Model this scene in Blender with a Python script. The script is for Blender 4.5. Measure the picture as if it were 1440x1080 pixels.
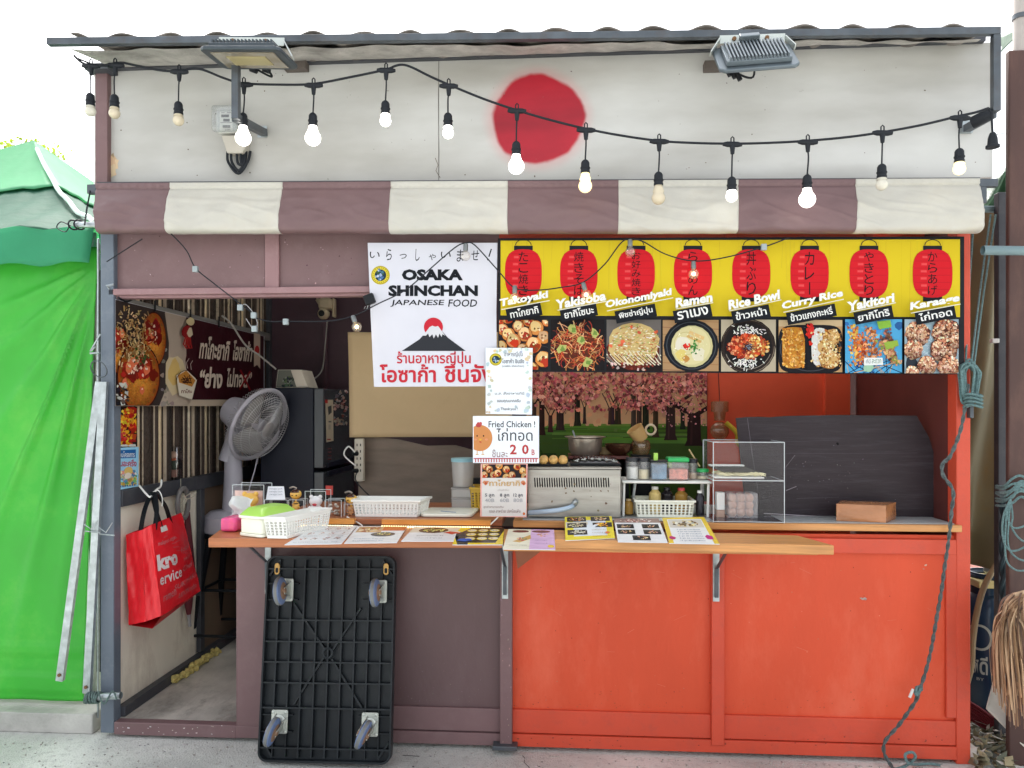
import bpy, bmesh, math, random
from mathutils import Vector, Matrix
R = math.radians
rnd = random.Random(7)
for o in list(bpy.data.objects): bpy.data.objects.remove(o)
sc = bpy.context.scene
COL = sc.collection

# ---------------------------------------------------------------- camera
FPX, CXP, CYP, YAW = 1082.0, 720.0, 572.0, R(4.0)
CAM = Vector((0, -3.5, 1.567))
cd = bpy.data.cameras.new('camera'); cam = bpy.data.objects.new('camera', cd); COL.objects.link(cam)
cam.location = CAM; cam.rotation_euler = (R(90), 0, YAW)
cd.sensor_width = 36; cd.sensor_fit = 'HORIZONTAL'; cd.lens = FPX/1440*36
cd.shift_y = (CYP-540)/1440; cd.clip_start = .05; cd.clip_end = 2000
sc.camera = cam
# ---------------------------------------------------------------- sky, sun, exposure
SUN_EL, SUN_AZ = R(52), R(205)          # behind the stall, a little to the left: azimuth from -Y (towards the viewer) turning to +X
w = bpy.data.worlds.new('World'); sc.world = w; w.use_nodes = True
nt = w.node_tree; bg = nt.nodes['Background']
sky = nt.nodes.new('ShaderNodeTexSky'); sky.sky_type = 'NISHITA'; sky.sun_disc = False
sky.sun_elevation = SUN_EL; sky.sun_rotation = R(180)-SUN_AZ
sky.air_density = 1.0; sky.dust_density = 4.0; sky.ozone_density = 1.0
hs = nt.nodes.new('ShaderNodeHueSaturation'); hs.inputs['Saturation'].default_value = .22
nt.links.new(sky.outputs[0], hs.inputs['Color']); nt.links.new(hs.outputs[0], bg.inputs[0])
bg.inputs[1].default_value = .15
sd = bpy.data.lights.new('sun', 'SUN'); so = bpy.data.objects.new('sun', sd); COL.objects.link(so)
sd.energy = 1.0; sd.angle = R(16); sd.color = (1, .97, .92)
sv = Vector((math.sin(SUN_AZ)*math.cos(SUN_EL), -math.cos(SUN_AZ)*math.cos(SUN_EL), math.sin(SUN_EL)))
so.rotation_euler = sv.to_track_quat('Z', 'Y').to_euler(); so.location = (2, -6, 8)
sc.view_settings.view_transform = 'Standard'; sc.view_settings.look = 'None'
sc.view_settings.exposure = 1.7; sc.view_settings.gamma = 1
sc.cycles.max_bounces = 8; sc.cycles.diffuse_bounces = 4; sc.cycles.transparent_max_bounces = 16
sc.cycles.caustics_reflective = False; sc.cycles.caustics_refractive = False

# ---------------------------------------------------------------- measuring: picture point -> point on a real plane
CA, SA = math.cos(YAW), math.sin(YAW)
FW, RT = Vector((-SA, CA, 0)), Vector((CA, SA, 0))
def ray(px, py): return FW + RT*((px-CXP)/FPX) + Vector((0, 0, (CYP-py)/FPX))
def at(px, py, Y=0.0):
    d = ray(px, py); return CAM + d*((Y-CAM.y)/d.y)
def atz(px, py, Z):
    d = ray(px, py); return CAM + d*((Z-CAM.z)/d.z)
def atx(px, py, X):
    d = ray(px, py); return CAM + d*((X-CAM.x)/d.x)
def XP(px, Y=0.0): return at(px, CYP, Y).x
def ZP(px, py, Y=0.0): return at(px, py, Y).z

# ---------------------------------------------------------------- materials
def lin(c):
    return tuple(((v/255)/12.92 if v/255 <= .04045 else ((v/255+.055)/1.055)**2.4) for v in c)
def S(r, g, b, k=1.0):
    c = lin((r, g, b)); return tuple(min(.95, v*k) for v in c)
MATS = {}
def mat(name, col, rough=.6, metal=0., var=.12, scale=5, bump=.0, bscale=60, stretch=(1,1,1), dirt=0., dirt_or_shine=(.05,.045,.04), dscale=3,
        spec=.5, emit=None, estr=0, transl=0., coat=0., detail=6):
    if name in MATS: return MATS[name]
    m = bpy.data.materials.new(name); m.use_nodes = True; MATS[name] = m
    t = m.node_tree; b = t.nodes['Principled BSDF']; L = t.links.new
    b.inputs['Roughness'].default_value = rough; b.inputs['Metallic'].default_value = metal
    b.inputs['Specular IOR Level'].default_value = spec; b.inputs['Coat Weight'].default_value = coat
    tc = t.nodes.new('ShaderNodeTexCoord'); mp = t.nodes.new('ShaderNodeMapping'); mp.inputs['Scale'].default_value = stretch
    L(tc.outputs['Object'], mp.inputs['Vector'])
    n = t.nodes.new('ShaderNodeTexNoise'); n.inputs['Scale'].default_value = scale; n.inputs['Detail'].default_value = detail
    L(mp.outputs[0], n.inputs['Vector'])
    cr = t.nodes.new('ShaderNodeValToRGB'); cr.color_ramp.elements[0].position = .3; cr.color_ramp.elements[1].position = .7
    cr.color_ramp.elements[0].color = (*[v*(1-var) for v in col], 1); cr.color_ramp.elements[1].color = (*[min(1, v*(1+var)) for v in col], 1)
    L(n.outputs['Fac'], cr.inputs[0]); out = cr.outputs[0]
    if dirt:
        n2 = t.nodes.new('ShaderNodeTexNoise'); n2.inputs['Scale'].default_value = dscale; n2.inputs['Detail'].default_value = 10; n2.inputs['Roughness'].default_value = .7
        L(mp.outputs[0], n2.inputs['Vector'])
        r2 = t.nodes.new('ShaderNodeValToRGB'); r2.color_ramp.elements[0].position = .5; r2.color_ramp.elements[1].position = .78
        r2.color_ramp.elements[0].color = (0,0,0,1); r2.color_ramp.elements[1].color = (dirt,dirt,dirt,1)
        L(n2.outputs['Fac'], r2.inputs[0])
        mx = t.nodes.new('ShaderNodeMix'); mx.data_type = 'RGBA'; L(r2.outputs[0], mx.inputs['Factor']); L(out, mx.inputs['A'])
        mx.inputs['B'].default_value = (*dirt_or_shine, 1); out = mx.outputs['Result']
    L(out, b.inputs['Base Color'])
    if bump:
        n3 = t.nodes.new('ShaderNodeTexNoise'); n3.inputs['Scale'].default_value = bscale; n3.inputs['Detail'].default_value = 4
        L(mp.outputs[0], n3.inputs['Vector']); bp = t.nodes.new('ShaderNodeBump'); bp.inputs['Strength'].default_value = bump; bp.inputs['Distance'].default_value = .01
        L(n3.outputs['Fac'], bp.inputs['Height']); L(bp.outputs[0], b.inputs['Normal'])
    if emit: b.inputs['Emission Color'].default_value = (*emit, 1); b.inputs['Emission Strength'].default_value = estr
    if transl:
        tr = t.nodes.new('ShaderNodeBsdfTranslucent'); L(out, tr.inputs['Color']); ms = t.nodes.new('ShaderNodeMixShader'); ms.inputs[0].default_value = transl
        L(b.outputs[0], ms.inputs[1]); L(tr.outputs[0], ms.inputs[2]); L(ms.outputs[0], t.nodes['Material Output'].inputs[0])
    return m
def clear(name, tint=(1,1,1), refl=.06, haze=0., hazecol=(.8,.8,.8)):
    if name in MATS: return MATS[name]
    m = bpy.data.materials.new(name); m.use_nodes = True; MATS[name] = m
    t = m.node_tree; t.nodes.remove(t.nodes['Principled BSDF']); L = t.links.new
    a = t.nodes.new('ShaderNodeBsdfTransparent'); a.inputs[0].default_value = (*tint, 1)
    g = t.nodes.new('ShaderNodeBsdfGlossy'); g.inputs['Roughness'].default_value = .08
    f = t.nodes.new('ShaderNodeFresnel'); f.inputs[0].default_value = 1.45
    ml = t.nodes.new('ShaderNodeMath'); ml.operation = 'MULTIPLY_ADD'; ml.inputs[1].default_value = .14; ml.inputs[2].default_value = refl
    L(f.outputs[0], ml.inputs[0]); ms = t.nodes.new('ShaderNodeMixShader'); L(ml.outputs[0], ms.inputs[0]); L(a.outputs[0], ms.inputs[1]); L(g.outputs[0], ms.inputs[2])
    out = ms.outputs[0]
    if haze:
        d = t.nodes.new('ShaderNodeBsdfDiffuse'); d.inputs[0].default_value = (*hazecol, 1); m2 = t.nodes.new('ShaderNodeMixShader'); m2.inputs[0].default_value = haze
        L(out, m2.inputs[1]); L(d.outputs[0], m2.inputs[2]); out = m2.outputs[0]
    L(out, t.nodes['Material Output'].inputs[0])
    return m
def print_mat(name, rough=.45, k=.9, bump=.12):
    m = bpy.data.materials.new(name); m.use_nodes = True; t = m.node_tree; b = t.nodes['Principled BSDF']; b.inputs['Roughness'].default_value = rough; b.inputs['Specular IOR Level'].default_value = .12
    a = t.nodes.new('ShaderNodeVertexColor'); a.layer_name = 'ink'
    tc = t.nodes.new('ShaderNodeTexCoord'); n = t.nodes.new('ShaderNodeTexNoise'); n.inputs['Scale'].default_value = 9; n.inputs['Detail'].default_value = 5
    t.links.new(tc.outputs['Object'], n.inputs['Vector'])
    bp = t.nodes.new('ShaderNodeBump'); bp.inputs['Strength'].default_value = bump; bp.inputs['Distance'].default_value = .03
    t.links.new(n.outputs['Fac'], bp.inputs['Height']); t.links.new(bp.outputs[0], b.inputs['Normal'])
    hv = t.nodes.new('ShaderNodeHueSaturation'); hv.inputs['Value'].default_value = k
    t.links.new(a.outputs[0], hv.inputs['Color']); t.links.new(hv.outputs[0], b.inputs['Base Color'])
    return m
INK = print_mat('printed_ink', .45, .78); PAPER = print_mat('laminated_print', .25, .9, .25); INKD = print_mat('printed_mural', .6, 1.15, .1)

# ---------------------------------------------------------------- building helpers
WL = {}
def tag(o, label=None, cat=None, group=None, kind=None):
    if label: o['label'] = label
    if cat: o['category'] = cat
    if group: o['group'] = group
    if kind: o['kind'] = kind
    return o
def thing(name, label, cat, loc=(0,0,0), group=None, rot=None):
    o = bpy.data.objects.new(name, None); o.empty_display_size = .05; COL.objects.link(o); o.location = loc; WL[o.name] = Vector(loc)
    return tag(o, label, cat, group)
class MB:
    def __init__(s): s.v = []; s.f = []; s.mi = []; s.M = None; s.m = 0; s.c = []; s.col = None
    def add(s, vs, fs):
        o = len(s.v)
        s.v += [(s.M @ Vector(p) if s.M else Vector(p)) for p in vs]
        for f in fs: s.f.append([i+o for i in f]); s.mi.append(s.m); s.c.append(s.col)
        return s
    def box(s, x0, x1, y0, y1, z0, z1):
        p = [(x,y,z) for z in (z0,z1) for y in (y0,y1) for x in (x0,x1)]
        return s.add(p, [(0,2,3,1),(4,5,7,6),(0,1,5,4),(2,6,7,3),(0,4,6,2),(1,3,7,5)])
    def hexa(s, p):   # eight corners: bottom ring 4, top ring 4
        return s.add(p, [(3,2,1,0),(4,5,6,7),(0,1,5,4),(1,2,6,5),(2,3,7,6),(3,0,4,7)])
    def prism(s, poly, d):   # poly: 3D ring, extruded along d
        d = Vector(d); n = len(poly); p = [Vector(q) for q in poly]
        return s.add(p+[q+d for q in p], [list(range(n))[::-1], [i+n for i in range(n)]]+[(i,(i+1)%n,(i+1)%n+n,i+n) for i in range(n)])
    def grid(s, fn, nu, nv):
        vs = [fn(i/nu, j/nv) for j in range(nv+1) for i in range(nu+1)]
        return s.add(vs, [(j*(nu+1)+i, j*(nu+1)+i+1, (j+1)*(nu+1)+i+1, (j+1)*(nu+1)+i) for j in range(nv) for i in range(nu)])
    def tube(s, pts, r, n=8, cap=True, closed=False):
        P = [Vector(p) for p in pts]; k = len(P)
        rs = r if isinstance(r, (list, tuple)) else [r]*k
        T = [((P[(i+1) % k] - P[i-1]) if closed else (P[min(i+1,k-1)]-P[max(i-1,0)])).normalized() for i in range(k)]
        a = Vector((0,0,1)) if abs(T[0].z) < .9 else Vector((1,0,0))
        N = (a - T[0]*a.dot(T[0])).normalized(); vs = []
        for i in range(k):
            N = N - T[i]*N.dot(T[i]); N = N.normalized() if N.length > 1e-6 else T[i].orthogonal().normalized()
            B = T[i].cross(N)
            for j in range(n):
                t = 2*math.pi*j/n; vs.append(P[i]+(N*math.cos(t)+B*math.sin(t))*rs[i])
        fs = [(i*n+j, i*n+(j+1)%n, (i+1)*n+(j+1)%n, (i+1)*n+j) for i in range(k-1) for j in range(n)]
        if closed: fs += [((k-1)*n+j, (k-1)*n+(j+1)%n, (j+1)%n, j) for j in range(n)]
        elif cap: fs += [list(range(n))[::-1], [(k-1)*n+j for j in range(n)]]
        return s.add(vs, fs)
    def bar(s, a, b, w, t, up=(0,0,1)):  # rectangular bar
        a, b = Vector(a), Vector(b); d = (b-a).normalized(); u = Vector(up); u = (u-d*u.dot(d)).normalized(); c = d.cross(u)
        q = [a+u*i*t/2+c*j*w/2 for i,j in ((-1,-1),(-1,1),(1,1),(1,-1))]
        return s.prism(q, b-a)
    def lathe(s, prof, c=(0,0,0), n=16, axis=None):
        c = Vector(c); ax = Vector(axis).normalized() if axis else Vector((0,0,1)); u = ax.orthogonal().normalized(); w_ = ax.cross(u)
        vs = []; fs = []
        for r_, z_ in prof:
            for j in range(n):
                t = 2*math.pi*j/n; vs.append(c+ax*z_+(u*math.cos(t)+w_*math.sin(t))*r_)
        for i in range(len(prof)-1):
            for j in range(n): fs.append((i*n+j, i*n+(j+1)%n, (i+1)*n+(j+1)%n, (i+1)*n+j))
        if prof[0][0] > 1e-4: fs.append(list(range(n))[::-1])
        if prof[-1][0] > 1e-4: fs.append([(len(prof)-1)*n+j for j in range(n)])
        return s.add(vs, fs)
    def ball(s, c, r, n=12, sq=(1,1,1), jit=0):
        c = Vector(c); vs = []; h = max(4, n//2); fs = []
        for i in range(h+1):
            a = math.pi*i/h
            for j in range(n):
                t = 2*math.pi*j/n; k = r*(1+rnd.uniform(-jit, jit)) if 0 < i < h else r
                vs.append(c+Vector((math.sin(a)*math.cos(t)*k*sq[0], math.sin(a)*math.sin(t)*k*sq[1], math.cos(a)*k*sq[2])))
        fs = [(i*n+j, i*n+(j+1)%n, (i+1)*n+(j+1)%n, (i+1)*n+j) for i in range(h) for j in range(n)]
        return s.add(vs, fs)
    def build(s, name, mats, parent=None, label=None, cat=None, group=None, kind=None, bevel=0, smooth=True, origin=None, angle=35, solid=0, sub=0):
        lo = Vector([min(p[i] for p in s.v) for i in range(3)]); hi = Vector([max(p[i] for p in s.v) for i in range(3)])
        og = Vector(origin) if origin else Vector(((lo.x+hi.x)/2, (lo.y+hi.y)/2, lo.z))
        me = bpy.data.meshes.new(name); me.from_pydata([p-og for p in s.v], [], s.f); me.validate()
        for m in (mats if isinstance(mats, (list, tuple)) else [mats]): me.materials.append(m)
        if len(me.polygons) == len(s.mi): me.polygons.foreach_set('material_index', s.mi)
        if any(c is not None for c in s.c):
            at_ = me.color_attributes.new('ink', 'FLOAT_COLOR', 'CORNER'); k = 0
            for p, c in zip(me.polygons, s.c):
                for _ in range(p.loop_total): at_.data[k].color = (*(c or (1,1,1)), 1); k += 1
        if smooth:
            me.polygons.foreach_set('use_smooth', [True]*len(me.polygons))
            if angle < 180: me.set_sharp_from_angle(angle=R(angle))
        o = bpy.data.objects.new(name, me); COL.objects.link(o); WL[o.name] = og
        if parent: o.parent = parent; o.location = og - WL[parent.name]
        else: o.location = og
        if solid: md = o.modifiers.new('thickness', 'SOLIDIFY'); md.thickness = solid; md.offset = 0
        if sub: md = o.modifiers.new('smoothness', 'SUBSURF'); md.levels = sub; md.render_levels = sub
        if bevel: md = o.modifiers.new('edge', 'BEVEL'); md.width = bevel; md.segments = 2; md.limit_method = 'ANGLE'; md.angle_limit = R(40)
        return tag(o, label, cat, group, kind)
def box_(name, m, x0, x1, y0, y1, z0, z1, parent=None, bevel=.003, **k):
    return MB().box(x0, x1, y0, y1, z0, z1).build(name, m, parent, bevel=bevel, **k)
def pb(mb, x0, y0, x1, y1, Y, d):   # box whose front face covers a picture rectangle on plane Y
    xm, ym = (x0+x1)/2, (y0+y1)/2
    return mb.box(at(x0,ym,Y).x, at(x1,ym,Y).x, Y, Y+d, at(xm,y1,Y).z, at(xm,y0,Y).z)
def pbox(name, m, x0, y0, x1, y1, Y, d, parent=None, bevel=.003, **k):
    return pb(MB(), x0, y0, x1, y1, Y, d).build(name, m, parent, bevel=bevel, **k)
def spline(pts, n=8):
    P = [Vector(p) for p in pts]; out = []
    for i in range(len(P)-1):
        a, b, c, d = P[max(i-1,0)], P[i], P[i+1], P[min(i+2,len(P)-1)]
        for k in range(n):
            t = k/n; out.append(.5*((2*b)+(c-a)*t+(2*a-5*b+4*c-d)*t*t+(3*b-a-3*c+d)*t**3))
    out.append(P[-1]); return out

# ---------------------------------------------------------------- printed matter: flat coloured shapes in thin layers of ink
TXT = {}
def glyphs(body, bold, shear):
    k = (body, bold, shear)
    if k not in TXT:
        c = bpy.data.curves.new('lettering', 'FONT'); c.body = body; c.size = 1; c.offset = bold; c.shear = shear; c.resolution_u = 2
        o = bpy.data.objects.new('lettering', c); me = bpy.data.meshes.new_from_object(o)
        TXT[k] = ([(v.co.x, v.co.y) for v in me.vertices], [list(p.vertices) for p in me.polygons])
        bpy.data.objects.remove(o); bpy.data.curves.remove(c); bpy.data.meshes.remove(me)
    return TXT[k]
def clip_poly(p, r):
    x0, y0, x1, y1 = r
    for ax, lim, sg in ((0,x0,1),(0,x1,-1),(1,y0,1),(1,y1,-1)):
        q = []
        for i in range(len(p)):
            a, b = p[i-1], p[i]; ia, ib = (a[ax]-lim)*sg >= 0, (b[ax]-lim)*sg >= 0
            if ia != ib: t = (lim-a[ax])/(b[ax]-a[ax]); q.append((a[0]+(b[0]-a[0])*t, a[1]+(b[1]-a[1])*t))
            if ib: q.append(b)
        p = q
        if len(p) < 3: return []
    return p
class Print:
    def __init__(s, fn, step=1e-5): s.fn = fn; s.mb = MB(); s.e = 4e-5; s.step = step; s.clip = None
    def poly(s, pts, col, lit=True):
        if s.clip: pts = clip_poly(pts, s.clip)
        if len(pts) < 3: return
        s.e += s.step; s.mb.col = lin(col)
        s.mb.add([s.fn(x, y, s.e) for x, y in pts], [list(range(len(pts)))])
    def rect(s, x0, y0, x1, y1, col): s.poly([(x0,y0),(x1,y0),(x1,y1),(x0,y1)], col)
    def ell(s, cx, cy, rx, ry, col, rot=0, n=18, p=2.0):
        c, q = math.cos(rot), math.sin(rot); pts = []
        for i in range(n):
            t = 2*math.pi*i/n; a, b = math.cos(t), math.sin(t)
            a = math.copysign(abs(a)**(2/p), a)*rx; b = math.copysign(abs(b)**(2/p), b)*ry
            pts.append((cx+a*c-b*q, cy+a*q+b*c))
        s.poly(pts, col)
    def blob(s, cx, cy, r, col, n=8, j=.35, asp=1., rot=0):
        c, q = math.cos(rot), math.sin(rot); pts = []
        for i in range(n):
            t = 2*math.pi*(i+rnd.random()*.5)/n; k = r*(1+rnd.uniform(-j, j)); a, b = math.cos(t)*k, math.sin(t)*k*asp
            pts.append((cx+a*c-b*q, cy+a*q+b*c))
        s.poly(pts, col)
    def line(s, pts, w_, col):
        L = []; Rr = []
        for i, p in enumerate(pts):
            a, b = pts[max(i-1,0)], pts[min(i+1,len(pts)-1)]; dx, dy = b[0]-a[0], b[1]-a[1]; l = math.hypot(dx, dy) or 1
            L.append((p[0]-dy/l*w_/2, p[1]+dx/l*w_/2)); Rr.append((p[0]+dy/l*w_/2, p[1]-dx/l*w_/2))
        for i in range(len(pts)-1):
            s.e -= s.step*(i > 0); s.poly([L[i], L[i+1], Rr[i+1], Rr[i]], col)
    def ring(s, cx, cy, rx, ry, w_, col, a0=0, a1=360, n=18):
        s.line([(cx+rx*math.cos(R(a0+(a1-a0)*i/n)), cy+ry*math.sin(R(a0+(a1-a0)*i/n))) for i in range(n+1)], w_, col)
    def text(s, body, x0, y0, x1, y1, col, bold=0., shear=0., rot=0., fn=None):
        v, f = glyphs(body, bold, shear)
        if not v: return
        ax, bx = min(p[0] for p in v), max(p[0] for p in v); ay, by = min(p[1] for p in v), max(p[1] for p in v)
        cx, cy = (x0+x1)/2, (y0+y1)/2; c, q = math.cos(R(rot)), -math.sin(R(rot)); s.e += s.step; pts = []
        for x, y in v:
            u = (x-ax)/(bx-ax)*(x1-x0)+x0-cx; t = y1-(y-ay)/max(by-ay, 1e-6)*(y1-y0)-cy
            X, Y = cx+u*c-t*q, cy+u*q+t*c
            if fn: X, Y = fn(X, Y)
            pts.append(s.fn(X, Y, s.e))
        s.mb.col = lin(col); s.mb.add(pts, f)
    def vtext(s, body, cx, y0, y1, wd, col, bold=.01):
        n = len(body); h = (y1-y0)/n
        for i, ch in enumerate(body):
            if ch == 'ー': s.rect(cx-wd*.07, y0+h*(i+.08), cx+wd*.07, y0+h*(i+.92), col); continue
            s.text(ch, cx-wd/2, y0+h*(i+.06), cx+wd/2, y0+h*(i+.94), col, bold)
    def build(s, name, m, parent, **k): return s.mb.build(name, m, parent, smooth=False, **k)
def on_front(Y): return lambda x, y, e: at(x, y, Y-e)
def on_flat(Z): return lambda x, y, e: atz(x, y, Z+e)
def on_side(X): return lambda x, y, e: atx(x, y, X+e)
def shade(c, k): return tuple(max(0, min(255, v*k)) for v in c)
def vary(c, a=.15):
    k = 1+rnd.uniform(-a, a); return tuple(max(0, min(255, v*k+rnd.uniform(-8, 8))) for v in c)
from mathutils import noise as mn
# ================================================================ SETTING
gm = mat('pale_worn_asphalt', S(208,209,203), .9, var=.30, scale=1.7, bump=1.0, bscale=120, dirt=.75, dirt_or_shine=S(150,150,146), dscale=26, detail=12)
gp = Print(on_flat(.0008), 2e-6)
for ps in (((733,1061),(738,1066),(737,1072),(744,1079),(748,1090)),((566,1062),(590,1063.5))): gp.line(ps, .9, (70,68,66))
for _ in range(240): gp.blob(rnd.uniform(0,1440), 1040+rnd.random()*40+max(0,(rnd.random()-.2))*3, rnd.uniform(.5,2.2), vary((226,225,220) if rnd.random() < .55 else (128,126,122)), 7, .5, .35)
gb_ = MB()
for _ in range(260):
    q = atz(rnd.uniform(0,1400), 0+rnd.uniform(1042,1085), 0); q.y = min(q.y, -.05) if rnd.random() < .8 else q.y; gb_.ball(q+Vector((0,0,.002)), rnd.uniform(.002,.006), 5, (1,1,.6), .3)
gb_.build('grit', mat('pale_grit', S(170,166,158), .9, var=.4, scale=30), None, label='scattered grit on the road along the stall base', cat='grit', kind='stuff')
g = MB().grid(lambda u, v: (-150+300*u, -60+260*v, 0), 2, 2).build('ground', gm, kind='structure', smooth=False)
gp.build('ground_cracks', INK, g)
XL, XR = XP(141), XP(1364)       # outer edges of the stall front
xi = XP(161, .03)                # inner face of the left wall
YB = 1.95                        # back wall
ZT = at(755, 80, .05).z          # top of the white board
M_brown = mat('brown_paint', S(118,91,92), .55, var=.09, scale=3, bump=.08, bscale=90, dirt=.25, dirt_or_shine=S(150,128,128), dscale=9)
M_brownd = mat('dark_brown_paint', S(97,74,75), .5, var=.1, scale=3, bump=.06, bscale=90, dirt=.3, dirt_or_shine=S(120,100,102), dscale=5, stretch=(1,1,.35))
M_pink = mat('dusty_rose_paint', S(146,112,114), .5, var=.08, scale=4, bump=.06, dirt=.3, dirt_or_shine=S(190,160,160), dscale=14)
M_red = mat('vermilion_paint', S(212,80,48), .55, var=.10, scale=2.2, bump=.16, bscale=70, dirt=.45, dirt_or_shine=S(234,126,98), dscale=3.2, stretch=(1,1,.45), spec=.35, detail=10)
M_redd = mat('worn_vermilion_paint', S(204,74,48), .5, var=.07, scale=4, bump=.12, dirt=.4, dirt_or_shine=S(150,70,60), dscale=16)
M_orange = mat('orange_paint', S(236,88,52), .55, var=.05, scale=3, dirt=.2, dirt_or_shine=S(190,70,40), dscale=7)
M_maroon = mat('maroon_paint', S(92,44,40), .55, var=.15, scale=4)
M_plum = mat('dark_plum_paint', S(74,50,60), .5, var=.15, scale=3, dirt=.15, dirt_or_shine=S(110,90,95))
M_grey = mat('slate_grey_paint', S(98,108,120), .45, var=.08, scale=4, bump=.05, dirt=.3, dirt_or_shine=S(140,146,150), dscale=18)
M_dkgrey = mat('charcoal_paint', S(62,64,70), .5, var=.15, scale=6, dirt=.3, dirt_or_shine=S(110,108,104), dscale=12)
M_wood = mat('varnished_pine', S(200,142,84), .38, var=.22, scale=3, stretch=(1.2,14,26), bump=.05, bscale=20)
M_woodr = mat('reddish_varnished_wood', S(160,96,62), .38, var=.22, scale=3, stretch=(1.2,14,26), bump=.05, bscale=20)
M_steel = mat('dark_rusty_steel', S(86,92,98), .45, metal=.5, var=.25, scale=9, dirt=.5, dirt_or_shine=S(90,74,62), dscale=14)
M_galv = mat('galvanised_steel', S(176,184,186), .38, metal=.75, var=.25, scale=22, dirt=.3, dirt_or_shine=S(120,124,128), dscale=30)
M_black = mat('black_plastic', S(22,25,29), .5, var=.12, spec=.25)
M_rubber = mat('black_rubber', S(28,32,38), .6, var=.1, spec=.3)
M_white = mat('white_plastic', S(236,236,230), .35, var=.03)

stall = thing('food_stall', 'white, brown and vermilion street food stall with a red disc on its fascia', 'food stall', (XP(750), .9, 0))
# --- fascia with the sprayed red disc
fm = bpy.data.materials.new('white_board_with_red_disc'); fm.use_nodes = True; t = fm.node_tree; b = t.nodes['Principled BSDF']; L = t.links.new
b.inputs['Roughness'].default_value = .55
tc = t.nodes.new('ShaderNodeTexCoord'); n1 = t.nodes.new('ShaderNodeTexNoise'); n1.inputs['Scale'].default_value = 1.6; n1.inputs['Detail'].default_value = 8
mp = t.nodes.new('ShaderNodeMapping'); mp.inputs['Scale'].default_value = (.5, 1, 1.6); L(tc.outputs['Object'], mp.inputs[0]); L(mp.outputs[0], n1.inputs['Vector'])
r1 = t.nodes.new('ShaderNodeValToRGB'); r1.color_ramp.elements[0].position = .28; r1.color_ramp.elements[1].position = .62
r1.color_ramp.elements[0].color = (*S(158,155,148),1); r1.color_ramp.elements[1].color = (*S(204,204,201),1); L(n1.outputs['Fac'], r1.inputs[0])
cen = at(756, 167, .05)
def disc_mask(t, L, tc, cx, cz, rad, soft, wob):
    sx = t.nodes.new('ShaderNodeSeparateXYZ'); nn = t.nodes.new('ShaderNodeTexNoise'); nn.inputs['Scale'].default_value = 5; nn.inputs['Detail'].default_value = 3
    L(tc.outputs['Object'], nn.inputs['Vector']); va = t.nodes.new('ShaderNodeVectorMath'); va.operation = 'SUBTRACT'; va.inputs[1].default_value = (cx, 0, cz)
    L(tc.outputs['Object'], va.inputs[0]); vm = t.nodes.new('ShaderNodeVectorMath'); vm.operation = 'MULTIPLY'; vm.inputs[1].default_value = (1, 0, 1.03); L(va.outputs[0], vm.inputs[0])
    ln = t.nodes.new('ShaderNodeVectorMath'); ln.operation = 'LENGTH'; L(vm.outputs[0], ln.inputs[0])
    ad = t.nodes.new('ShaderNodeMath'); ad.operation = 'MULTIPLY_ADD'; ad.inputs[1].default_value = wob; L(nn.outputs['Fac'], ad.inputs[0]); L(ln.outputs['Value'], ad.inputs[2])
    mr = t.nodes.new('ShaderNodeMapRange'); mr.interpolation_type = 'SMOOTHSTEP'; mr.inputs['From Min'].default_value = rad+wob*.5+soft; mr.inputs['From Max'].default_value = rad+wob*.5-soft
    L(ad.outputs[0], mr.inputs['Value']); return mr.outputs[0]
fz0, fz1 = at(755, 262, .05).z, ZT
fo = Vector(((XP(151,.05)+at(1396,200,.05).x)/2, .06, fz0))
rad = (at(822,167,.05).x-at(690,167,.05).x)/2
mk = disc_mask(t, L, tc, cen.x-fo.x, cen.z-fo.z, rad*.985, .010, .07); mk2 = disc_mask(t, L, tc, cen.x-fo.x, cen.z-fo.z, rad*1.03, .05, .04)
n4 = t.nodes.new('ShaderNodeTexNoise'); n4.inputs['Scale'].default_value = 3; n4.inputs['Detail'].default_value = 6; L(mp.outputs[0], n4.inputs['Vector'])
r4 = t.nodes.new('ShaderNodeValToRGB'); r4.color_ramp.elements[0].position = .35; r4.color_ramp.elements[1].position = .7
r4.color_ramp.elements[0].color = (*S(146,12,34),1); r4.color_ramp.elements[1].color = (*S(192,26,48),1); L(n4.outputs['Fac'], r4.inputs[0])
mz = t.nodes.new('ShaderNodeMath'); mz.operation = 'MULTIPLY'; mz.inputs[1].default_value = .45; L(mk2, mz.inputs[0])
mA = t.nodes.new('ShaderNodeMix'); mA.data_type = 'RGBA'; L(mz.outputs[0], mA.inputs['Factor']); L(r1.outputs[0], mA.inputs['A']); mA.inputs['B'].default_value = (*S(214,90,100),1)
mB = t.nodes.new('ShaderNodeMix'); mB.data_type = 'RGBA'; L(mk, mB.inputs['Factor']); L(mA.outputs['Result'], mB.inputs['A']); L(r4.outputs[0], mB.inputs['B'])
n5 = t.nodes.new('ShaderNodeTexNoise'); n5.inputs['Scale'].default_value = 45; n5.inputs['Detail'].default_value = 2; L(tc.outputs['Object'], n5.inputs['Vector'])
r5 = t.nodes.new('ShaderNodeValToRGB'); r5.color_ramp.elements[0].position = .76; r5.color_ramp.elements[1].position = .80; r5.color_ramp.elements[0].color = (0,0,0,1); r5.color_ramp.elements[1].color = (.6,.6,.6,1); L(n5.outputs['Fac'], r5.inputs[0])
mC = t.nodes.new('ShaderNodeMix'); mC.data_type = 'RGBA'; L(r5.outputs[0], mC.inputs['Factor']); L(mB.outputs['Result'], mC.inputs['A']); mC.inputs['B'].default_value = (*S(120,112,105),1)
L(mC.outputs['Result'], b.inputs['Base Color'])
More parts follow.
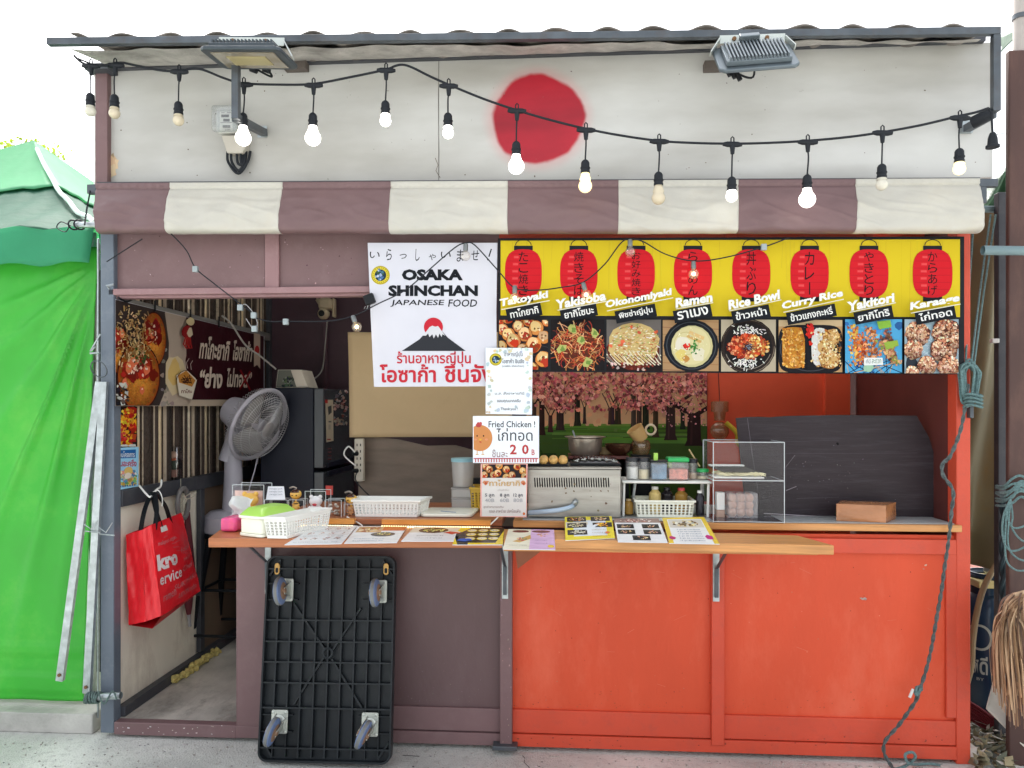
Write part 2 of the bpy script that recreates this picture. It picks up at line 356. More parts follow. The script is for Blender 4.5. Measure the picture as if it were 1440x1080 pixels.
bp = t.nodes.new('ShaderNodeBump'); bp.inputs['Strength'].default_value = .25; bp.inputs['Distance'].default_value = .05; L(n1.outputs['Fac'], bp.inputs['Height']); L(bp.outputs[0], b.inputs['Normal'])
xs = XP(617, .05); xr = at(1396, 200, .05).x
mb = MB(); mb.box(XP(151,.05), xs-.0015, .05, .07, fz0, fz1); mb.box(xs+.0015, xr, .05, .07, fz0, fz1)
fas = mb.build('fascia_board', fm, stall, origin=fo, smooth=False, label='white fascia board with a sprayed red disc')
pr = Print(on_front(.049), 2e-5)
pr.line([(617.2,82),(616.4,150),(617.4,215),(617,258)], .8, (120,116,110))
pr.line([(612,222),(616,232),(613,240),(619,250)], 1, (130,120,110))
for _ in range(42):
    x, y = rnd.uniform(160,1385), rnd.uniform(95,250)
    if (x-755)**2+(y-167)**2 > 75**2: pr.blob(x, y, rnd.uniform(.4,1.2), vary((120,108,98)))
for _ in range(10): x = rnd.uniform(154,164); y = rnd.uniform(216,245); pr.blob(x, y, rnd.uniform(2,5), vary((205,180,150)), 7, .4, 2.2)
pr.build('weathering_spots', INK, fas, label='small nail holes and stains')
# --- posts
pbox('upper_post', M_brown, 134, 95, 151, 262, .02, .07, stall)
pbox('edge_strip', M_white, 131.5, 100, 134, 262, .03, .05, stall)
mb = MB(); pb(mb, 141, 318, 160, 1031, 0, .06); mb.build('corner_post', M_grey, stall, bevel=.004, label='slate grey left corner post')
pbox('corner_post_edge', M_galv, 136, 335, 138.5, 1010, .06, .01, stall)
box_('corner_post', M_redd, XP(1345), XP(1365), 0, .08, 0, at(1355,305).z, stall, bevel=.004, label='vermilion right corner post')
pbox('upper_post', M_white, 1385, 190, 1396, 258, .075, .03, stall)
# --- front panels
def zz(y): return at(720, y, 0).z
zb, z1, z2, zs = .02, zz(1032), zz(998), 1.0
MBp = [M_brown]
box_('stile', M_brown, XP(332), XP(377), 0, .05, zb, zs, stall, label='brown stile beside the doorway')
box_('front_panel', M_brownd, XP(377), XP(704), .02, .035, zb, zs, stall, bevel=0, label='dark brown front panel')
mb = MB().box(XP(377)+.001, XP(704), .005, .02, z1+.004, z2); mb.box(XP(332), XP(704), -.004, .018, zb, z1); mb.build('base_rail', M_brown, stall, bevel=.002)
pbox('centre_post', M_brown, 703, 768, 720, 1049, -.03, .05, stall); pbox('foot_plate', M_steel, 692, 1050, 727, 1056, -.06, .08, stall)
box_('front_panel', M_red, XP(720), XP(1346), .02, .035, zb, zs, stall, bevel=0, label='vermilion front panel under the counter')
mb = MB().box(XP(720)+.001, XP(1000), .005, .02, z1+.004, z2); mb.box(XP(1018)+.001, XP(1345), .005, .02, z1+.004, z2); mb.box(XP(720)+.001, XP(1345), -.004, .018, zb, z1)
mb.build('base_rail', M_redd, stall, bevel=.002)
box_('stile', M_redd, XP(1000), XP(1018), -.012, .02, z1-.02, zs, stall, label='vermilion stile with a bracket')
mb = MB().box(XP(722), XP(1345), .0, .019, zz(772), zz(752)); mb.build('top_rail', M_redd, stall, bevel=.002)
mb = MB(); pb(mb, 1331, 775, 1346, 1010, .003, .016); mb.build('stile', M_redd, stall, bevel=.003)
pr = Print(on_front(.0185), 2e-5)   # chips and dents in the paint
for x, y, r_ in ((1215,842,3.2),(1217,843,2),(1211,841,1.4),(1302,795,2.2),(1299,800,1.5)): pr.blob(x, y, r_, vary((190,170,160)), 9, .5, .6)
for _ in range(60):
    x, y = rnd.uniform(725,1340), rnd.uniform(790,990); pr.blob(x, y, rnd.uniform(.3,.8), vary((235,150,120) if rnd.random() < .6 else (120,50,40)))
pr.build('paint_chips', INK, stall)
pr = Print(on_front(.0187), 2e-5)   # splashed dirt low on the boards
for _ in range(120): pr.blob(rnd.uniform(722,1342), 995-rnd.random()**2*26, rnd.uniform(.3,1.0), vary((206,96,72), .06), 7, .5, .8)
for _ in range(16):
    x, y = rnd.uniform(724,1338), rnd.uniform(790,980); a = rnd.uniform(-.6,.6); l = rnd.uniform(4,20); pr.line([(x,y),(x+l*math.cos(a),min(992,y+l*math.sin(a)))], rnd.uniform(.25,.45), (240,138,112))
pr.build('dirt_specks', INK, stall)
pr = Print(on_front(.0195), 2e-5)
for _ in range(60): pr.blob(rnd.uniform(560,700), 988-rnd.random()**2*60, rnd.uniform(.3,.8), vary((132,114,114), .08), 7, .5)
pr.build('dirt_specks', INK, stall)
pr = Print(on_front(.0295), 2e-5)
for _ in range(50): pr.blob(rnd.uniform(160,515), rnd.uniform(332,402), rnd.uniform(.3,1.0), vary((190,160,164) if rnd.random() < .7 else (80,60,66)), 7, .5)
pr.build('paint_chips', INK, stall)
pr = Print(on_front(-.0055), 2e-5)
for _ in range(40): pr.blob(rnd.uniform(725,1340), rnd.uniform(1034,1050), rnd.uniform(.4,1.3), vary((120,70,60)), 7, .5, .6)
pr.build('paint_chips', INK, stall)
pr = Print(on_front(-.031), 2e-5)
for _ in range(26): pr.blob(rnd.uniform(704,719), rnd.uniform(780,1045), rnd.uniform(.4,1), vary((170,140,140)), 7, .5, 1.6)
pr.build('paint_chips', INK, stall)
# --- doorway, floor, threshold
box_('threshold', M_brown, XP(160), XP(332), .0, .05, .015, at(250,1018,0).z, stall, bevel=.004, label='chipped brown threshold')
pr = Print(on_front(-.001), 2e-5)
for _ in range(22): pr.blob(rnd.uniform(165,330), rnd.uniform(1020,1034), rnd.uniform(.5,1.6), vary((225,215,210)), 7, .5, .6)
pr.build('paint_chips', INK, stall)
fl = mat('worn_cement_floor', S(186,180,170), .7, var=.35, scale=5, bump=.5, bscale=30, dirt=.95, dirt_or_shine=S(60,54,48), dscale=4.5, stretch=(1,.6,1), detail=10)
box_('floor', fl, xi-.02, XP(1345), .05, YB, .0, .075, stall, bevel=0)
# --- lintel
pbox('lintel_panel', M_brown, 152, 300, 372, 414, .03, .02, stall, bevel=0)
pbox('lintel_panel', M_brown, 392, 300, 702, 414, .03, .02, stall, bevel=0)
pbox('lintel_stud', M_pink, 372, 300, 392, 408, .015, .035, stall)
mb = MB(); pb(mb, 152, 404, 520, 413, .0, .06); pb(mb, 152, 413.2, 520, 418, .02, .05); mb.build('lintel_rail', M_pink, stall, bevel=.003)
pbox('lintel_panel', M_redd, 702, 300, 1228, 345, .03, .02, stall, bevel=0, label='dark red lintel panel behind the menu board')
pbox('lintel_stud', M_redd, 1021, 300, 1036, 340, .015, .03, stall); pbox('lintel_stud', M_redd, 1218, 300, 1228, 340, .015, .034, stall)
pbox('lintel_panel', M_orange, 1228, 300, 1346, 345, .3, .02, stall, bevel=0)
mb = MB().bar(at(1228,345,.25), at(1290,312,.25), .03, .03); mb.build('brace', M_orange, stall)
# --- counter top
ZC, ZS = 1.05, 1.02
box_('counter_top', M_woodr, XP(380), XP(706), .0, .62, ZC-.028, ZC, stall, label='reddish wooden counter top')
box_('counter_top', M_wood, XP(722), XP(1350), -.02, .62, ZC-.03, ZC, stall, label='pale pine counter top edge')
tile = mat('grey_laminate', S(176,180,180), .3, var=.1, scale=6, dirt=.3, dirt_or_shine=S(130,128,124))
box_('counter_mat', tile, XP(735), XP(1342), .0, .6, ZC+.001, ZC+.004, stall, bevel=0)
# --- back wall, side walls
zr = 3.12
box_('back_wall', M_plum, xi, XP(1000,YB), YB, YB+.03, 0, zr, stall, bevel=0, label='dark plum back wall')
box_('back_wall', M_orange, XP(985,1.2), XP(1160,1.2), 1.2, 1.23, .08, zr, stall, bevel=0, label='orange inner wall panel')
box_('wall_stud', M_orange, XP(1160,1.17), XP(1196,1.17), 1.17, 1.22, .08, zr, stall)
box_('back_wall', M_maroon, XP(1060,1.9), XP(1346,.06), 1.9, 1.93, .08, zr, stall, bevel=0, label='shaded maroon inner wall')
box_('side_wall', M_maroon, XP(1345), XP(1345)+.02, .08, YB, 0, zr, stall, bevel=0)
pbox('wall_stud', M_plum, 453, 415, 459, 600, 1.9, .05, stall)
# left side wall: corrugated sheet above, boards below, dark rails
corr = print_mat('foil_lined_corrugated_sheet', .42, 1., .5); corr.node_tree.nodes['Principled BSDF'].inputs['Metallic'].default_value = .35; corr.node_tree.nodes['Noise Texture'].inputs['Scale'].default_value = 60
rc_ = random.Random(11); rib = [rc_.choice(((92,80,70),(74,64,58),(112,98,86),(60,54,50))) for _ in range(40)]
for k_ in (2,4,7,9,12,14,17,20): rib[k_] = rc_.choice(((236,214,176),(214,196,164),(240,226,200)))  # bright ribs: glitter of the reflecting foil put into the colour
def cw(u, v):
    y = .06+u*(YB-.06); s = math.sin(2*math.pi*y/.105); s = math.copysign(abs(s)**.5, s)
    return (xi-.012+.012*s, y, 1.1+v*(zr-1.1))
mb = MB()
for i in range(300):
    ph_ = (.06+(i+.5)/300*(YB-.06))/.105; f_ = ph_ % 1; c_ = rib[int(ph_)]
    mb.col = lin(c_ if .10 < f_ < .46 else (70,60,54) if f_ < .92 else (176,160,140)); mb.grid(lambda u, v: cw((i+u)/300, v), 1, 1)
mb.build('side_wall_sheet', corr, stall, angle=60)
board = mat('stained_beige_board', S(238,230,212), .7, var=.1, scale=2.5, dirt=.75, dirt_or_shine=S(150,128,104), dscale=2.5, stretch=(1,1,.4))
box_('side_wall_board', board, xi-.03, xi-.01, .06, .9, .05, 1.12, stall, bevel=0); box_('side_wall_board', mat('brown_board', S(120,100,82), .7, var=.3, scale=3, stretch=(1,1,.3)), xi-.03, xi-.012, .9, YB, .05, 1.12, stall, bevel=0)
mb = MB().box(xi-.008, xi+.022, .06, YB, 1.085, 1.165); mb.build('side_rail', M_dkgrey, stall, bevel=.003)
box_('side_stud', M_dkgrey, xi-.008, xi+.02, .86, .91, .13, 1.085, stall); box_('side_stud', M_dkgrey, xi-.008, xi+.02, 1.9, YB, .1, zr, stall)
box_('floor_rail', M_dkgrey, xi-.008, xi+.035, .06, YB, .076, .125, stall, bevel=.003)
mb = MB()
for i in range(46):
    y = .5+i*.0115; mb.ball((xi+.05+rnd.uniform(-.008,.014), y, .085+rnd.uniform(0,.03)), rnd.uniform(.009,.018), 8, (1,1.4,1), .3)
mb.build('foam_sealant', mat('yellow_foam', S(214,196,120), .8, var=.25, scale=40, bump=.8, bscale=120), stall)
box_('batten', mat('weathered_timber', S(120,118,114), .7, var=.3, scale=6, stretch=(3,.6,8)), xi+.0, xi+.03, .1, YB-.06, atx(165,428,xi).z-.02, atx(165,428,xi).z+.035, stall)
# --- roof: corrugated sheet on a steel rail
fib = mat('weathered_fibre_cement', S(128,122,116), .85, var=.35, scale=6, bump=.6, bscale=40, dirt=.6, dirt_or_shine=S(60,56,54), dscale=5)
ra_, rb_ = at(68,59.5,-.34), at(1405,44.5,-.15)
def zrail(x): return ra_.z+(rb_.z-ra_.z)*(x-ra_.x)/(rb_.x-ra_.x)
def yrail(x): return -.34+.19*(x-ra_.x)/(rb_.x-ra_.x)
rx0, rx1 = at(102,60,-.32).x, at(1394,50,-.15).x; ph = at(783, 50, -.24).x; YR = .28; us = (XP(690,.7)-rx0)/(rx1-rx0)
def rf(u, ya, yb_, v):
    x = rx0+u*(rx1-rx0); y0 = (yrail(x)+.004 if ya is None else ya); y = y0+(yb_-y0)*v
    return (x, y, zrail(x)+.020+.004*math.sin(u*3.14)+.014*math.cos(2*math.pi*(x-ph)/.207)+.048*max(0,min(1,(y-yrail(x)-.03)/.22))+.004*math.sin(x*31+1)*math.sin(x*13)+.004*math.sin(x*2.1))
MB().grid(lambda u, v: rf(u, None, YR, v), 420, 3).build('roof_sheet', fib, stall, solid=.007, angle=180)
MB().grid(lambda u, v: rf(u*us, YR, YB+.25, v), 180, 2).build('roof_sheet', fib, stall, solid=.007, angle=180)
sky_ = mat('translucent_roof_plastic', S(226,232,226), .5, var=.1, transl=.85)
MB().grid(lambda u, v: rf(us+u*(1-us), YR, YB+.25, v), 240, 2).build('roof_light', sky_, stall, angle=180, label='translucent corrugated roof light')
mb = MB()   # torn lining curling under the sheet edge
def lining(u, v):
    x = at(98,70,-.3).x+u*(rx1-at(98,70,-.3).x); ry = yrail(x)+.06; k = math.sin(x*7.3)+.6*math.sin(x*17.1+2)+.4*math.sin(x*37)
    a = math.sin((x+.10*v)*25+1.3*math.sin(x*5)); b2 = math.sin((x-.2*v)*13+2); return (x, ry+(.035-ry)*v+.025*a*(1-v)+.012*b2*(1-v), (zrail(x)-.004+.009*a+.005*b2+.004*k)*(1-v)+(ZT+.004)*v-.005*math.sin(v*3.1)*(1+a))
mb.grid(lining, 420, 10); mb.build('roof_lining', mat('torn_grey_lining', S(176,172,166), .9, var=.3, scale=9, bump=.6, bscale=50, dirt=.5, dirt_or_shine=S(80,76,72), dscale=8), stall, angle=180)
mb = MB().bar(ra_, rb_, .03, .03); mb.build('roof_rail', M_steel, stall, bevel=.002)
mb = MB().bar(at(1400,50,-.15), at(1400,157,-.15), .03, .03, (0,1,0)); mb.bar(at(1397,160,-.135), at(1359,181,.04), .032, .032); mb.build('rail_bracket', M_steel, stall, bevel=.002)
mb = MB(); mb.bar(at(332,80,-.302), at(332,168,-.302), .03, .03, (0,1,0)); mb.bar(at(330,165,-.29), at(372,187,.05), .03, .034)
mb.build('rail_bracket', M_steel, stall, bevel=.002)
mb = MB(); mb.box(at(1353,172,.03).x, at(1369,172,.03).x, .035, .05, at(1360,186,.03).z, at(1360,168,.03).z); mb.build('bracket_plate', M_galv, stall); mb = MB(); pb(mb, 362, 177, 375, 193, .043, .006); mb.build('bracket_plate', M_galv, stall)
pbox('rafter_end', M_dkgrey, 118, 88, 152, 97, -.03, .2, stall)
mb = MB().box(XP(139), XP(1390), .02, .05, ZT-.005, ZT+.03); mb.build('wall_plate', M_dkgrey, stall)
for x0, x1 in ((398,430),(991,1030)): pbox('rafter_end', mat('old_timber', S(98,90,84), .8, var=.3, scale=8), x0, 84, x1, 96, .0, .05, stall)
# --- awning: rolled striped vinyl
aw_b = mat('brown_vinyl', S(116,92,93), .5, var=.07, scale=5, bump=.25, bscale=14, spec=.35); aw_c = mat('cream_vinyl', S(192,189,179), .5, var=.06, scale=5, bump=.25, bscale=14, spec=.35, dirt=.3, dirt_or_shine=S(190,176,148), dscale=7)
edges_t = [133,238,397,549,714,870,1039,1204,1379]; edges_b = [136,232,393,547,714,869,1037,1203,1381]
zt0, zt1 = at(133,257,-.06).z, at(1380,250,-.06).z
Lx, Rx = at(133,290,-.1).x, at(1380,280,-.1).x
def awn(u, v):
    x = Lx+u*(Rx-Lx); zt = zt0+(zt1-zt0)*u; H = .245
    k = .006*math.sin(x*23+v*5)+.005*math.sin(x*41-v*7)+.004*math.sin(x*9+v*11)
    if v < .09: y, z = -.055-.004*(v/.09)-.0025*math.sin(x*160)*(v/.09), zt-H*v
    elif v < .14: y, z = -.060+.006*math.sin((v-.09)/.05*math.pi)-.0025*math.sin(x*160)*(.14-v)/.05, zt-H*v
    else:
        s = (v-.14)/.86
        if s < .80: q = s/.80; y = -.064-.062*math.sin(q*math.pi*.5)**1.1; z = zt-H*(.14+.78*q)
        else: q = (s-.80)/.20; y = -.126+.075*(1-math.cos(q*math.pi/2)); z = zt-H*(.92+.08*math.sin(q*math.pi*.8))
        n_ = mn.noise((x*7+z*9, z*16-x*3, 1.7)); n2 = mn.noise((x*18-z*14, z*30, 4.2)); cr = 1-abs(mn.noise((x*5+z*13, z*7-x*2, 9.1)))*2
        y += (k*.45+.006*n_+.003*n2-.012*max(0, cr-.6))*min(1, s*3); z += .08*k*s
    return (x, y, z)
aw = None
for i in range(8):
    mb = MB(); L_, R_ = edges_t[i], edges_t[i+1]; lb, rb = edges_b[i], edges_b[i+1]
    def sec(u, v, L_=L_, R_=R_, lb=lb, rb=rb):
        a = (at(L_,255,-.06).x*(1-v)+at(lb,320,-.125).x*v, at(R_,255,-.06).x*(1-v)+at(rb,320,-.125).x*v)
        return awn(((a[0]+(a[1]-a[0])*u)-Lx)/(Rx-Lx), v)
    mb.grid(sec, 60, 44)
    if aw is None: aw = thing('awning', 'rolled-up brown and cream striped vinyl awning across the stall front', 'awning', at(755,325,-.1))
    mb.build('awning_stripe', aw_b if i % 2 == 0 else aw_c, aw, angle=180, label=('brown' if i % 2 == 0 else 'cream')+' awning stripe', solid=.002)
mb = MB().bar((Lx-.02,-.035,zt0-.004), (Rx+.02,-.035,zt1-.006), .035, .02); mb.build('awning_rail', M_dkgrey, aw)
mb = MB().tube([(Lx-.1,-.082,zt0-.2), (Rx+.0,-.082,zt1-.2)], .014, 10); mb.build('awning_tube', M_galv, aw)
mb = MB()
for x in (at(104,319,-.08).x, at(112,319,-.08).x): mb.tube([(x+.012*math.cos(a), -.082+.022*math.cos(a), zt0-.2+.022*math.sin(a)) for a in [i*.52 for i in range(13)]], .004, 6)
mb.tube(spline([at(100,318,-.09), at(86,312,-.09), at(80,320,-.1), at(92,326,-.1), at(98,316,-.09)]), .0025, 5); mb.tube(spline([at(127,268,-.06), at(122,295,-.06), at(119,316,-.12)]), .004, 6)
mb.build('tie_wire', M_rubber, aw)
mb = MB(); pb(mb, 1376, 251, 1404, 262, -.05, .03); pb(mb, 1378, 262, 1388, 285, -.05, .02); mb.build('end_bracket', M_steel, aw, bevel=.002)
mb = MB(); pb(mb, 122, 259, 135, 272, -.05, .03); mb.build('end_bracket', M_steel, aw, bevel=.002)
# ================================================================ LEFT: green canopy tent, slab, tree
conc = mat('pale_concrete', S(186,184,178), .9, var=.2, scale=4, bump=.5, bscale=60, dirt=.5, dirt_or_shine=S(110,106,100), dscale=7)
zsl = .095
mb = MB().box(-4.8, atz(128,1030,0).x+.02, .03, 4, 0, zsl); mb.build('concrete_slab', conc, None, kind='structure', bevel=.005)
tent = thing('canopy_tent', 'green canopy tent with a peaked roof and a bright green side curtain', 'canopy tent', (-3.9, 1.9, zsl))
g1 = mat('backlit_green_canvas', S(104,192,140), .6, var=.08, scale=2, transl=.5, bump=.3, bscale=12); g2 = mat('sea_green_canvas', S(40,106,80), .7, var=.1, scale=3, transl=.4, bump=.5, bscale=14)  # cap paler than roof panels: backlighting through the layers put into its green
g3 = mat('teal_green_canvas', S(62,170,122), .55, var=.1, scale=3, transl=.4, bump=.4, bscale=20); g4 = mat('bright_green_tarpaulin', S(94,210,86), .36, var=.07, scale=2, transl=.5, bump=.2, bscale=12, dirt=.35, dirt_or_shine=S(190,236,130), dscale=2)  # dirt colour here is pale streaks: fold highlights put into the tarpaulin
ex, ey = at(134,322,.2).x, .2; ez = at(60,322,.2).z
pk = at(47,201,1.95); hw = ex-pk.x
cor = [Vector((ex,ey,ez)), Vector((ex,2*pk.y-ey,ez)), Vector((pk.x-hw,2*pk.y-ey,ez)), Vector((pk.x-hw,ey,ez))]
def roofpt(a, b, u, t):
    e = a.lerp(b, u); p = pk.lerp(e, t); sag = .16*math.sin(t*math.pi)*(.55+.45*abs(2*u-1)**1.2*0+.25*math.cos((u-.5)*math.pi))
    w_ = .012*math.sin(u*31+t*9)*math.sin(t*14+u*5)+.008*math.sin(u*70+t*22); return p+Vector((0,0,-sag+w_*t))
for k in range(4):
    a, b = cor[k], cor[(k+1) % 4]
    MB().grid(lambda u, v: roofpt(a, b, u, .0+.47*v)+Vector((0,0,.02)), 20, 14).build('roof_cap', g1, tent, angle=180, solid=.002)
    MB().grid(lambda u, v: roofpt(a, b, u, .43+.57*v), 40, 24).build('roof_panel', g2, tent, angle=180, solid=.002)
    MB().grid(lambda u, v: roofpt(a, b, u, 1)+Vector((0,0,0))+((b-a).cross(Vector((0,0,1))).normalized()*(.012+.012*math.sin(u*40)*v+.03*v))*(1)+Vector((0,0,-(.17+.02*math.sin(u*9))*v)), 60, 6).build('valance', g3, tent, angle=180, solid=.002)
mb = MB(); pts = [roofpt(cor[0], cor[1], 0, .1+.9*i/14)+Vector((0,-.01,.022)) for i in range(15)]; mb.tube(pts, .013, 6); mb.build('hip_seam', mat('pale_seam_tape', S(220,240,230), .6), tent)
tzb = at(60,985,.13).z; tzt = ez-.08; cx, cz = at(131,366,.15).x, at(131,366,.15).z
def curt(u, v):
    x = -5.2+u*(ex+5.2-.02); z = tzt+(tzb-tzt)*v; y = .27-.13*v**.7
    dx, dz = cx-x, cz-z; an = math.atan2(dx, dz+.02); r_ = math.hypot(dx, dz); f = math.exp(-((r_-.1)/1.5)**2) if dz > -.05 else 0
    f *= max(0, min(1, (ex-.02-x)/.12)); y += -.055*f*(math.exp(-((an-.20)/.026)**2)+.8*math.exp(-((an-.36)/.022)**2)+.5*math.exp(-((an-.10)/.022)**2)+.5*math.exp(-((an-.55)/.05)**2)+.5*math.exp(-((an-.85)/.07)**2)+.4*math.exp(-((an-1.15)/.06)**2))
    y += .012*math.sin(x*3.1+1)*math.sin(z*2.3)+.006*math.sin(x*11+z*3)+.004*math.sin(x*40)*max(0,1-v*3)
    if abs(v-.89) < .012: y -= .006
    if abs(v-.965) < .02: y -= .008
    x -= .05*max(0, v-.1)*u*0
    return (x, y, z)
MB().grid(curt, 320, 150).build('side_curtain', g4, tent, angle=180, solid=.002)
MB().bar((-5.2,.285,ez-.1), (ex-.03,.285,ez-.1), .02, .02).build('curtain_pole', g4, tent)
for x in (-5.4, ex-.08):
    MB().tube([(x,.3,zsl),(x,.3,ez)], .02, 10).build('tent_leg', M_galv, tent)
# black sheet standing in for shade in the gap, and the blue scrap between tent and stall
pbox('gap_shade_sheet', M_black, 126, 380, 141, 1003, .6, .01, tent, bevel=0)
# galvanised angle bars hung on a ring from the corner post
gb = thing('angle_bars', 'two galvanised steel bars hanging from a wire ring on the corner post', 'metal bars', at(142,975,-.03))
for (a, b) in (((139,537),(83,958)), ((145,537),(121,975))):
    A, B = at(*a,-.03), at(*b,-.05); mb = MB(); mb.bar(A, B, .034, .004, (0,1,0)); d = (B-A).normalized(); sd_ = Vector((1,0,0)); off = sd_*.016
    mb.bar(A+off+Vector((0,.008,0)), B+off+Vector((0,.008,0)), .003, .02, (0,1,0)); mb.build('bar', M_galv, gb)
    mb = MB().lathe([(.0,0),(.008,0),(.008,.006),(.0,.006)], B-d*.03+Vector((0,-.008,0)), 10, (0,1,0)); mb.build('bolt', mat('rusty_bolt', S(130,96,66), .6, metal=.5, var=.3), gb)
c = at(139,519,-.05); rr_ = .038
MB().tube([(c.x+rr_*math.cos(t*.4), -.05-.02*math.sin(t*.4), c.z+rr_*math.sin(t*.4)) for t in range(16)], .0028, 6, closed=True).build('wire_ring', M_steel, gb)
mb = MB()
for x, y in ((129,745),(149,749)): mb.tube([at(x-11,y-8,-.06), at(x,y,-.07), at(x+9,y-14,-.07)], .0022, 5); mb.tube([at(x-9,y+2,-.05), at(x+12,y+4,-.07)], .003, 5)
mb.build('wire_tie', M_galv, gb)
st = MB().tube([at(122,981,-.05), at(170,978,-.05)], .017, 12, cap=False)
o = st.build('pipe_stub', M_galv, None, label='short galvanised pipe lashed across the foot of the corner post', cat='pipe')
mb = MB()
for i in range(8): x = 122+i*2.4+rnd.uniform(-1,1); mb.tube([at(x,981,-.05)+Vector((.012*math.sin(a*.5+i)*.5, .022*math.cos(a*.5), .024*math.sin(a*.5))) for a in range(13)], .005, 6)
mb.tube(spline([at(138,972,-.075), at(146,990,-.075), at(158,972,-.075), at(164,984,-.075)]), .004, 6)
mb.build('rope_lashing', mat('green_grey_rope', S(92,112,108), .8, var=.3, scale=90, bump=.6, bscale=250), o)
mb = MB(); mb.tube([at(154,406,-.03), at(150,402,-.04), at(160,400,-.03)], .006, 6); mb.tube([at(141,470,-.02), at(127,494,-.03), at(134,488,-.04)], .004, 6); mb.tube([at(127,497,-.03), at(140,496,-.03)], .006, 6)
mb.build('post_bolts', M_galv, stall)
# tree beyond the tent
leafm = mat('sunlit_yellow_green_leaves', S(150,170,50), .55, var=.4, scale=3, transl=.45)
barkm = mat('bark', S(110,96,80), .9, var=.3, scale=8, bump=.8, bscale=30)
def tree(name, label, base, crown, rx, rz, n, seed):
    r2 = random.Random(seed); tr = thing(name, label, 'tree', base, 'trees beyond the tent')
    b = Vector(base); c = Vector(crown); mb = MB(); mb.tube([b, b.lerp(c,.4)+Vector((.1,0,0)), b.lerp(c,.8), c], [.16,.13,.09,.03], 10)
    for i in range(14):
        a = r2.uniform(0, 6.28); e = c+Vector((math.cos(a)*rx*.7, math.sin(a)*rx*.7, r2.uniform(-.5,.8)*rz)); s_ = b.lerp(c, r2.uniform(.55,.95)); mb.tube([s_, s_.lerp(e,.5)+Vector((0,0,.1)), e], [.05,.03,.01], 6)
    mb.build('trunk', barkm, tr); mb = MB()
    cl = [c+Vector((r2.gauss(0,.5)*rx, r2.gauss(0,.5)*rx, r2.gauss(0,.42)*rz)) for _ in range(60)]
    for i in range(n):
        q = r2.choice(cl)+Vector((r2.gauss(0,.13), r2.gauss(0,.13), r2.gauss(0,.1))); u = Vector((r2.gauss(0,1), r2.gauss(0,1), r2.gauss(0,1))).normalized(); v = u.orthogonal().normalized(); s_ = r2.uniform(.03,.06)
        mb.add([q-u*s_, q+v*s_*.5, q+u*s_, q-v*s_*.5], [(0,1,2,3)])
    mb.build('crown', leafm, tr, smooth=False)
p = at(-2,236,9); tree('tree', 'yellow-green treetop rising past the left edge above the tent roof', (p.x-.3,9,0), (p.x-.25,9,p.z-.1), .5, .45, 5200, 3)
p = at(44,226,11); tree('tree', 'small yellow-green treetop just left of the tent peak', (p.x,11,0), (p.x,11,p.z-.05), .3, .3, 2200, 5)

# ================================================================ RIGHT: tarp, posts, pipes, gas bottle, raffia
tp = mat('grey_translucent_tarp', S(150,142,116), .35, var=.25, scale=2.5, transl=.35, bump=.15, bscale=9, dirt=.85, dirt_or_shine=S(176,130,44), dscale=1.6, stretch=(2.2,1,.7))
x0, x1 = at(1364,600,.5).x-.1, at(1412,600,.5).x+.02; z0, z1_ = at(1390,800,.5).z, at(1390,298,.5).z
def tarp(u, v):
    x = x0+(x1-x0)*u; z = z1_+(z0-z1_)*v; y = .5+.05*math.sin(x*22+z*1.3)+.03*math.sin(x*47-z*2.1)+.04*math.sin(z*2+x*9)
    if v > .9: y -= .02*math.sin(x*60)
    return (x, y, z)
MB().grid(tarp, 60, 80).build('hanging_tarp', tp, None, label='grimy grey translucent plastic tarp hanging beside the red corner post', cat='tarp', angle=180, solid=.002)
gt = mat('dull_green_tarp', S(86,120,92), .4, var=.3, scale=5, transl=.3, bump=.5, bscale=12)
def tarp2(u, v):
    p = at(1373+62*u, 297-(20+62*u)*(1-v)+0, .6); return (p.x, .6+.06*math.sin(u*9+v*5), p.z)
MB().grid(tarp2, 24, 20).build('tarp_corner', gt, None, label='crumpled green tarp corner behind the right end of the awning', cat='tarp', angle=180, solid=.002)
def tarp3(u, v):
    a = at(1408,49,.3).lerp(at(1440,38,.1), u); b_ = at(1405,76,.3).lerp(at(1440,42,.1), u); p = a.lerp(b_, v); return (p.x, p.y+.02*math.sin(v*6+u*4), p.z)
MB().grid(tarp3, 14, 8).build('tarp_scrap', gt, None, label='twisted strip of green tarp tied off at the top right of the roof rail', cat='tarp', angle=180, solid=.002)
dp = pbox('dark_pole', M_dkgrey, 1404, 270, 1417, 1085, .25, .04, None, label='slim charcoal square pole behind the brown post', cat='pole'); 
bp_ = thing('brown_post', 'thick rusty brown steel post at the right edge', 'post', at(1440,1085,-.02))
rb = mat('rusty_brown_paint', S(74,48,42), .6, var=.25, scale=5, dirt=.5, dirt_or_shine=S(120,88,74), dscale=8, stretch=(1,1,.3))
mb = MB(); a = at(1434,500,.0).x
mb.box(a-.045, a+.12, .0, .03, 0, at(1430,70,0).z); mb.build('post', rb, bp_, bevel=.006)
MB().tube([(a+.03,.05,at(1430,70,0).z),(a+.03,.05,3.9)], .028, 12).build('upper_tube', mat('pale_worn_paint', S(176,168,162), .6, var=.2, dirt=.5, dirt_or_shine=S(110,80,66)), bp_)
MB().lathe([(.033,0),(.033,.02),(.028,.02)], (a+.03,.05,at(1430,20,0).z), 12).build('collar', M_steel, bp_)
Pm = mat('grey_green_pipe', S(112,134,138), .45, metal=.2, var=.15, dirt=.3, dirt_or_shine=S(80,90,90))
MB().tube([at(1382,352,-.12), at(1470,353,-.12)], .020, 14, cap=False).build('cross_pipe', Pm, None, label='grey green pipe end poking out in front of the tarp', cat='pipe')
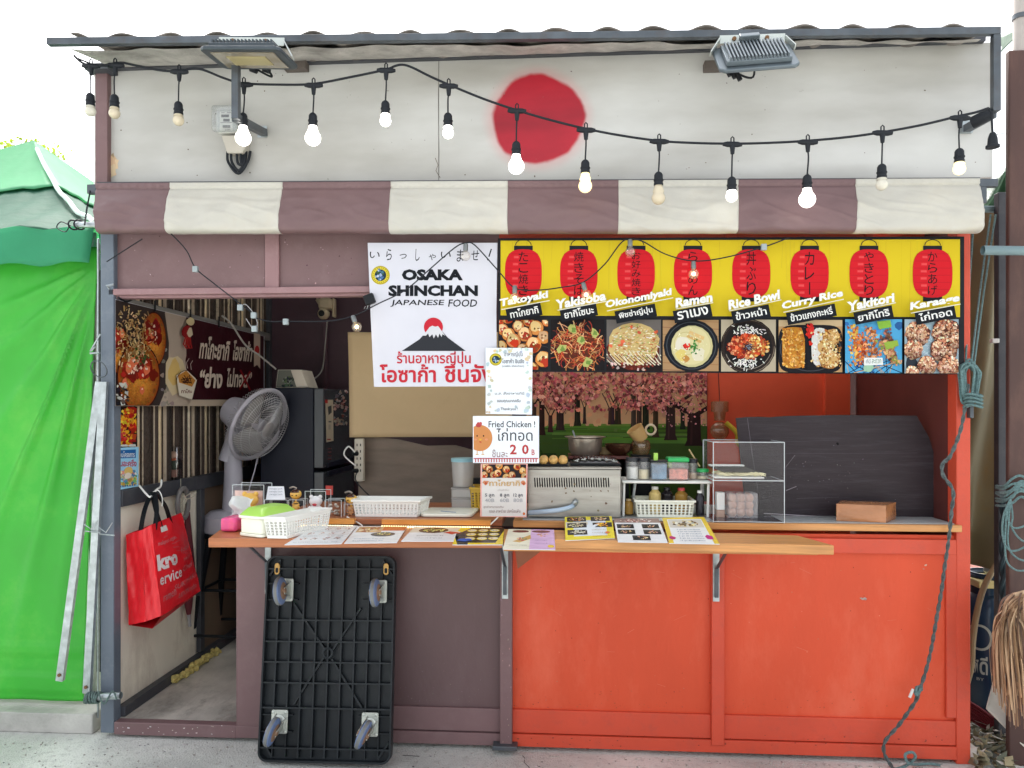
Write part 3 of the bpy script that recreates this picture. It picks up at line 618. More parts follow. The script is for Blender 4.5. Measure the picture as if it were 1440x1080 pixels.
MB().tube([at(1372,294,.3), at(1470,296,.3)], .017, 12).build('cross_pipe', Pm, None, label='grey pipe running just under the end of the awning', cat='pipe')
rope = mat('faded_teal_rope', S(104,134,134), .85, var=.3, scale=120, bump=.8, bscale=300)
roped = mat('grimy_teal_rope', S(92,102,102), .85, var=.4, scale=60, bump=.8, bscale=300)
def lay(pts, r_, n=8):   # twisted two-strand rope
    c = spline(pts, n); mb = MB(); T = 0; a_ = []; b_ = []
    for i, p in enumerate(c):
        d = (c[min(i+1,len(c)-1)]-c[max(i-1,0)]).normalized(); u = d.orthogonal().normalized(); w_ = d.cross(u)
        if i: T += (c[i]-c[i-1]).length/(r_*6)*6.28/2
        o = (u*math.cos(T)+w_*math.sin(T))*r_*.55; a_.append(p+o); b_.append(p-o)
    mb.tube(a_, r_*.62, 6); mb.tube(b_, r_*.62, 6); return mb
rp = thing('hanging_rope', 'long grimy teal rope hanging down the red front to the ground', 'rope', at(1250,1075,-.1))
pts = [(1362,540),(1352,600),(1337,640),(1326,652),(1326,668),(1340,690),(1338,720),(1334,760),(1328,800),(1324,830),(1317,870),(1310,910),(1303,940),(1295,965),(1288,985),(1276,1003),(1262,1022),(1245,1042),(1243,1058),(1250,1072)]
lay([at(x,y,-.05-.0*i) for i,(x,y) in enumerate(pts)]+[atz(1258,1082,.012)], .0075, 14).build('strand', roped, rp)
mb = MB(); c = at(1290,970,-.06)
for i in range(7): a = i*.9; mb.tube(spline([c+Vector((.016*math.cos(a+k), -.01+.012*math.sin(k*1.7+a), .016*math.sin(a*1.3+k))) for k in range(5)], 4), .005, 6)
mb.build('knot', rope, rp); MB().tube([at(1284,969,-.07), at(1279,981,-.08)], .006, 8).build('frayed_end', mat('pale_rope_end', S(220,222,216), .9), rp)
mb = MB().tube(spline([atz(1258,1082,.014), atz(1275,1076,.02), at(1287,1065,-.09), at(1283,1058,-.09), at(1273,1061,-.09), at(1277,1073,-.09), atz(1290,1075,.012), atz(1306,1074,.012), atz(1322,1076,.01)], 8), .006, 7); mb.build('loop', rope, rp)
rc = thing('rope_coil', 'teal rope coil wound on a cleat on the red corner post', 'rope coil', at(1363,600,-.05))
mb = MB()
for i in range(13):
    w_ = 7+rnd.uniform(-1,6); cx_ = 1363+rnd.uniform(-3,3); t0, t1 = 508+rnd.uniform(-3,8), 562+rnd.uniform(-6,8)
    pp = [(cx_, t0),(cx_+w_, t0+10),(cx_+w_*.9,(t0+t1)/2),(cx_+w_*.6,t1-4),(cx_,t1),(cx_-w_*.7,t1-6),(cx_-w_*.9,(t0+t1)/2),(cx_-w_,t0+8)]
    P_ = [at(x,y,-.02-.006*i*.5) for x,y in pp]; mb.tube(spline(P_+[P_[0]], 5), .0052, 6)
for k in range(4): y = 556+k*5; mb.tube([at(1363,y,-.03)+Vector((.035*math.cos(j*.5), -.03+.035*math.sin(j*.5), .006*math.sin(j))) for j in range(13)], .0052, 6)
mb.build('coil', rope, rc); mb = MB(); pb(mb, 1364, 560, 1370, 588, -.03, .03); mb.build('cleat', M_steel, rc, bevel=.004)
mb = MB()
for a_, b_ in (((1370,300),(1358,512)),((1393,302),(1366,512)),((1400,302),(1369,520))): mb.tube(spline([at(*a_,.2), at((a_[0]+b_[0])/2-1,(a_[1]+b_[1])/2,.1), at(*b_,-.03)]), .0045, 6)
mb.build('stay_line', rope, rc)
rk = thing('rope_knot', 'tangle of teal rope tied round the brown post at counter height', 'rope', at(1425,745,-.03))
mb = MB()
for k in range(8): y = 682+k*3.6+rnd.uniform(-2,2); mb.tube(spline([at(1401,y+rnd.uniform(-3,3),.1), at(1412,y+2,.0), at(1424,y-4+rnd.uniform(-5,3),-.035), at(1436,y-10+rnd.uniform(-8,6),-.04), at(1452,y-rnd.uniform(-2,8),-.03)], 6), .0055, 6)
for a, c_, y_ in ((1411,1424,772),(1415,1436,800),(1419,1446,786),(1424,1450,760),(1416,1428,740)): mb.tube(spline([at(1421,702,-.06), at(a,726,-.08), at(a-1,y_-18,-.08), at((a+c_)/2,y_,-.08), at(c_+6,y_+2,-.07), at(c_+22,y_-6,-.06)], 6), .0042, 6)
mb.build('rope', rope, rk)
lay([at(1411,700,.22), at(1411,760,.22), at(1411,838,.22), at(1411,900,.22)], .016, 16).build('rope_wrap', mat('dark_teal_rope', S(52,72,78), .8, var=.3), None, label='dark twisted rope wound down the charcoal pole', cat='rope')
MB().box(*[v for v in (at(1396,477,.2).x, at(1406,477,.2).x, .2, .23, at(1400,482,.2).z, at(1400,476,.2).z)]).build('white_clip', M_white, None, label='small white plastic clip on the charcoal pole', cat='clip', bevel=.003)
# gas bottle, hose, low table, tray, litter
cy = at(1392,850,.62); gx, gy = cy.x, .62
gasb = thing('gas_bottle', 'dark blue gas bottle with white lettering behind the red corner post', 'gas bottle', (gx,gy,0))
bl = mat('dark_blue_enamel', S(16,48,72), .3, var=.15, scale=4, dirt=.3, dirt_or_shine=S(60,80,90), dscale=7, coat=.3)
MB().lathe([(.10,0),(.13,.02),(.15,.07),(.15,.50),(.145,.55),(.12,.60),(.07,.635),(.03,.645),(0,.645)], (gx,gy,0), 28).build('cylinder', bl, gasb)
mb = MB(); mb.tube([(gx+.095*math.cos(t*.3), gy+.095*math.sin(t*.3), .70) for t in range(-2,14)], .012, 8); mb.lathe([(.1,.6),(.1,.72),(.094,.72),(.094,.6)], (gx,gy,0), 20); mb.build('collar', bl, gasb)
MB().lathe([(.02,0),(.02,.07),(.03,.08),(.03,.1),(0,.1)], (gx,gy,.64), 12).build('valve', M_galv, gasb)
MB().lathe([(.015,0),(.02,.01),(.02,.06),(.012,.06),(.012,.02),(0,.02)], (gx+.03,gy-.16,at(1405,834,.46).z), 14, (0,-1,0)).build('regulator', mat('brass', S(180,150,96), .35, metal=.8, var=.2), gasb)
def cylp(x, y, e):
    p = at(x, y, gy-.15); dx = max(-.146, min(.146, p.x-gx)); r_ = .152+e; s_ = math.asin(dx/.153); return (gx+r_*math.sin(s_), gy-r_*math.cos(s_), p.z)
pr = Print(cylp, 2e-5); wh = (196,198,186)
pr.ring(1384,900,12,17,3.2,wh,n=26); pr.text('วัสดี', 1366,926,1392,952,wh,.02); pr.text('BY', 1381,957,1388,961,wh); pr.build('lettering', INK, gasb)
hs_ = mat('beige_hose', S(176,152,112), .5, var=.12)
MB().tube(spline([(gx+.06,gy-.2,.74), at(1408,793,.35), at(1396,803,.33), at(1382,830,.32), at(1373,865,.32), at(1368,900,.33), at(1366,935,.33), at(1360,960,.33)], 8), .014, 10).build('gas_hose', hs_, None, label='beige hose curving down beside the gas bottle', cat='hose')
lt = thing('low_table', 'low table with a pale yellow stained top behind the gas hose', 'low table', (gx+.05,.9,0))
ply = mat('stained_yellow_board', S(200,180,116), .6, var=.15, scale=4, dirt=.5, dirt_or_shine=S(130,110,80), dscale=5)
tz = at(1385,818,.5).z; tx0, tx1 = at(1362,800,.8).x-.1, at(1412,800,.8).x
MB().box(tx0, tx1, .50, 1.1, tz-.035, tz).build('table_top', ply, lt, bevel=.004)
for x in (tx0+.03, tx1-.04):
    for y in (.85, 1.05): MB().box(x-.02, x+.02, y-.02, y+.02, 0, tz-.035).build('leg', M_dkgrey, lt)
mb = MB().grid(lambda u, v: (tx0+.02+.24*u, .72+.3*v, tz+.012+.02*math.sin(u*9)*math.sin(v*7)), 14, 10); mb.build('plastic_bag', mat('pink_plastic_film', S(226,160,140), .4, transl=.3), None, label='crumpled pinkish plastic bag on the low yellow table', cat='plastic bag', solid=.003, angle=180)
pl = at(1368,850,.58); box_('cardboard_box', mat('pink_cardboard', S(226,150,120), .7), at(1362,850,.85).x-.08, at(1376,850,.85).x, .82, 1.0, 0, at(1370,832,.82).z, None, label='salmon pink carton under the low table', cat='carton')
tr_ = thing('leaning_tray', 'dirty white plastic tray leaning against the charcoal pole', 'tray', atz(1400,1040,0))
wt = mat('dirty_white_plastic', S(206,200,186), .5, var=.1, dirt=.4, dirt_or_shine=S(150,136,116))
A, B, C_, D_ = at(1381,992,.12), at(1436,1048,.02), at(1440,945,.2), at(1397,940,.24)
def tray(u, v):
    p = A.lerp(B, u).lerp(D_.lerp(C_, u), v); e = min(u, 1-u, v, 1-v); return p+Vector((0,-.035*(1-min(1,e/.1)),0))
MB().grid(tray, 24, 24).build('tray_shell', wt, tr_, solid=.004, angle=180)
mb = MB()
for k in range(7): mb.tube(spline([at(1360,985+k*4,.4), at(1378,996+k*4,.36), at(1400,1012+k*3.5,.3)], 5), .007, 6)
mb.build('red_cord_bundle', mat('dark_red_cord', S(120,34,44), .6, var=.3), None, label='bundle of dark red cords on the ground beside the gas bottle', cat='cords')
mb = MB(); lc = [S(120,116,92), S(150,140,110), S(96,98,84), S(186,182,172), S(110,96,74)]
lit = print_mat('dry_leaves_and_scraps', .8, 1., .2)
for _ in range(190):
    mb.col = rnd.choice(lc); p = atz(rnd.uniform(1362,1425), rnd.uniform(1005,1085), .01); u = Vector((rnd.gauss(0,1), rnd.gauss(0,1), rnd.gauss(0,.35))).normalized(); v = u.cross(Vector((rnd.gauss(0,.3),rnd.gauss(0,.3),1))).normalized(); s_ = rnd.uniform(.02,.055); p.z += rnd.uniform(.006,.04)
    mb.add([p-u*s_, p-u*s_*.2+v*s_*.4, p+u*s_+Vector((0,0,.01)), p+u*s_*.1-v*s_*.45], [(0,1,2),(0,2,3)])
mb.build('litter', lit, None, label='dry leaves and plastic scraps on the ground', cat='litter', kind='stuff', smooth=False)
rf_ = thing('raffia_bundle', 'bundle of dry raffia strips tied to the brown post', 'raffia bundle', at(1420,1010,-.12))
ra = [mat('raffia_%s' % n, S(*c), .6, var=.3, scale=8, stretch=(4,4,.6)) for n, c in (('pale', (196,164,130)), ('tan', (158,122,92)), ('dark', (104,78,62)))]
mb = MB()
for i in range(230):
    mb.m = rnd.choice((0,0,1,1,2)); q = rnd.random(); Y = -.1-.12*rnd.random()
    sx, sy = 1436+rnd.uniform(-10,14), 836+rnd.uniform(-4,8); ex_ = 1398+q*58+rnd.uniform(-6,6); ey_ = 925+rnd.uniform(0,105)*(.35+.65*min(1, abs(ex_-1392)/30))
    mx_ = 1396+q*52; c = spline([at(sx,sy,Y+.04), at((sx+mx_)/2+rnd.uniform(-3,3)-4, sy+16+rnd.uniform(-4,10), Y), at(mx_+rnd.uniform(-5,5), 892+rnd.uniform(-14,14), Y-.01), at(ex_, ey_, Y+.02)], 5)
    wv = rnd.uniform(.003,.0075); a = rnd.uniform(0,3.1); sdv = Vector((math.cos(a), math.sin(a), 0)); vs = []
    for k, p in enumerate(c): ww = wv*(1-.6*k/len(c)); vs += [p-sdv*ww, p+sdv*ww]
    mb.add(vs, [(2*k,2*k+1,2*k+3,2*k+2) for k in range(len(c)-1)])
mb.build('strips', ra, rf_, smooth=False)
MB().tube([at(1426,838,-.16), at(1440,834,-.17), at(1455,836,-.15)], .012, 8).build('tie', ra[0], rf_)
MB().tube([at(1398,190,.3), at(1440,182,.3)], .002, 5).build('thin_wire', M_rubber, None, label='thin wire stretched from the stall to the brown post', cat='wire')
# ================================================================ SIGNS AND PRINTS
DK = (30,34,40)
def board_thing(name, poly, Y, d, m, label, cat, group=None):
    mb = MB().prism([at(x,y,Y) for x,y in poly][::-1], (0,d,0)); return mb.build(name, m, None, label=label, cat=cat, group=group, smooth=False)
M_sheet = mat('white_vinyl_sheet', S(204,204,213), .45, var=.03, bump=.15, bscale=6)
M_bk = mat('black_vinyl', S(20,22,27), .5, var=.05, spec=.2)
# ---- menu board
mbd = board_thing('menu_board', [(700.5,335),(1356,332.5),(1356,526.5),(700.5,522.5)], -.045, .012, M_bk, 'wide yellow menu board with eight red lanterns above food photos', 'menu board')
P = Print(on_front(-.045), 1e-5)
P.poly([(704,338.5),(1350,336.5),(1350,446),(704,443.5)], (226,200,36))
for _ in range(60): x = rnd.uniform(706,1345); P.line([(x,340),(x+rnd.uniform(-2,2),rnd.uniform(360,442))], rnd.uniform(.3,.7), vary((214,188,40), .06))
lan = [736,814,894.5,974.5,1056.5,1138.5,1222,1311.5]; wd = [26,26.5,26.5,27,27,27,27.5,28]
kj = ['たこ焼き','焼きそば','お好み焼き','らーめん','丼ぶり','カレー','やきとり','からあげ']
en = [('Takoyaki',703,772,408,434),('Yakisoba',782,852,409,435),('Okonomiyaki',851,946,404,436),('Ramen',949,1002,411,433),('Rice Bowl',1023,1098,407,436),('Curry Rice',1099,1186,406,438),('Yakitori',1192,1259,411,438),('Karaage',1279,1350,413,439)]
th = [('ทาโกยากิ',714,760,424,452),('ยากิโซบะ',790,838,424,453),('พิซซ่าญี่ปุ่น',867,921,424,456),('ราเมง',949,999,426,454),('ข้าวหน้า',1031,1081,426,455),('ข้าวแกงกะหรี่',1108,1174,424,458),('ยากิโทริ',1203,1254,427,457),('ไก่ทอด',1289,1342,427,457)]
for i, cx_ in enumerate(lan):
    w_ = wd[i]; P.ring(cx_, 345, 11, 8, 1.1, DK, 180, 360, 12); P.rect(cx_-13.2, 345.5, cx_+13.2, 352, DK)
    P.rect(cx_-13.5, 414, cx_+13.5, 424, DK)
    P.ell(cx_, 384.5, w_, 34, (216,28,40), 0, 40, 2.9)
    for k in range(6): y = 357+k*10; hw_ = w_*(1-.02*abs(k-2.7)**2); P.line([(cx_-hw_*.93,y),(cx_+hw_*.93,y)], .7, (186,24,36)); P.line([(cx_-hw_*.6,y+4.5),(cx_-hw_*.3,y+4.5)], 3.2, (236,78,80))
    P.vtext(kj[i], cx_, 353, 416, 13.5 if len(kj[i]) < 5 else 12.5, (40,22,26), .006)
# ---- food pictures
def fd_bg(P, r, c): P.clip = r; P.rect(*r, c)
def takoball(P, x, y, r):
    P.blob(x, y+.4, r*1.06, (96,44,22), 14, .03); P.blob(x, y, r, vary((206,130,66)), 14, .05); P.blob(x-r*.1, y-r*.2, r*.75, vary((236,196,140)), 12, .12); 
    if rnd.random() < .7: P.blob(x+r*.2, y+r*.25, r*.62, vary((178,52,26), .2), 9, .35)
    for _ in range(5): P.blob(x+rnd.uniform(-r,r)*.5, y+rnd.uniform(-r,r)*.5, r*.16, vary((250,226,180) if rnd.random() < .6 else (120,80,40)), 6, .5)
def fd_tako(P, r):
    fd_bg(P, r, (28,26,32)); x0, y0, x1, y1 = r
    for _ in range(6): P.line([(x0,rnd.uniform(y0,y1)),(x1,rnd.uniform(y0,y1))], .5, (70,66,70))
    for x, y, q in ((703,452,6),(714,447,8),(707,463,8),(730,446,7),(729,459,8),(743,451,8),(754,461,10),(715,470,9),(738,470,10),(722,479,10),(765,474,9),(750,485,11),(705,487,8),(764,505,11),(735,492,9),(712,500,9),(748,518,9),(769,452,7)): takoball(P, x, y, q)
def fd_noodle(P, r):
    fd_bg(P, r, (26,22,24)); x0, y0, x1, y1 = r; cx, cy = (x0+x1)/2, (y0+y1)/2+3
    P.blob(cx, cy, 31, (92,42,26), 20, .12, .92)
    for _ in range(230):
        a = rnd.uniform(0,6.28); q = 32*math.sqrt(rnd.random()); x, y = cx+q*math.cos(a)*1.1, cy+q*math.sin(a)*.95; t = rnd.uniform(0,6.28); k = rnd.uniform(-.5,.5); pts = []
        for s in range(6): pts.append((x,y)); x += 3*math.cos(t); y += 3*math.sin(t); t += k
        P.line(pts, rnd.uniform(.7,1.3), vary(rnd.choice(((200,110,60),(220,150,90),(150,66,36),(232,178,128),(120,46,30),(190,60,40)))))
    for x, y in ((806,464),(836,468),(790,490),(826,510),(818,478)):
        P.blob(x, y, 6.5, (188,190,110), 9, .4); P.blob(x+1, y, 3.5, (120,150,70), 8, .4)
def fd_okono(P, r):
    fd_bg(P, r, (110,104,100)); x0, y0, x1, y1 = r; cx, cy = (x0+x1)/2, (y0+y1)/2-1
    P.rect(x0, y1-12, x1, y1, (30,18,18)); P.blob(cx, cy+6, 37, (96,34,22), 18, .06, .85); P.blob(cx, cy, 36, (214,186,124), 18, .07, .82)
    for k in range(17): x = x0-6+k*5.4; P.line([(x, y1-26+rnd.uniform(-3,4)),(x+9, y1-14+rnd.uniform(-2,3)),(x+15,y1-8)], 1.5, (244,236,206)); P.line([(x+2, y1-22),(x+12,y1-12)], 1.2, (110,44,28))
    for _ in range(330):
        a = rnd.uniform(0,6.28); q = math.sqrt(rnd.random()); x, y = cx+34*q*math.cos(a), cy-3+25*q*math.sin(a); t = rnd.uniform(-.9,.6); l = rnd.uniform(1.5,4.5)
        P.line([(x,y),(x+l*math.cos(t),y+l*math.sin(t))], rnd.uniform(.7,1.6), vary(rnd.choice(((246,232,190),(232,202,140),(206,160,96),(150,166,90),(250,244,220),(196,110,70)))))
    for _ in range(9): P.blob(rnd.uniform(x0+5,x1-4), y0+rnd.uniform(10,40), rnd.uniform(1.5,3), vary((214,96,64)), 7, .4)
    for _ in range(26): P.blob(rnd.uniform(x0,x1), y1-rnd.uniform(1,13), rnd.uniform(.8,2.4), vary((150,64,50) if rnd.random() < .6 else (220,190,180)), 7, .5)
def fd_ramen(P, r):
    fd_bg(P, r, (176,140,100)); x0, y0, x1, y1 = r
    for k in range(8): P.line([(x0,y0+k*10),(x1,y0+k*10+3)], 1, vary((150,112,78)))
    cx, cy = 972, 486; P.ell(cx,cy,39,37,(24,26,32)); P.ring(cx,cy,34.5,33,1.2,(66,72,80),n=30); P.ell(cx+1,cy+1,29.5,29.5,(206,198,146)); P.ell(cx,cy,27,27,(222,212,160))
    P.ring(cx-7,cy-3,17,16,.8,(196,182,120),n=20)
    P.blob(cx-12,cy-3,11,(232,226,206),10,.2); P.line([(cx-3,cy-19),(cx+18,cy-10)],5,(226,190,126)); P.line([(cx-6,cy-14),(cx+14,cy-5)],4,(214,172,104)); P.blob(cx-14,cy+12,9,(226,206,120),10,.25); P.blob(cx+10,cy+13,9,(230,222,196),10,.3); P.blob(cx-8,cy+18,5,(196,140,70),8,.4)
    for _ in range(40): a = rnd.uniform(0,6.28); P.blob(cx+4+6*rnd.gauss(0,.6), cy+3+6*rnd.gauss(0,.7), rnd.uniform(.8,1.8), vary((70,140,60)), 6, .4)
    for _ in range(14): P.blob(cx-7+rnd.gauss(0,2.4), cy+rnd.gauss(0,2), rnd.uniform(1,2.4), vary((206,44,34)), 7, .4)
    for _ in range(60): a = rnd.uniform(0,6.28); q = 26*math.sqrt(rnd.random()); P.blob(cx+q*math.cos(a), cy+q*math.sin(a), rnd.uniform(.4,1.1), vary((238,230,190)), 6, .3)
def fd_rice(P, r):
    fd_bg(P, r, (186,174,150)); x0, y0, x1, y1 = r; cx, cy = 1052, 487
    P.ell(cx,cy,39,39,(44,34,30)); P.ring(cx,cy,37,37,1,(130,116,100),n=30); P.ell(cx,cy,34,34,(26,22,22)); P.ring(cx,cy,33,32,.8,(150,140,128),20,160)
    for _ in range(150):
        x, y = cx+rnd.gauss(0,10), cy+rnd.choice((-22,22))+rnd.gauss(0,4); t = rnd.uniform(0,3.1); l = rnd.uniform(2,5); P.line([(x,y),(x+l*math.cos(t),y+l*math.sin(t))], 1.1, vary((240,238,232), .06))
    P.blob(cx,cy,27,(156,62,34),16,.1,.62)
    for _ in range(260):
        q = math.sqrt(rnd.random()); a = rnd.uniform(0,6.28); x, y = cx+30*q*math.cos(a), cy+17*q*math.sin(a); lf = (x-cx)/30
        P.blob(x, y, rnd.uniform(.9,2.6), vary(rnd.choice(((200,66,32),(226,116,66),(150,40,24),(236,160,110))) if lf < .1 else rnd.choice(((236,176,92),(244,214,150),(206,120,56),(190,76,40)))), 7, .45)
    for _ in range(34): P.line([(cx+rnd.gauss(0,3.5),cy+rnd.gauss(0,3)),(cx+rnd.gauss(0,4.5),cy+rnd.gauss(0,4))], .8, vary((40,36,46), .3))
    for _ in range(5): P.line([(cx+rnd.gauss(0,2),cy+rnd.gauss(0,2)),(cx+rnd.gauss(0,3),cy+rnd.gauss(0,3))], .6, (150,160,176))
def fd_curry(P, r):
    fd_bg(P, r, (190,150,104)); x0, y0, x1, y1 = r; P.rect(x0,y0,x1,y0+9,(206,180,140))
    P.ell((x0+x1)/2,(y0+y1)/2+4,45,34,(24,24,30),0,30,5); P.ring((x0+x1)/2,(y0+y1)/2+4,42.5,31,1,(70,74,82),n=30)
    P.ell(1116,489,16,29,(206,138,46),0,24,4)
    for _ in range(330):
        x, y = rnd.uniform(1101,1131), rnd.uniform(462,517); P.blob(x, y, rnd.uniform(.6,2.1), vary(rnd.choice(((218,152,60),(230,172,84),(200,126,42),(236,190,110),(176,104,34)))), 7, .5)
    P.line([(1128,458),(1134,478),(1139,520)], 3.4, (24,24,30)); P.rect(1135,500,1138,521,(24,24,30)); P.rect(1133,455,1141,462,(24,24,30))
    P.ell(1153,488,12,27,(226,224,218),0,20,3)
    for _ in range(160): P.blob(rnd.uniform(1142,1163), rnd.uniform(462,512), rnd.uniform(.6,1.4), vary((236,234,230), .07), 6, .3)
    for _ in range(30): P.blob(1137+rnd.uniform(-3,7), 466+rnd.gauss(0,5), rnd.uniform(1.5,3), vary((214,40,34)), 7, .4)
    for cx2, cy2, q2 in ((1170,474,12),(1162,488,12),(1166,506,14)): P.blob(cx2,cy2,q2,(176,120,62),12,.15); P.blob(cx2-.5,cy2-1,q2*.93,(218,176,112),12,.15)
    for _ in range(330):
        x, y = 1166+rnd.gauss(0,7.5), 488+rnd.uniform(-24,28); P.blob(min(1182,x), y, rnd.uniform(.5,1.8), vary(rnd.choice(((222,180,112),(240,210,150),(190,136,66),(160,98,44),(246,226,180)))), 7, .45)
def fd_yaki(P, r):
    fd_bg(P, r, (82,168,216)); x0, y0, x1, y1 = r
    for _ in range(26): P.blob(rnd.uniform(x0,x1), rnd.uniform(y0,y1), rnd.uniform(2,6), vary(rnd.choice(((110,190,232),(60,140,196),(46,110,170)))), 8, .4)
    for _ in range(16): P.line([(rnd.uniform(x0,x1),y1),(rnd.uniform(x0,x1),y1-rnd.uniform(8,20))], 1.1, vary(rnd.choice(((30,40,90),(196,170,130),(20,30,60)))))
    for bx, by, ex, ey, cs in ((1200,458,1205,516,((236,190,90),(216,140,60),(180,90,40))),(1210,470,1216,512,((206,96,44),(226,150,90),(150,60,30))),(1223,460,1232,508,((190,110,60),(150,80,44),(220,160,110))),(1246,462,1254,506,((128,84,70),(170,110,90),(96,60,50))),(1240,480,1262,512,((180,120,80),(140,150,70),(210,160,120)))):
        for k in range(110):
            q = rnd.random(); P.blob(bx+(ex-bx)*q+rnd.gauss(0,4), by+(ey-by)*q+rnd.gauss(0,1.5), rnd.uniform(.8,2.6), vary(rnd.choice(cs)), 7, .45)
    P.poly([(1233,452),(1252,450),(1254,460),(1236,463)], (140,190,70)); P.poly([(1243,482),(1262,478),(1264,486),(1246,492)], (150,180,70)); P.blob(1222,517,8,(160,200,170),8,.3)
    P.poly([(1215,503),(1241,503),(1242,513),(1215,514)], (236,240,238)); P.text('ที่นี่', 1218,505,1224,511,(60,80,100)); P.text('สะดวก', 1226,505,1239,511,(60,120,80))
def fd_kara(P, r):
    fd_bg(P, r, (160,184,196)); x0, y0, x1, y1 = r
    for _ in range(40): P.line([(rnd.uniform(x0,x1),rnd.uniform(y0,y1)),(rnd.uniform(x0,x1),rnd.uniform(y0,y1))], .5, vary((200,214,220)))
    P.blob(1282,512,9,(50,56,66),8,.4)
    for cx, cy, q in ((1290,470,17),(1284,492,13),(1330,468,19),(1328,492,18),(1304,514,13),(1334,516,15),(1283,524,9),(1346,480,10)):
        P.blob(cx, cy, q*1.04, (92,52,40), 14, .12)
        for _ in range(int(q*17)):
            a = rnd.uniform(0,6.28); d = q*math.sqrt(rnd.random()); k = 1-.28*(d*math.sin(a))/q
            P.blob(cx+d*math.cos(a), cy+d*math.sin(a), rnd.uniform(.7,2.1), vary(shade(rnd.choice(((206,154,122),(226,184,150),(176,116,88),(150,84,64),(238,206,178))), k), .1), 7, .45)
for fn_, r in ((fd_tako,(702,450,770.5,520)),(fd_noodle,(774.5,449.5,850,521)),(fd_okono,(853,449.5,929.5,521.5)),(fd_ramen,(932,450,1010.5,522)),(fd_rice,(1014,449.5,1091,522.5)),(fd_curry,(1095,450,1184.5,523.5)),(fd_yaki,(1188.5,449,1268.5,524.5)),(fd_kara,(1272,449,1348,525))): fn_(P, r)
P.clip = None
for i in range(8):
    s, x0, x1, y0, y1 = th[i]; cx, cy = (x0+x1)/2, (y0+y1)/2+1; a = R(-11); c, q = math.cos(a), math.sin(a); hw_, hh = (x1-x0)/2+2, 8.8
    P.poly([(cx+u*c-v*q, cy+u*q+v*c) for u, v in ((-hw_,-hh),(hw_,-hh),(hw_,hh),(-hw_,hh))], (24,28,34))
    P.text(s, x0+3, cy-6.5, x1-3, cy+5, (244,244,240), .018, 0, 11)
    s, x0, x1, y0, y1 = en[i]; cx, cy = (x0+x1)/2, (y0+y1)/2; a = -math.atan2(y1-y0-13, x1-x0)
    dg = -math.degrees(a); hh = 6.5
    P.text(s, x0-.6, cy-hh-.5, x1+.6, cy+hh+.7, (206,204,176), .045, .15, dg); P.text(s, x0, cy-hh, x1, cy+hh, (250,250,248), .034, .15, dg)
    c, q = math.cos(a), math.sin(a); P.line([(cx+u*c-(hh+1.6)*q, cy+u*q+(hh+1.6)*c) for u in (-(x1-x0)/2,(x1-x0)/2)], 1.1, (240,238,220))
P.build('printed_face', INK, mbd)
# ---- shop poster
pos = board_thing('shop_poster', [(517,341.5),(699.5,341.5),(698,440),(699,543),(526,544),(521,440)], -.038, .002, M_sheet, 'white shop poster with bold black lettering above a dark mountain and red sun', 'poster')
P = Print(on_front(-.038), 2e-5)
BK = (26,30,36)
for ch, x0, x1, y0, y1 in (('い',520,534,354,363),('ら',543,551,350,366),('っ',562,572,357,364),('し',584,590,350,367),('や',603,613,357,366),('い',620,634,354,363),('ま',642,652,351,368),('せ',663,674,352,366)): P.text(ch, x0, y0, x1, y1, BK, .004, .1)
P.line([(691,350),(687.5,361)], 1.8, BK); P.blob(686,365,1.2,BK)
def emblem(P, cx, cy, r):
    P.ell(cx,cy,r,r,(226,206,60),n=28); P.ring(cx,cy,r*.93,r*.93,r*.05,(120,116,40),n=26); P.ell(cx,cy,r*.62,r*.62,(40,62,74),n=22)
    for _ in range(16): P.blob(cx+rnd.gauss(0,r*.25), cy+rnd.gauss(0,r*.25), r*rnd.uniform(.08,.2), vary(rnd.choice(((150,180,210),(60,90,70),(196,210,220),(80,120,160)))), 7, .4)
    for k in range(22):
        t = k/22*6.28; P.blob(cx+r*.78*math.cos(t), cy+r*.78*math.sin(t), r*.055, (110,108,50), 4, .2)
emblem(P, 535, 387, 13.2)
P.text('OSAKA', 565,378.5,651,394.5,BK,.056); P.text('SHINCHAN', 546,401,672,416.5,BK,.052); P.text('JAPANESE', 549,421.5,625,431.5,BK,.012,.12); P.text('FOOD', 630,421,671,431.5,BK,.012,.15)
P.ell(609.5,460,13.4,13.4,(208,44,60),n=32)
P.poly([(565,493.5),(590,477),(598,468),(604,461),(608,459),(612,460),(616,459.5),(622,466),(630,475),(655,493.5)], (52,54,60))
P.poly([(594.5,472),(600,465.5),(604,460),(608,458),(612,459.5),(616,458.5),(621,465),(626,472),(622,470),(621,474),(618,469),(616,475),(613,470),(610,476),(608,470),(604,474),(602,469),(599,472)], (226,226,232))
P.text('ร้านอาหารญี่ปุ่น', 558,494,662,516,(206,48,62),.018); P.text('โอซาก้า', 534,512,613,538,(206,48,62),.024); P.text('ชินจัง', 625,512,694,538,(206,48,62),.024)
P.build('printed_face', INK, pos)
MBc = MB().box(at(514,420,-.06).x, at(528,420,-.06).x, -.062, -.03, at(521,427,-.06).z, at(521,413,-.06).z)
bc = MBc.build('binder_clip', M_black, None, label='black binder clip gripping the left edge of the white shop poster', cat='clip', bevel=.003); bc.rotation_euler = (0, R(-20), 0)
MB().tube([at(513,428,-.06), at(510,431,-.06), at(514,432,-.06), at(517,428,-.06)], .0015, 5).build('clip_handle', M_galv, bc)
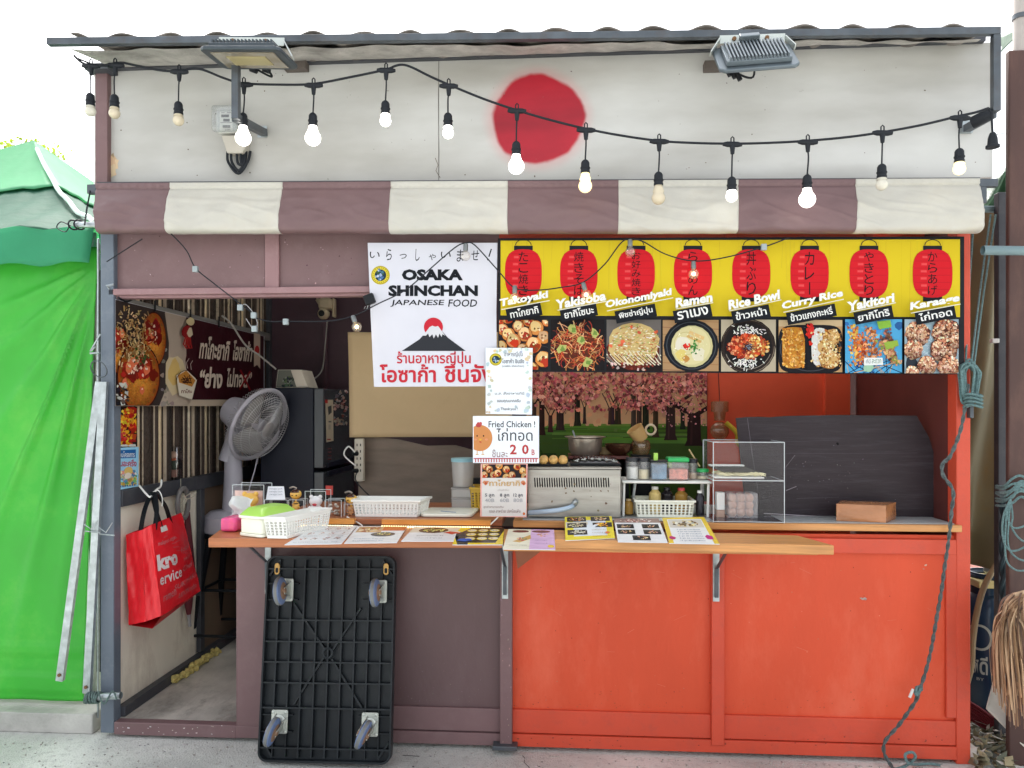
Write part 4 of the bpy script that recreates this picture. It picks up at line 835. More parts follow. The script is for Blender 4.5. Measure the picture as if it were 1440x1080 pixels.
# ---- three hanging price signs
zf = -.055
lam = mat('laminated_card', S(226,232,238), .25, var=.03)
s1 = board_thing('thank_you_sign', [(683,489),(749,489.5),(748,583),(683,582)], zf, .003, lam, 'pale laminated sign with a yellow round emblem and pastel blots', 'sign')
P = Print(on_front(zf), 2e-5); emblem(P, 697, 505.5, 8.8)
for _ in range(46):
    x, y = rnd.choice(((rnd.uniform(685,692),rnd.uniform(510,580)),(rnd.uniform(739,747),rnd.uniform(492,580)),(rnd.uniform(688,746),rnd.uniform(570,580)),(rnd.uniform(690,745),rnd.uniform(490,495)))); P.blob(x, y, rnd.uniform(1.2,3), vary(rnd.choice(((196,214,226),(234,220,180),(206,222,216))), .04), 9, .3)
gy_ = (96,100,110)
P.text('อาหารญี่ปุ่น',709,494,735,503,gy_); P.text('โอซาก้า ชินจัง',706,504,737,511,gy_,.01); P.text('(osaka shinchan)',706,513,737,517,gy_)
P.text('น.ส. สั่งอาหารที่นี่',696,551,737,555,gy_); P.text('ขอบคุณมากครับ',699,561,732,567,gy_,.01); P.text('Thank you !',704,573,728,578,gy_,.01)
P.build('printed_face', INK, s1)
s2 = board_thing('fried_chicken_sign', [(665,585),(758,585),(758,651.5),(665,651)], zf-.004, .004, lam, 'white fried chicken price sign with an orange cartoon chick', 'sign')
P = Print(on_front(zf-.004), 2e-5)
P.text('Fried Chicken', 687,592,747,601,BK,.012); P.text('!', 751,592,752.6,601,BK,.012); P.text('ไก่ทอด',698,602,749,620,(70,70,76),.005); P.text('ชิ้นละ',692,632,714,643,(150,110,110),.005)
for ch, x0 in (('2',717),('0',734)): P.text(ch, x0, 625, x0+9.5, 639, (196,70,70), .03)
P.text('B',747.5,632,752,640,(200,96,96),.02)
P.clip = (666,586,757,650); P.ell(675,616,17.5,18.5,(222,150,92),n=28); P.blob(673,597,4,(196,80,80),9,.3); P.blob(676,595.5,2.5,(206,90,90),8,.3); P.ell(671,613,1,1.2,BK); P.ell(680,613,1,1.2,BK); P.poly([(673,617),(678,617),(675.5,620)],(240,190,70)); P.blob(675.5,621.5,1.6,(210,96,70)); P.ell(668.5,618,2.2,1.5,(236,160,120)); P.ell(684,618,2.2,1.5,(236,160,120))
for x in (671,679): P.line([(x,634),(x,638)],1,(230,170,60)); P.line([(x-2,639),(x+2,639)],1,(230,170,60))
for k in range(24): P.rect(668+k*3.7, 645, 669.7+k*3.7, 651, (206,112,116))
P.rect(666,644,757,645.4,(196,96,104)); P.clip = None; P.build('printed_face', INK, s2)
s3 = board_thing('takoyaki_price_sign', [(676,652),(742,652),(740.5,727.5),(675,726.5)], zf, .003, mat('pink_bordered_card', S(226,160,150), .3, var=.04), 'white and pink takoyaki price sheet below the fried chicken sign', 'sign')
P = Print(on_front(zf), 2e-5); P.rect(677.5,653,740,726,(240,236,232)); P.clip = (678,653,740,672); P.rect(678,653,740,672,(46,40,44))
for x, y in ((683,656),(694,668),(688,660),(702,655),(700,665),(712,660),(720,668),(727,656),(735,662),(738,670),(712,671),(681,668)): takoball(P, x, y, 5)
P.clip = None
P.text('ทาโกยากิ',688,674.5,731,683.5,(220,180,120),.02); P.blob(683,679,4,(226,150,110)); P.blob(736,679,4,(226,150,110)); P.blob(683,680,2,(196,90,60)); P.blob(736,680,2,(196,90,60)); P.text('(ต้นตำรับ)',700,687.5,716,691,(200,190,186))
for s, p_, x in (('5 ลูก','40฿',682),('8 ลูก','60฿',703),('12 ลูก','80฿',722)): P.text(s,x,694,x+13,700,gy_,.015); P.text(p_.replace('฿','B'),x,701,x+13,706,(190,190,196),.01)
P.text('ลูกค้าสามารถเติม',680,711,708,715,(150,120,120)); P.text('ซอส สาหร่าย ปลาโอแห้ง',688,716,732,721,(150,120,120)); P.blob(737,722.5,1.8,(226,120,60))
P.build('printed_face', INK, s3)
# ---- cherry grove mural on the back wall
YM = 1.18
mur = MB().prism([at(x,y,YM) for x,y in ((740,500),(994.5,500),(994.5,705),(740,705))][::-1], (0,.008,0)).build('mural_panel', M_bk, None, label='wall mural of pink cherry trees over a green lawn', cat='mural', smooth=False)
P = Print(on_front(YM), 6e-6); P.clip = (740.5,500.5,994,704)
P.rect(740,500,995,600,(206,160,120)); P.rect(740,596,995,705,(62,86,36))
for k in range(60): y = 598+rnd.random()**1.7*80; P.line([(740+rnd.uniform(0,200),y),(760+rnd.uniform(0,230),y+rnd.uniform(-1,1))], rnd.uniform(1,5), vary((84,118,48) if y < 622 else (54,80,34), .15))
P.rect(740,596,995,599,(110,136,60))
for _ in range(50): P.blob(rnd.uniform(745,990), rnd.uniform(578,598), rnd.uniform(2,5), vary((214,156,120),.06), 7, .3)
trees = [(751,612,3.6),(762,612,4),(774,608,3),(786,605,3.5),(790,605,3),(812,599,4),(822,596,2),(858,597,2.5),(862,597,2),(867,597,2.4),(871,597,2),(891,602,3.5),(899,601,3.5),(908,604,4.5),(922,615,3.8),(943,619,7),(960,604,3),(976,627,10)]
for x, y, w_ in trees:
    h = 46 if w_ > 3 else 24; c = vary((50,38,34), .2); P.poly([(x-w_*1.35,y),(x-w_,y-8),(x-w_*.9,y-h),(x+w_*.9,y-h),(x+w_,y-8),(x+w_*1.4,y)], c)
    for s in (-1,1): P.line([(x,y-h+4),(x+s*w_*2,y-h-8),(x+s*w_*4.5,y-h-20)], w_*.6, c)
    P.line([(x-w_*.4,y-2),(x-w_*.3,y-h)], w_*.3, shade(c, 1.3))
for k in range(2300):
    x, y = rnd.uniform(740,995), 500+rnd.random()**.8*78
    lim = 566+14*math.sin(x*.05)+8*math.sin(x*.13)
    if y > lim and rnd.random() < .8: continue
    P.blob(x, y, rnd.uniform(1,3.2), vary(rnd.choice(((206,116,112),(222,140,132),(186,92,92),(160,74,78),(232,164,146),(120,60,60),(214,130,110)))), 6, .5)
    if k % 11 == 0: P.line([(x,y),(x+rnd.uniform(-9,9),y+rnd.uniform(3,10))], .7, (66,44,42))
for _ in range(120): P.blob(rnd.uniform(930,994), rnd.uniform(540,600), rnd.uniform(.6,1.5), vary((226,150,150)), 6, .5)
P.clip = None; P.build('printed_face', INKD, mur)
# ---- banner on the left wall
XB = xi+.034
def sideboard(name, poly, X, label, cat, m=M_sheet): return MB().prism([atx(x,y,X-.004) for x,y in poly], (.004,0,0)).build(name, m, None, label=label, cat=cat, smooth=False)
ban = sideboard('food_banner', [(162,421),(371,473),(371,571),(162,571)], XB, 'long brown food banner with glazed takoyaki balls on the left inner wall', 'banner')
P = Print(on_side(XB), 1e-5)
top = lambda x: 421+(x-162)*52/209
P.poly([(162.2,421.3),(371,473),(371,571),(162.2,571)], (198,180,162))
P.poly([(262,446),(371,473),(371,562),(268,562),(250,540),(262,520),(258,480)], (62,22,30))
P.poly([(162.2,421.3),(232,438.5),(238,470),(236,540),(224,570.5),(162.2,570.5)], (64,54,52))
for _ in range(40): P.blob(rnd.uniform(228,252), rnd.uniform(470,568), rnd.uniform(1.5,4), vary((150,140,130)), 8, .3)
P.poly([(232,440),(262,447),(262,500),(250,560),(236,568),(240,500)], (190,172,156))
P.blob(246,528,14,(226,206,166),14,.1,2.0); P.blob(245,524,9,(232,196,120),12,.2,2)
def bigball(cx, cy, rx, ry, n=150):
    P.ell(cx,cy,rx*1.05,ry*1.05,(70,26,20),n=30)
    for k in range(12): P.ell(cx+rx*.012*k, cy+ry*.03*k*.5, rx*(1-.07*k), ry*(1-.07*k), (168+6*k, 82+7.5*k, 28+3.5*k), n=30)
    for _ in range(n*2):
        a = rnd.uniform(0,6.28); q = math.sqrt(rnd.random())*.93; x, y = cx+rx*q*math.cos(a), cy+ry*q*math.sin(a); k = 1.08-.5*q*q
        P.blob(x, y, rnd.uniform(.6,1.7), vary((226*k,142*k,54*k), .12), 6, .5)
    for _ in range(int(n*.16)):
        a = rnd.uniform(3.0,6.4); q = rnd.uniform(.15,.85); x, y = cx+rx*q*math.cos(a)*.9, cy+ry*q*math.sin(a)*.8-ry*.05; P.blob(x, y, rnd.uniform(2.5,6), vary(rnd.choice(((150,32,22),(176,48,28),(120,24,18))), .1), 10, .35, rnd.uniform(1,2.2))
    for _ in range(int(n*.06)):
        a = rnd.uniform(3.2,6.2); q = rnd.uniform(.2,.7); x, y = cx+rx*q*math.cos(a), cy+ry*q*math.sin(a); P.blob(x, y, rnd.uniform(.6,1.6), (250,214,190), 6, .4, 1.8)
P.clip = (162.4,421,236,570.3)
bigball(166,492,16,32,120); bigball(216,478,17,38,160); bigball(195,530,29,46,300)
P.clip = None
for x, y, q in ((182,515,5),(176,540,4),(200,548,3),(188,508,5),(206,520,4),(172,470,4),(214,470,3)): P.blob(x,y,q,(236,120,80),8,.4,1.8); P.blob(x,y-1,q*.45,(250,220,200),7,.4)
for _ in range(300):
    x = rnd.gauss(188,13); y = rnd.gauss(458,18) if rnd.random() < .6 else rnd.gauss(490,12)
    if y < top(x)+2 or x < 164 or x > 234: continue
    t = rnd.uniform(0,3.1); l = rnd.uniform(3,8); P.line([(x,y),(x+l*.6*math.cos(t),max(top(x)+1,y+l*math.sin(t)))], rnd.uniform(.8,2), vary(rnd.choice(((196,160,104),(222,192,140),(150,110,66),(176,140,90)))))
for _ in range(20): P.blob(rnd.gauss(198,5), rnd.gauss(502,5), rnd.uniform(1,2.5), vary((70,90,50)), 7, .5)
for _ in range(30): P.blob(rnd.uniform(163,180), rnd.uniform(540,568), rnd.uniform(1,3.5), vary(rnd.choice(((40,36,40),(210,206,200),(90,80,76)))), 7, .5)
# octopus leg skewer and paper tray drawings
P.blob(268,452,6,(226,206,160),10,.15); P.blob(262,466,7,(150,34,36),10,.2,1.4); P.blob(267,468,4,(226,210,180),9,.2,1.8)
for k in range(5): P.line([(261+k*1.6,474),(258+k*2.6,484+k%2*4),(262+k*2,490)], 1.6, (176,44,40))
P.poly([(248,528),(262,520),(277,534),(270,562),(252,556)], (236,226,206)); P.poly([(250,528),(262,521),(275,535),(270,544),(252,538)], (206,140,60)); P.ring(262,541,15,20,.8,(40,24,24),200,340)
for _ in range(14): P.line([(rnd.uniform(253,271),rnd.uniform(527,540)),(rnd.uniform(253,271),rnd.uniform(527,540))], 1.2, (70,34,24))
P.text('ทาโกะ',255,547,270,553,(120,40,40),.02); P.line([(264,518),(262,510),(266,504)],.8,(196,180,170)); P.line([(269,520),(268,512),(271,507)],.8,(196,180,170))
cr_ = (226,208,190)
P.text('ทาโกะยากิ', 281,474,323,506,cr_,.03,.1,-5); P.text('โอซาก้า', 328,479,355,508,cr_,.03,.1,-5)
P.text('“ย่าง', 281,516,313,546,cr_,.04,.1,-2); P.text('ไม่ทอด”', 319,518,354,545,cr_,.03,.1,-3)
P.line([(338,520),(352,549)],2.4,(150,24,34)); P.line([(352,522),(337,548)],2.4,(150,24,34))
P.poly([(357,468),(366,470.5),(366,519),(361.5,513),(357,516)], (206,180,160)); P.ell(361.5,492,3.2,6,(190,40,40))
P.poly([(270,562.5),(371,562.5),(371,571),(262,571)], (206,186,164))
P.build('printed_face', INK, ban)
p1 = sideboard('food_picture', [(159.5,571.5),(192,571.5),(192,628),(159.5,629)], xi+.012, 'small picture of red and yellow fried food under the food banner', 'picture', M_bk)
P = Print(on_side(xi+.012), 1e-5); P.clip = (160,572,192,628); P.rect(160,572,192,628,(40,34,30))
for _ in range(170):
    x, y = rnd.gauss(180,9), rnd.uniform(574,626); P.blob(x, y, rnd.uniform(1.2,4), vary(rnd.choice(((220,90,30),(240,170,40),(196,40,30),(236,200,60),(170,30,26)))), 7, .45)
for _ in range(40): P.blob(168+rnd.gauss(0,3.5), 612+rnd.gauss(0,4), rnd.uniform(1,2.6), vary((196,60,60)), 7, .4)
for _ in range(14): P.blob(rnd.uniform(162,190), 627, rnd.uniform(1,2.4), (230,230,226), 7, .4)
P.clip = None; P.build('printed_face', INK, p1)
p2 = sideboard('notice_poster', [(160,630),(194,628.5),(193.5,684),(160,690)], xi+.013, 'light blue Thai notice poster with red lettering on the left inner wall', 'poster', mat('pale_blue_card', S(150,206,236), .4))
P = Print(on_side(xi+.013), 1e-5); P.poly([(160,633.5),(191,632),(191,644),(160,645)], (40,110,180)); P.text('เข้าร่วมโครงการ',160.5,634.5,189.5,643,(240,246,250),.02); P.text('คนละครึ่ง',164,646,192,656,(200,50,80),.03)
P.clip = (160,630,193.5,690)
for _ in range(130): P.blob(rnd.uniform(162,192), 662+rnd.random()*20, rnd.uniform(1,3), vary(rnd.choice(((236,226,170),(240,240,236),(230,190,90),(120,180,110),(226,150,130),(90,150,200)))), 7, .4)
P.blob(181,662,6,(240,206,120),10,.1); P.blob(180,669,5,(250,240,226),9,.2)
for k in range(9): P.rect(162+k*3.3, 684-k*.4, 164+k*3.3, 686-k*.4, (40,110,180))
P.clip = None; P.build('printed_face', INK, p2)
# ================================================================ SHELVES IN FRONT OF THE COUNTER
def shelf(name, label, pts, m, brs):
    t = thing(name, label, 'shelf', at(pts[0][0], pts[0][1], -.1))
    P_ = [atz(x,y,ZS) for x, y in pts]; mb = MB().prism([(p.x,p.y,ZS-.038) for p in P_], (0,0,.038)); mb.build('board', m, t, bevel=.003)
    for x in brs:
        mb = MB(); X = XP(x); y0 = -.03 if abs(x-711) < 12 else -.014
        mb.box(X-.014, X+.014, y0-.006, y0, ZS-.32, ZS-.04); mb.box(X-.012, X+.012, -.27, y0, ZS-.046, ZS-.0385); mb.build('bracket_plate', M_galv, t)
        mb = MB().bar((X,y0-.012,ZS-.3), (X,y0-.02,ZS-.17), .016, .012, (0,1,0)); mb.bar((X,y0-.02,ZS-.17), (X,-.25,ZS-.05), .012, .006, (0,1,0)); mb.build('bracket_arm', M_steel, t)
    return t
M_woodl = mat('orange_varnished_wood', S(176,108,66), .35, var=.2, scale=3, stretch=(1.2,14,26), bump=.05, bscale=20)
sh1 = shelf('fold_down_shelf', 'reddish brown fold-down shelf on the left, holding baskets and menus', [(293,757),(706,758),(706,741),(318,738)], M_woodl, (379, 711))
sh2 = shelf('fold_down_shelf', 'light pine fold-down shelf on the right with slanted cut end', [(708,757),(1173,767),(1122,753),(1040,750),(708,744)], M_wood, (1006,))
MB().box(atz(708,757,ZS).x, at(1150,775,-.3).x, -.30, -.02, ZS-.055, ZS-.0395).build('under_board', M_wood, sh2, bevel=.002)
mb = MB().prism([at(724,772,-.2), at(766,771,-.2), at(728,800,-.16)], (0,.006,0)); mb.build('veneer_flap', mat('split_veneer', S(140,84,58), .6, var=.2), sh2)
# ---- LED tubes along the counter front
warm = mat('warm_led_dots', S(255,226,160), .4, emit=(1,.72,.34), estr=1.3); amb = mat('amber_tube_backing', S(206,140,66), .4, var=.1)
for i, (a, b, lab) in enumerate(((408,498,'short warm LED tube by the left white basket'),(537,690,'long warm LED tube below the white cutting board'))):
    t = thing('led_tube', lab, 'light tube', at((a+b)/2,740,-.02), 'LED tubes along the counter front')
    A, B = at(a,738,-.04), at(b,738,-.04); A.z = B.z = 1.036; MB().bar(A+Vector((0,.012,.006)), B+Vector((0,.012,.006)), .03, .022).build('tube_backing', amb, t)
    MB().tube([A+Vector((0,-.008,-.012)), B+Vector((0,-.008,-.012))], .008, 8).build('tube_lens', clear('clear_plastic'), t)
    mb = MB(); n = int((b-a)/3.3)
    for k in range(n): p = A.lerp(B, (k+.5)/n)+Vector((0,-.008,-.013)); mb.box(p.x-.0035, p.x+.0035, p.y-.0085, p.y-.0065, p.z-.004, p.z+.004)
    mb.build('led_dots', warm, t)
    mb = MB().tube(spline([A+Vector((0,0,0)) if i == 0 else B, (B if i else B)+Vector((.03,-.01,.03 if i else -.02)), (B+Vector((.045,.02,.05)) if i else at(488,727,.03))], 6), .0035, 6); mb.build('lead', M_white, t)
# ---- menu sheets lying on the shelves
def sheet(label, pts, draw, name='menu_sheet', lift=.004):
    mb = MB().prism([atz(x,y,ZS+.001+lift) for x, y in pts][::-1], (0,0,-.002)); o = mb.build(name, lam, None, label=label, cat='menu sheet', group='menu sheets on the shelves', smooth=False)
    q = [atz(x,y,ZS+.001+lift) for x, y in pts]   # order TL TR BR BL
    def fn(u, v, e): p = q[0].lerp(q[1],u).lerp(q[3].lerp(q[2],u), v); return p+Vector((0,0,e+.0002))
    P = Print(fn, 1e-5); draw(P); P.build('printed_face', PAPER, o); return o
def dish(P, x, y, w_, h, cs, n=26, bg=(40,34,34)):
    P.rect(x-w_, y-h, x+w_, y+h, bg) if bg else None
    P.clip = (x-w_, y-h, x+w_, y+h)
    for _ in range(n): a = rnd.uniform(0,6.28); q = math.sqrt(rnd.random())*.85; P.blob(x+w_*q*math.cos(a), y+h*q*math.sin(a), min(w_,h)*rnd.uniform(.12,.32), vary(rnd.choice(cs)), 7, .4, 1)
    P.clip = None
fry = ((226,180,110),(240,206,140),(196,130,66),(230,200,160),(170,100,60))
def lines(P, x0, x1, ys, c, h=.025):
    for y in ys: P.text(rnd.choice(('เมนูอาหารญี่ปุ่น','ข้าวหน้าไก่ทอด 60','ทาโกยากิ 8 ลูก 60','ยากิโซบะ หมู 70')), x0, y, x1, y+h*2, c)
def d1(P):
    P.rect(0,0,1,1,(236,238,238))
    for i in range(4):
        for j in range(3): dish(P, .17+.22*i, .2+.27*j, .075, .07, ((222,200,190),(196,170,160),(230,214,206),(190,120,100)), 12, None)
    lines(P, .1, .9, (.04,.33,.6,.9), (150,160,170), .02)
def d2(P):
    P.rect(0,0,1,1,(240,240,238)); P.rect(.5,0,1,.3,(206,110,50)); dish(P,.3,.22,.25,.18,fry,30,(210,170,120)); P.ell(.62,.52,.24,.13,(60,54,48)); dish(P,.62,.5,.2,.1,((200,180,90),(226,206,130),(120,130,60)),24,None); lines(P,.12,.7,(.74,.86),(110,150,180))
def d3(P):
    P.rect(0,0,1,1,(240,238,236)); P.rect(0,0,1,.42,(226,214,190)); P.ell(.45,.26,.3,.2,(46,40,36)); dish(P,.45,.25,.25,.14,((216,206,120),(230,190,110),(150,160,80)),30,None); P.blob(.85,.45,.14,(206,70,50),9,.3,.7); lines(P,.2,.7,(.62,.78),(90,90,96))
def d4(P):
    P.rect(0,0,1,1,(30,30,32)); P.poly([(0,.6),(.1,1),(0,1)],(240,210,40)); P.poly([(.06,0),(.3,0),(.1,.3),(0,.2)],(240,210,40)); P.poly([(.85,.9),(1,.2),(1,1)],(240,210,40)); P.rect(.3,.9,1,1,(240,210,40))
    for i in range(3):
        for j in range(3): x, y = .32+.24*i, .2+.24*j; P.ell(x,y,.11,.09,(236,206,60)); P.ell(x,y-.01,.09,.06,(230,226,200)); dish(P,x,y-.01,.07,.05,fry,10,None)
    P.blob(.22,.75,.14,(40,90,190),9,.3,.6)
def d5(P):
    P.rect(0,0,1,1,(240,236,210)); P.rect(.5,0,1,1,(226,186,226)); P.ell(.28,.12,.18,.07,(120,50,40)); P.poly([(.15,.65),(.5,.3),(.52,.5),(.3,.7)],(214,170,90)); dish(P,.32,.52,.12,.1,((230,190,110),(120,140,80),(190,80,60)),20,None); P.ell(.72,.12,.2,.07,(130,54,44)); dish(P,.75,.3,.15,.1,((226,150,130),(236,190,170)),16,None); lines(P,.6,.85,(.55,.7),(130,70,140)); lines(P,.1,.45,(.8,),(120,110,90)); P.blob(.92,.86,.07,(240,200,50),9,.1)
def d6(P):
    P.rect(0,0,1,1,(240,220,60)); P.rect(.02,.25,.48,.5,(226,214,190))
    for x, y, cs in ((.25,.12,fry),(.75,.12,fry),(.25,.4,((226,214,180),(206,190,150))),(.78,.4,((240,180,50),(226,150,40))),(.25,.7,((230,226,206),(190,180,160)))): P.rect(x-.2,y-.1,x+.2,y+.1,(50,40,36)); dish(P,x,y,.18,.09,cs,26,None)
    lines(P,.55,.92,(.6,.72,.86),(170,130,40)); P.blob(.86,.75,.05,(226,120,60),8,.2)
def d7(P):
    P.rect(0,0,1,1,(244,244,244)); P.rect(0,0,1,.2,(160,130,120)); dish(P,.5,.1,.42,.09,((220,180,170),(236,216,206),(196,120,110)),40,None)
    for x, y in ((.22,.36),(.76,.36),(.22,.6),(.76,.6),(.5,.84)): P.rect(x-.18,y-.09,x+.18,y+.09,(34,32,34)); dish(P,x,y,.14,.065,((226,180,160),(236,206,150),(200,140,110)),18,None)
def d8(P):
    P.rect(0,0,1,1,(240,206,70)); P.rect(.1,.08,.9,1,(246,246,244)); P.rect(.12,.1,.88,.42,(222,214,200)); dish(P,.5,.26,.34,.14,((210,180,120),(236,214,160),(120,96,70),(236,230,210)),50,None)
    for k in range(6): P.text(('5 ลูก 40','8 ลูก 60','12 ลูก 80')[k % 3]+' ราคาพิเศษ', .25, .48+k*.08, .75, .53+k*.08, (90,110,150))
    P.blob(.1,.8,.06,(196,60,120),8,.3); P.blob(.88,.78,.08,(206,60,140),8,.3)
sheet('white menu sheet of small pale dishes beside the white front basket', [(446,739),(503,739),(480,764.5),(400,766)], d1)
sheet('white menu sheet with an orange corner on the reddish shelf', [(503,740),(573,740),(558,763),(484,764)], d2)
sheet('white menu sheet with one big bowl and red spot beside the yellow one', [(583,741),(650,741),(643,761),(564,761)], d3)
sheet('black and yellow menu sheet of nine round dishes', [(645,742),(709,742),(707,766),(636,766)], d4)
sheet('cream and lilac menu sheet over the joint of the two shelves', [(715,744),(779,745),(781,773),(707,772)], d5, lift=.012)
# two sheets propped on the edge of the counter
def prop(label, p0, draw):
    (a, b, c, d) = p0; q = [at(*a,.0), at(*b,.0), atz(*c,ZS+.004), atz(*d,ZS+.004)]
    q[0].z = max(q[0].z, ZC+.006); q[1].z = max(q[1].z, ZC+.006)
    n = (q[1]-q[0]).cross(q[3]-q[0]).normalized(); n = n if n.z > 0 else -n
    mb = MB().prism([v for v in q][::-1], -n*.002); o = mb.build('menu_sheet', lam, None, label=label, cat='menu sheet', group='menu sheets on the shelves', smooth=False)
    P = Print(lambda u, v, e: q[0].lerp(q[1],u).lerp(q[3].lerp(q[2],u), v)+n*(e+.0002), 1e-5); draw(P); P.build('printed_face', PAPER, o)
prop('bright yellow menu sheet propped against the counter edge', [(794,727),(860,726),(865,757),(795,760)], d6)
prop('white menu sheet with five black food trays', [(863,729),(926,729),(939,763),(869,762)], d7)
prop('yellow-edged price sheet next to the acrylic case', [(931,728),(990,727),(1012,765),(941,764)], d8)

# ================================================================ THINGS ON THE LEFT COUNTER AND SHELF
M_cream = mat('cream_white_plastic', S(238,238,222), .35, var=.03)
def basket(name, label, corners, h, flare, holes, m, cat='basket', group=None):
    """open basket from four floor points (front-left, front-right, back-right, back-left) with pierced walls"""
    q = [Vector(p) for p in corners]; c = sum(q, Vector())/4; t = thing(name, label, cat, c, group)
    top = [c+(p-c)*flare+Vector((0,0,h)) for p in q]; mb = MB(); th_ = .003
    for i in range(4):
        a, b, A, B = q[i], q[(i+1)%4], top[i], top[(i+1)%4]; n = (b-a).cross(Vector((0,0,1))).normalized()*th_
        nx = max(3, int((b-a).length/holes)); nz = max(3, int(h/holes))
        def pt(u, v): return a.lerp(b,u).lerp(A.lerp(B,u), v)
        us = [];  vs_ = []
        for k in range(nx): us += [k/nx+.28/nx, (k+1)/nx-.12/nx]
        us = [0]+us+[1]
        for k in range(nz): vs_ += [.12+.68*(k/nz)+.14/nz, .12+.68*((k+1)/nz)-.06/nz]
        vs_ = [0]+vs_+[1]
        for x in range(len(us)-1):
            for z in range(len(vs_)-1):
                if x % 2 == 1 and z % 2 == 1: continue
                r4_ = [pt(us[x],vs_[z]), pt(us[x+1],vs_[z]), pt(us[x+1],vs_[z+1]), pt(us[x],vs_[z+1])]
                mb.hexa([r4_[0], r4_[1], r4_[1]-n, r4_[0]-n, r4_[3], r4_[2], r4_[2]-n, r4_[3]-n])
    mb.prism([p+Vector((0,0,.002)) for p in q], (0,0,.003)); mb.build('wall', m, t, smooth=False)
    mb = MB(); o1 = [c+(p-c)*(flare*1.05)+Vector((0,0,h)) for p in q]; i1 = [c+(p-c)*(flare*.97)+Vector((0,0,h)) for p in q]
    for i in range(4):
        j = (i+1) % 4; mb.hexa([o1[i]-Vector((0,0,.006)), o1[j]-Vector((0,0,.006)), i1[j]-Vector((0,0,.006)), i1[i]-Vector((0,0,.006)), o1[i]+Vector((0,0,.004)), o1[j]+Vector((0,0,.004)), i1[j]+Vector((0,0,.004)), i1[i]+Vector((0,0,.004))])
    mb.build('rim', m, t, bevel=.0015); return t
fl_, fr_ = atz(375,757,ZS), atz(405,757,ZS)
z0 = ZS+.002
a = atz(376,757,z0); b = atz(404,757.5,z0)
bl_ = a+Vector((.085,.27,0)); br_ = b+Vector((.085,.27,0))
basket('white_basket', 'long white plastic basket with its narrow end towards the viewer, on the reddish shelf', [a, b, br_, bl_], .088, 1.12, .016, M_white, group='white pierced baskets')
a = at(500,728,.06); basket('white_basket', 'white plastic basket on the left counter before the plum wall', [(at(500,728,.05).x,.05,ZC+.002), (at(586,728,.05).x,.05,ZC+.002), (at(590,728,.05).x+.01,.2,ZC+.002), (at(496,728,.05).x,.2,ZC+.002)], .075, 1.08, .017, M_white, group='white pierced baskets')
# green-lidded container
t = thing('food_container', 'cream plastic container with a lime green lid beside the long white basket', 'container', atz(352,756,ZS))
q = [atz(332,753,z0), atz(369,757,z0)]; q += [q[1]+Vector((.07,.24,0)), q[0]+Vector((.07,.24,0))]
c = sum(q, Vector())/4
def rr(ps, k): return [c+(p-c)*k for p in ps]
def rounded(ps, r_=.03, n=5):
    out = []
    for i in range(4):
        p, a_, b_ = ps[i], ps[i-1], ps[(i+1)%4]; u = (a_-p).normalized(); v = (b_-p).normalized()
        for k in range(n+1): s = k/n; out.append(p+u*r_*(1-s)**2+v*r_*s**2)
    return out
mb = MB(); lo_ = rounded(rr(q,.96)); mb.prism(lo_, (0,0,.012)); mb.build('foot', M_cream, t, bevel=.002)
mb = MB(); mb.prism([p+Vector((0,0,.0125)) for p in rounded(rr(q,.92))], (0,0,.062)); mb.build('body', M_cream, t, bevel=.004)
lime = mat('lime_green_plastic', S(176,226,96), .4, var=.05, transl=.1)
mb = MB(); mb.prism([p+Vector((0,0,.075)) for p in rounded(rr(q,1.0))], (0,0,.012)); mb.build('rim', M_cream, t, bevel=.003)
mb = MB(); r0, r1 = [p+Vector((0,0,.0875)) for p in rounded(rr(q,.97))], [p+Vector((0,0,.115)) for p in rounded(rr(q,.7))]; n = len(r0)
mb.add(r0+r1, [(i,(i+1)%n,(i+1)%n+n,i+n) for i in range(n)]+[[i+n for i in range(n)]]); mb.build('lid', lime, t, angle=50)
# tissue pack
t = thing('tissue_pack', 'pink tissue pack with a white tissue standing out at the shelf end', 'tissues', atz(322,748,ZS))
A = atz(309,748,z0); B = atz(333,748,z0); mb = MB().box(A.x, B.x, A.y, A.y+.12, z0, z0+.06); o = mb.build('pack', mat('pink_printed_film', S(226,80,140), .3, var=.15, scale=20, dirt=.6, dirt_or_shine=S(240,120,90), dscale=24), t, bevel=.012)
cx_, cy_ = (A.x+B.x)/2+.02, A.y+.07
MB().grid(lambda u, v: (cx_-.045+.11*u+.01*math.sin(v*7), cy_+.02*math.sin(u*8+v*3)+.01*math.sin(v*9), z0+.058+.085*v+.008*math.sin(u*6)), 16, 12).build('tissue', mat('white_tissue', S(240,242,242), .8, transl=.4), t, angle=180, solid=.001)
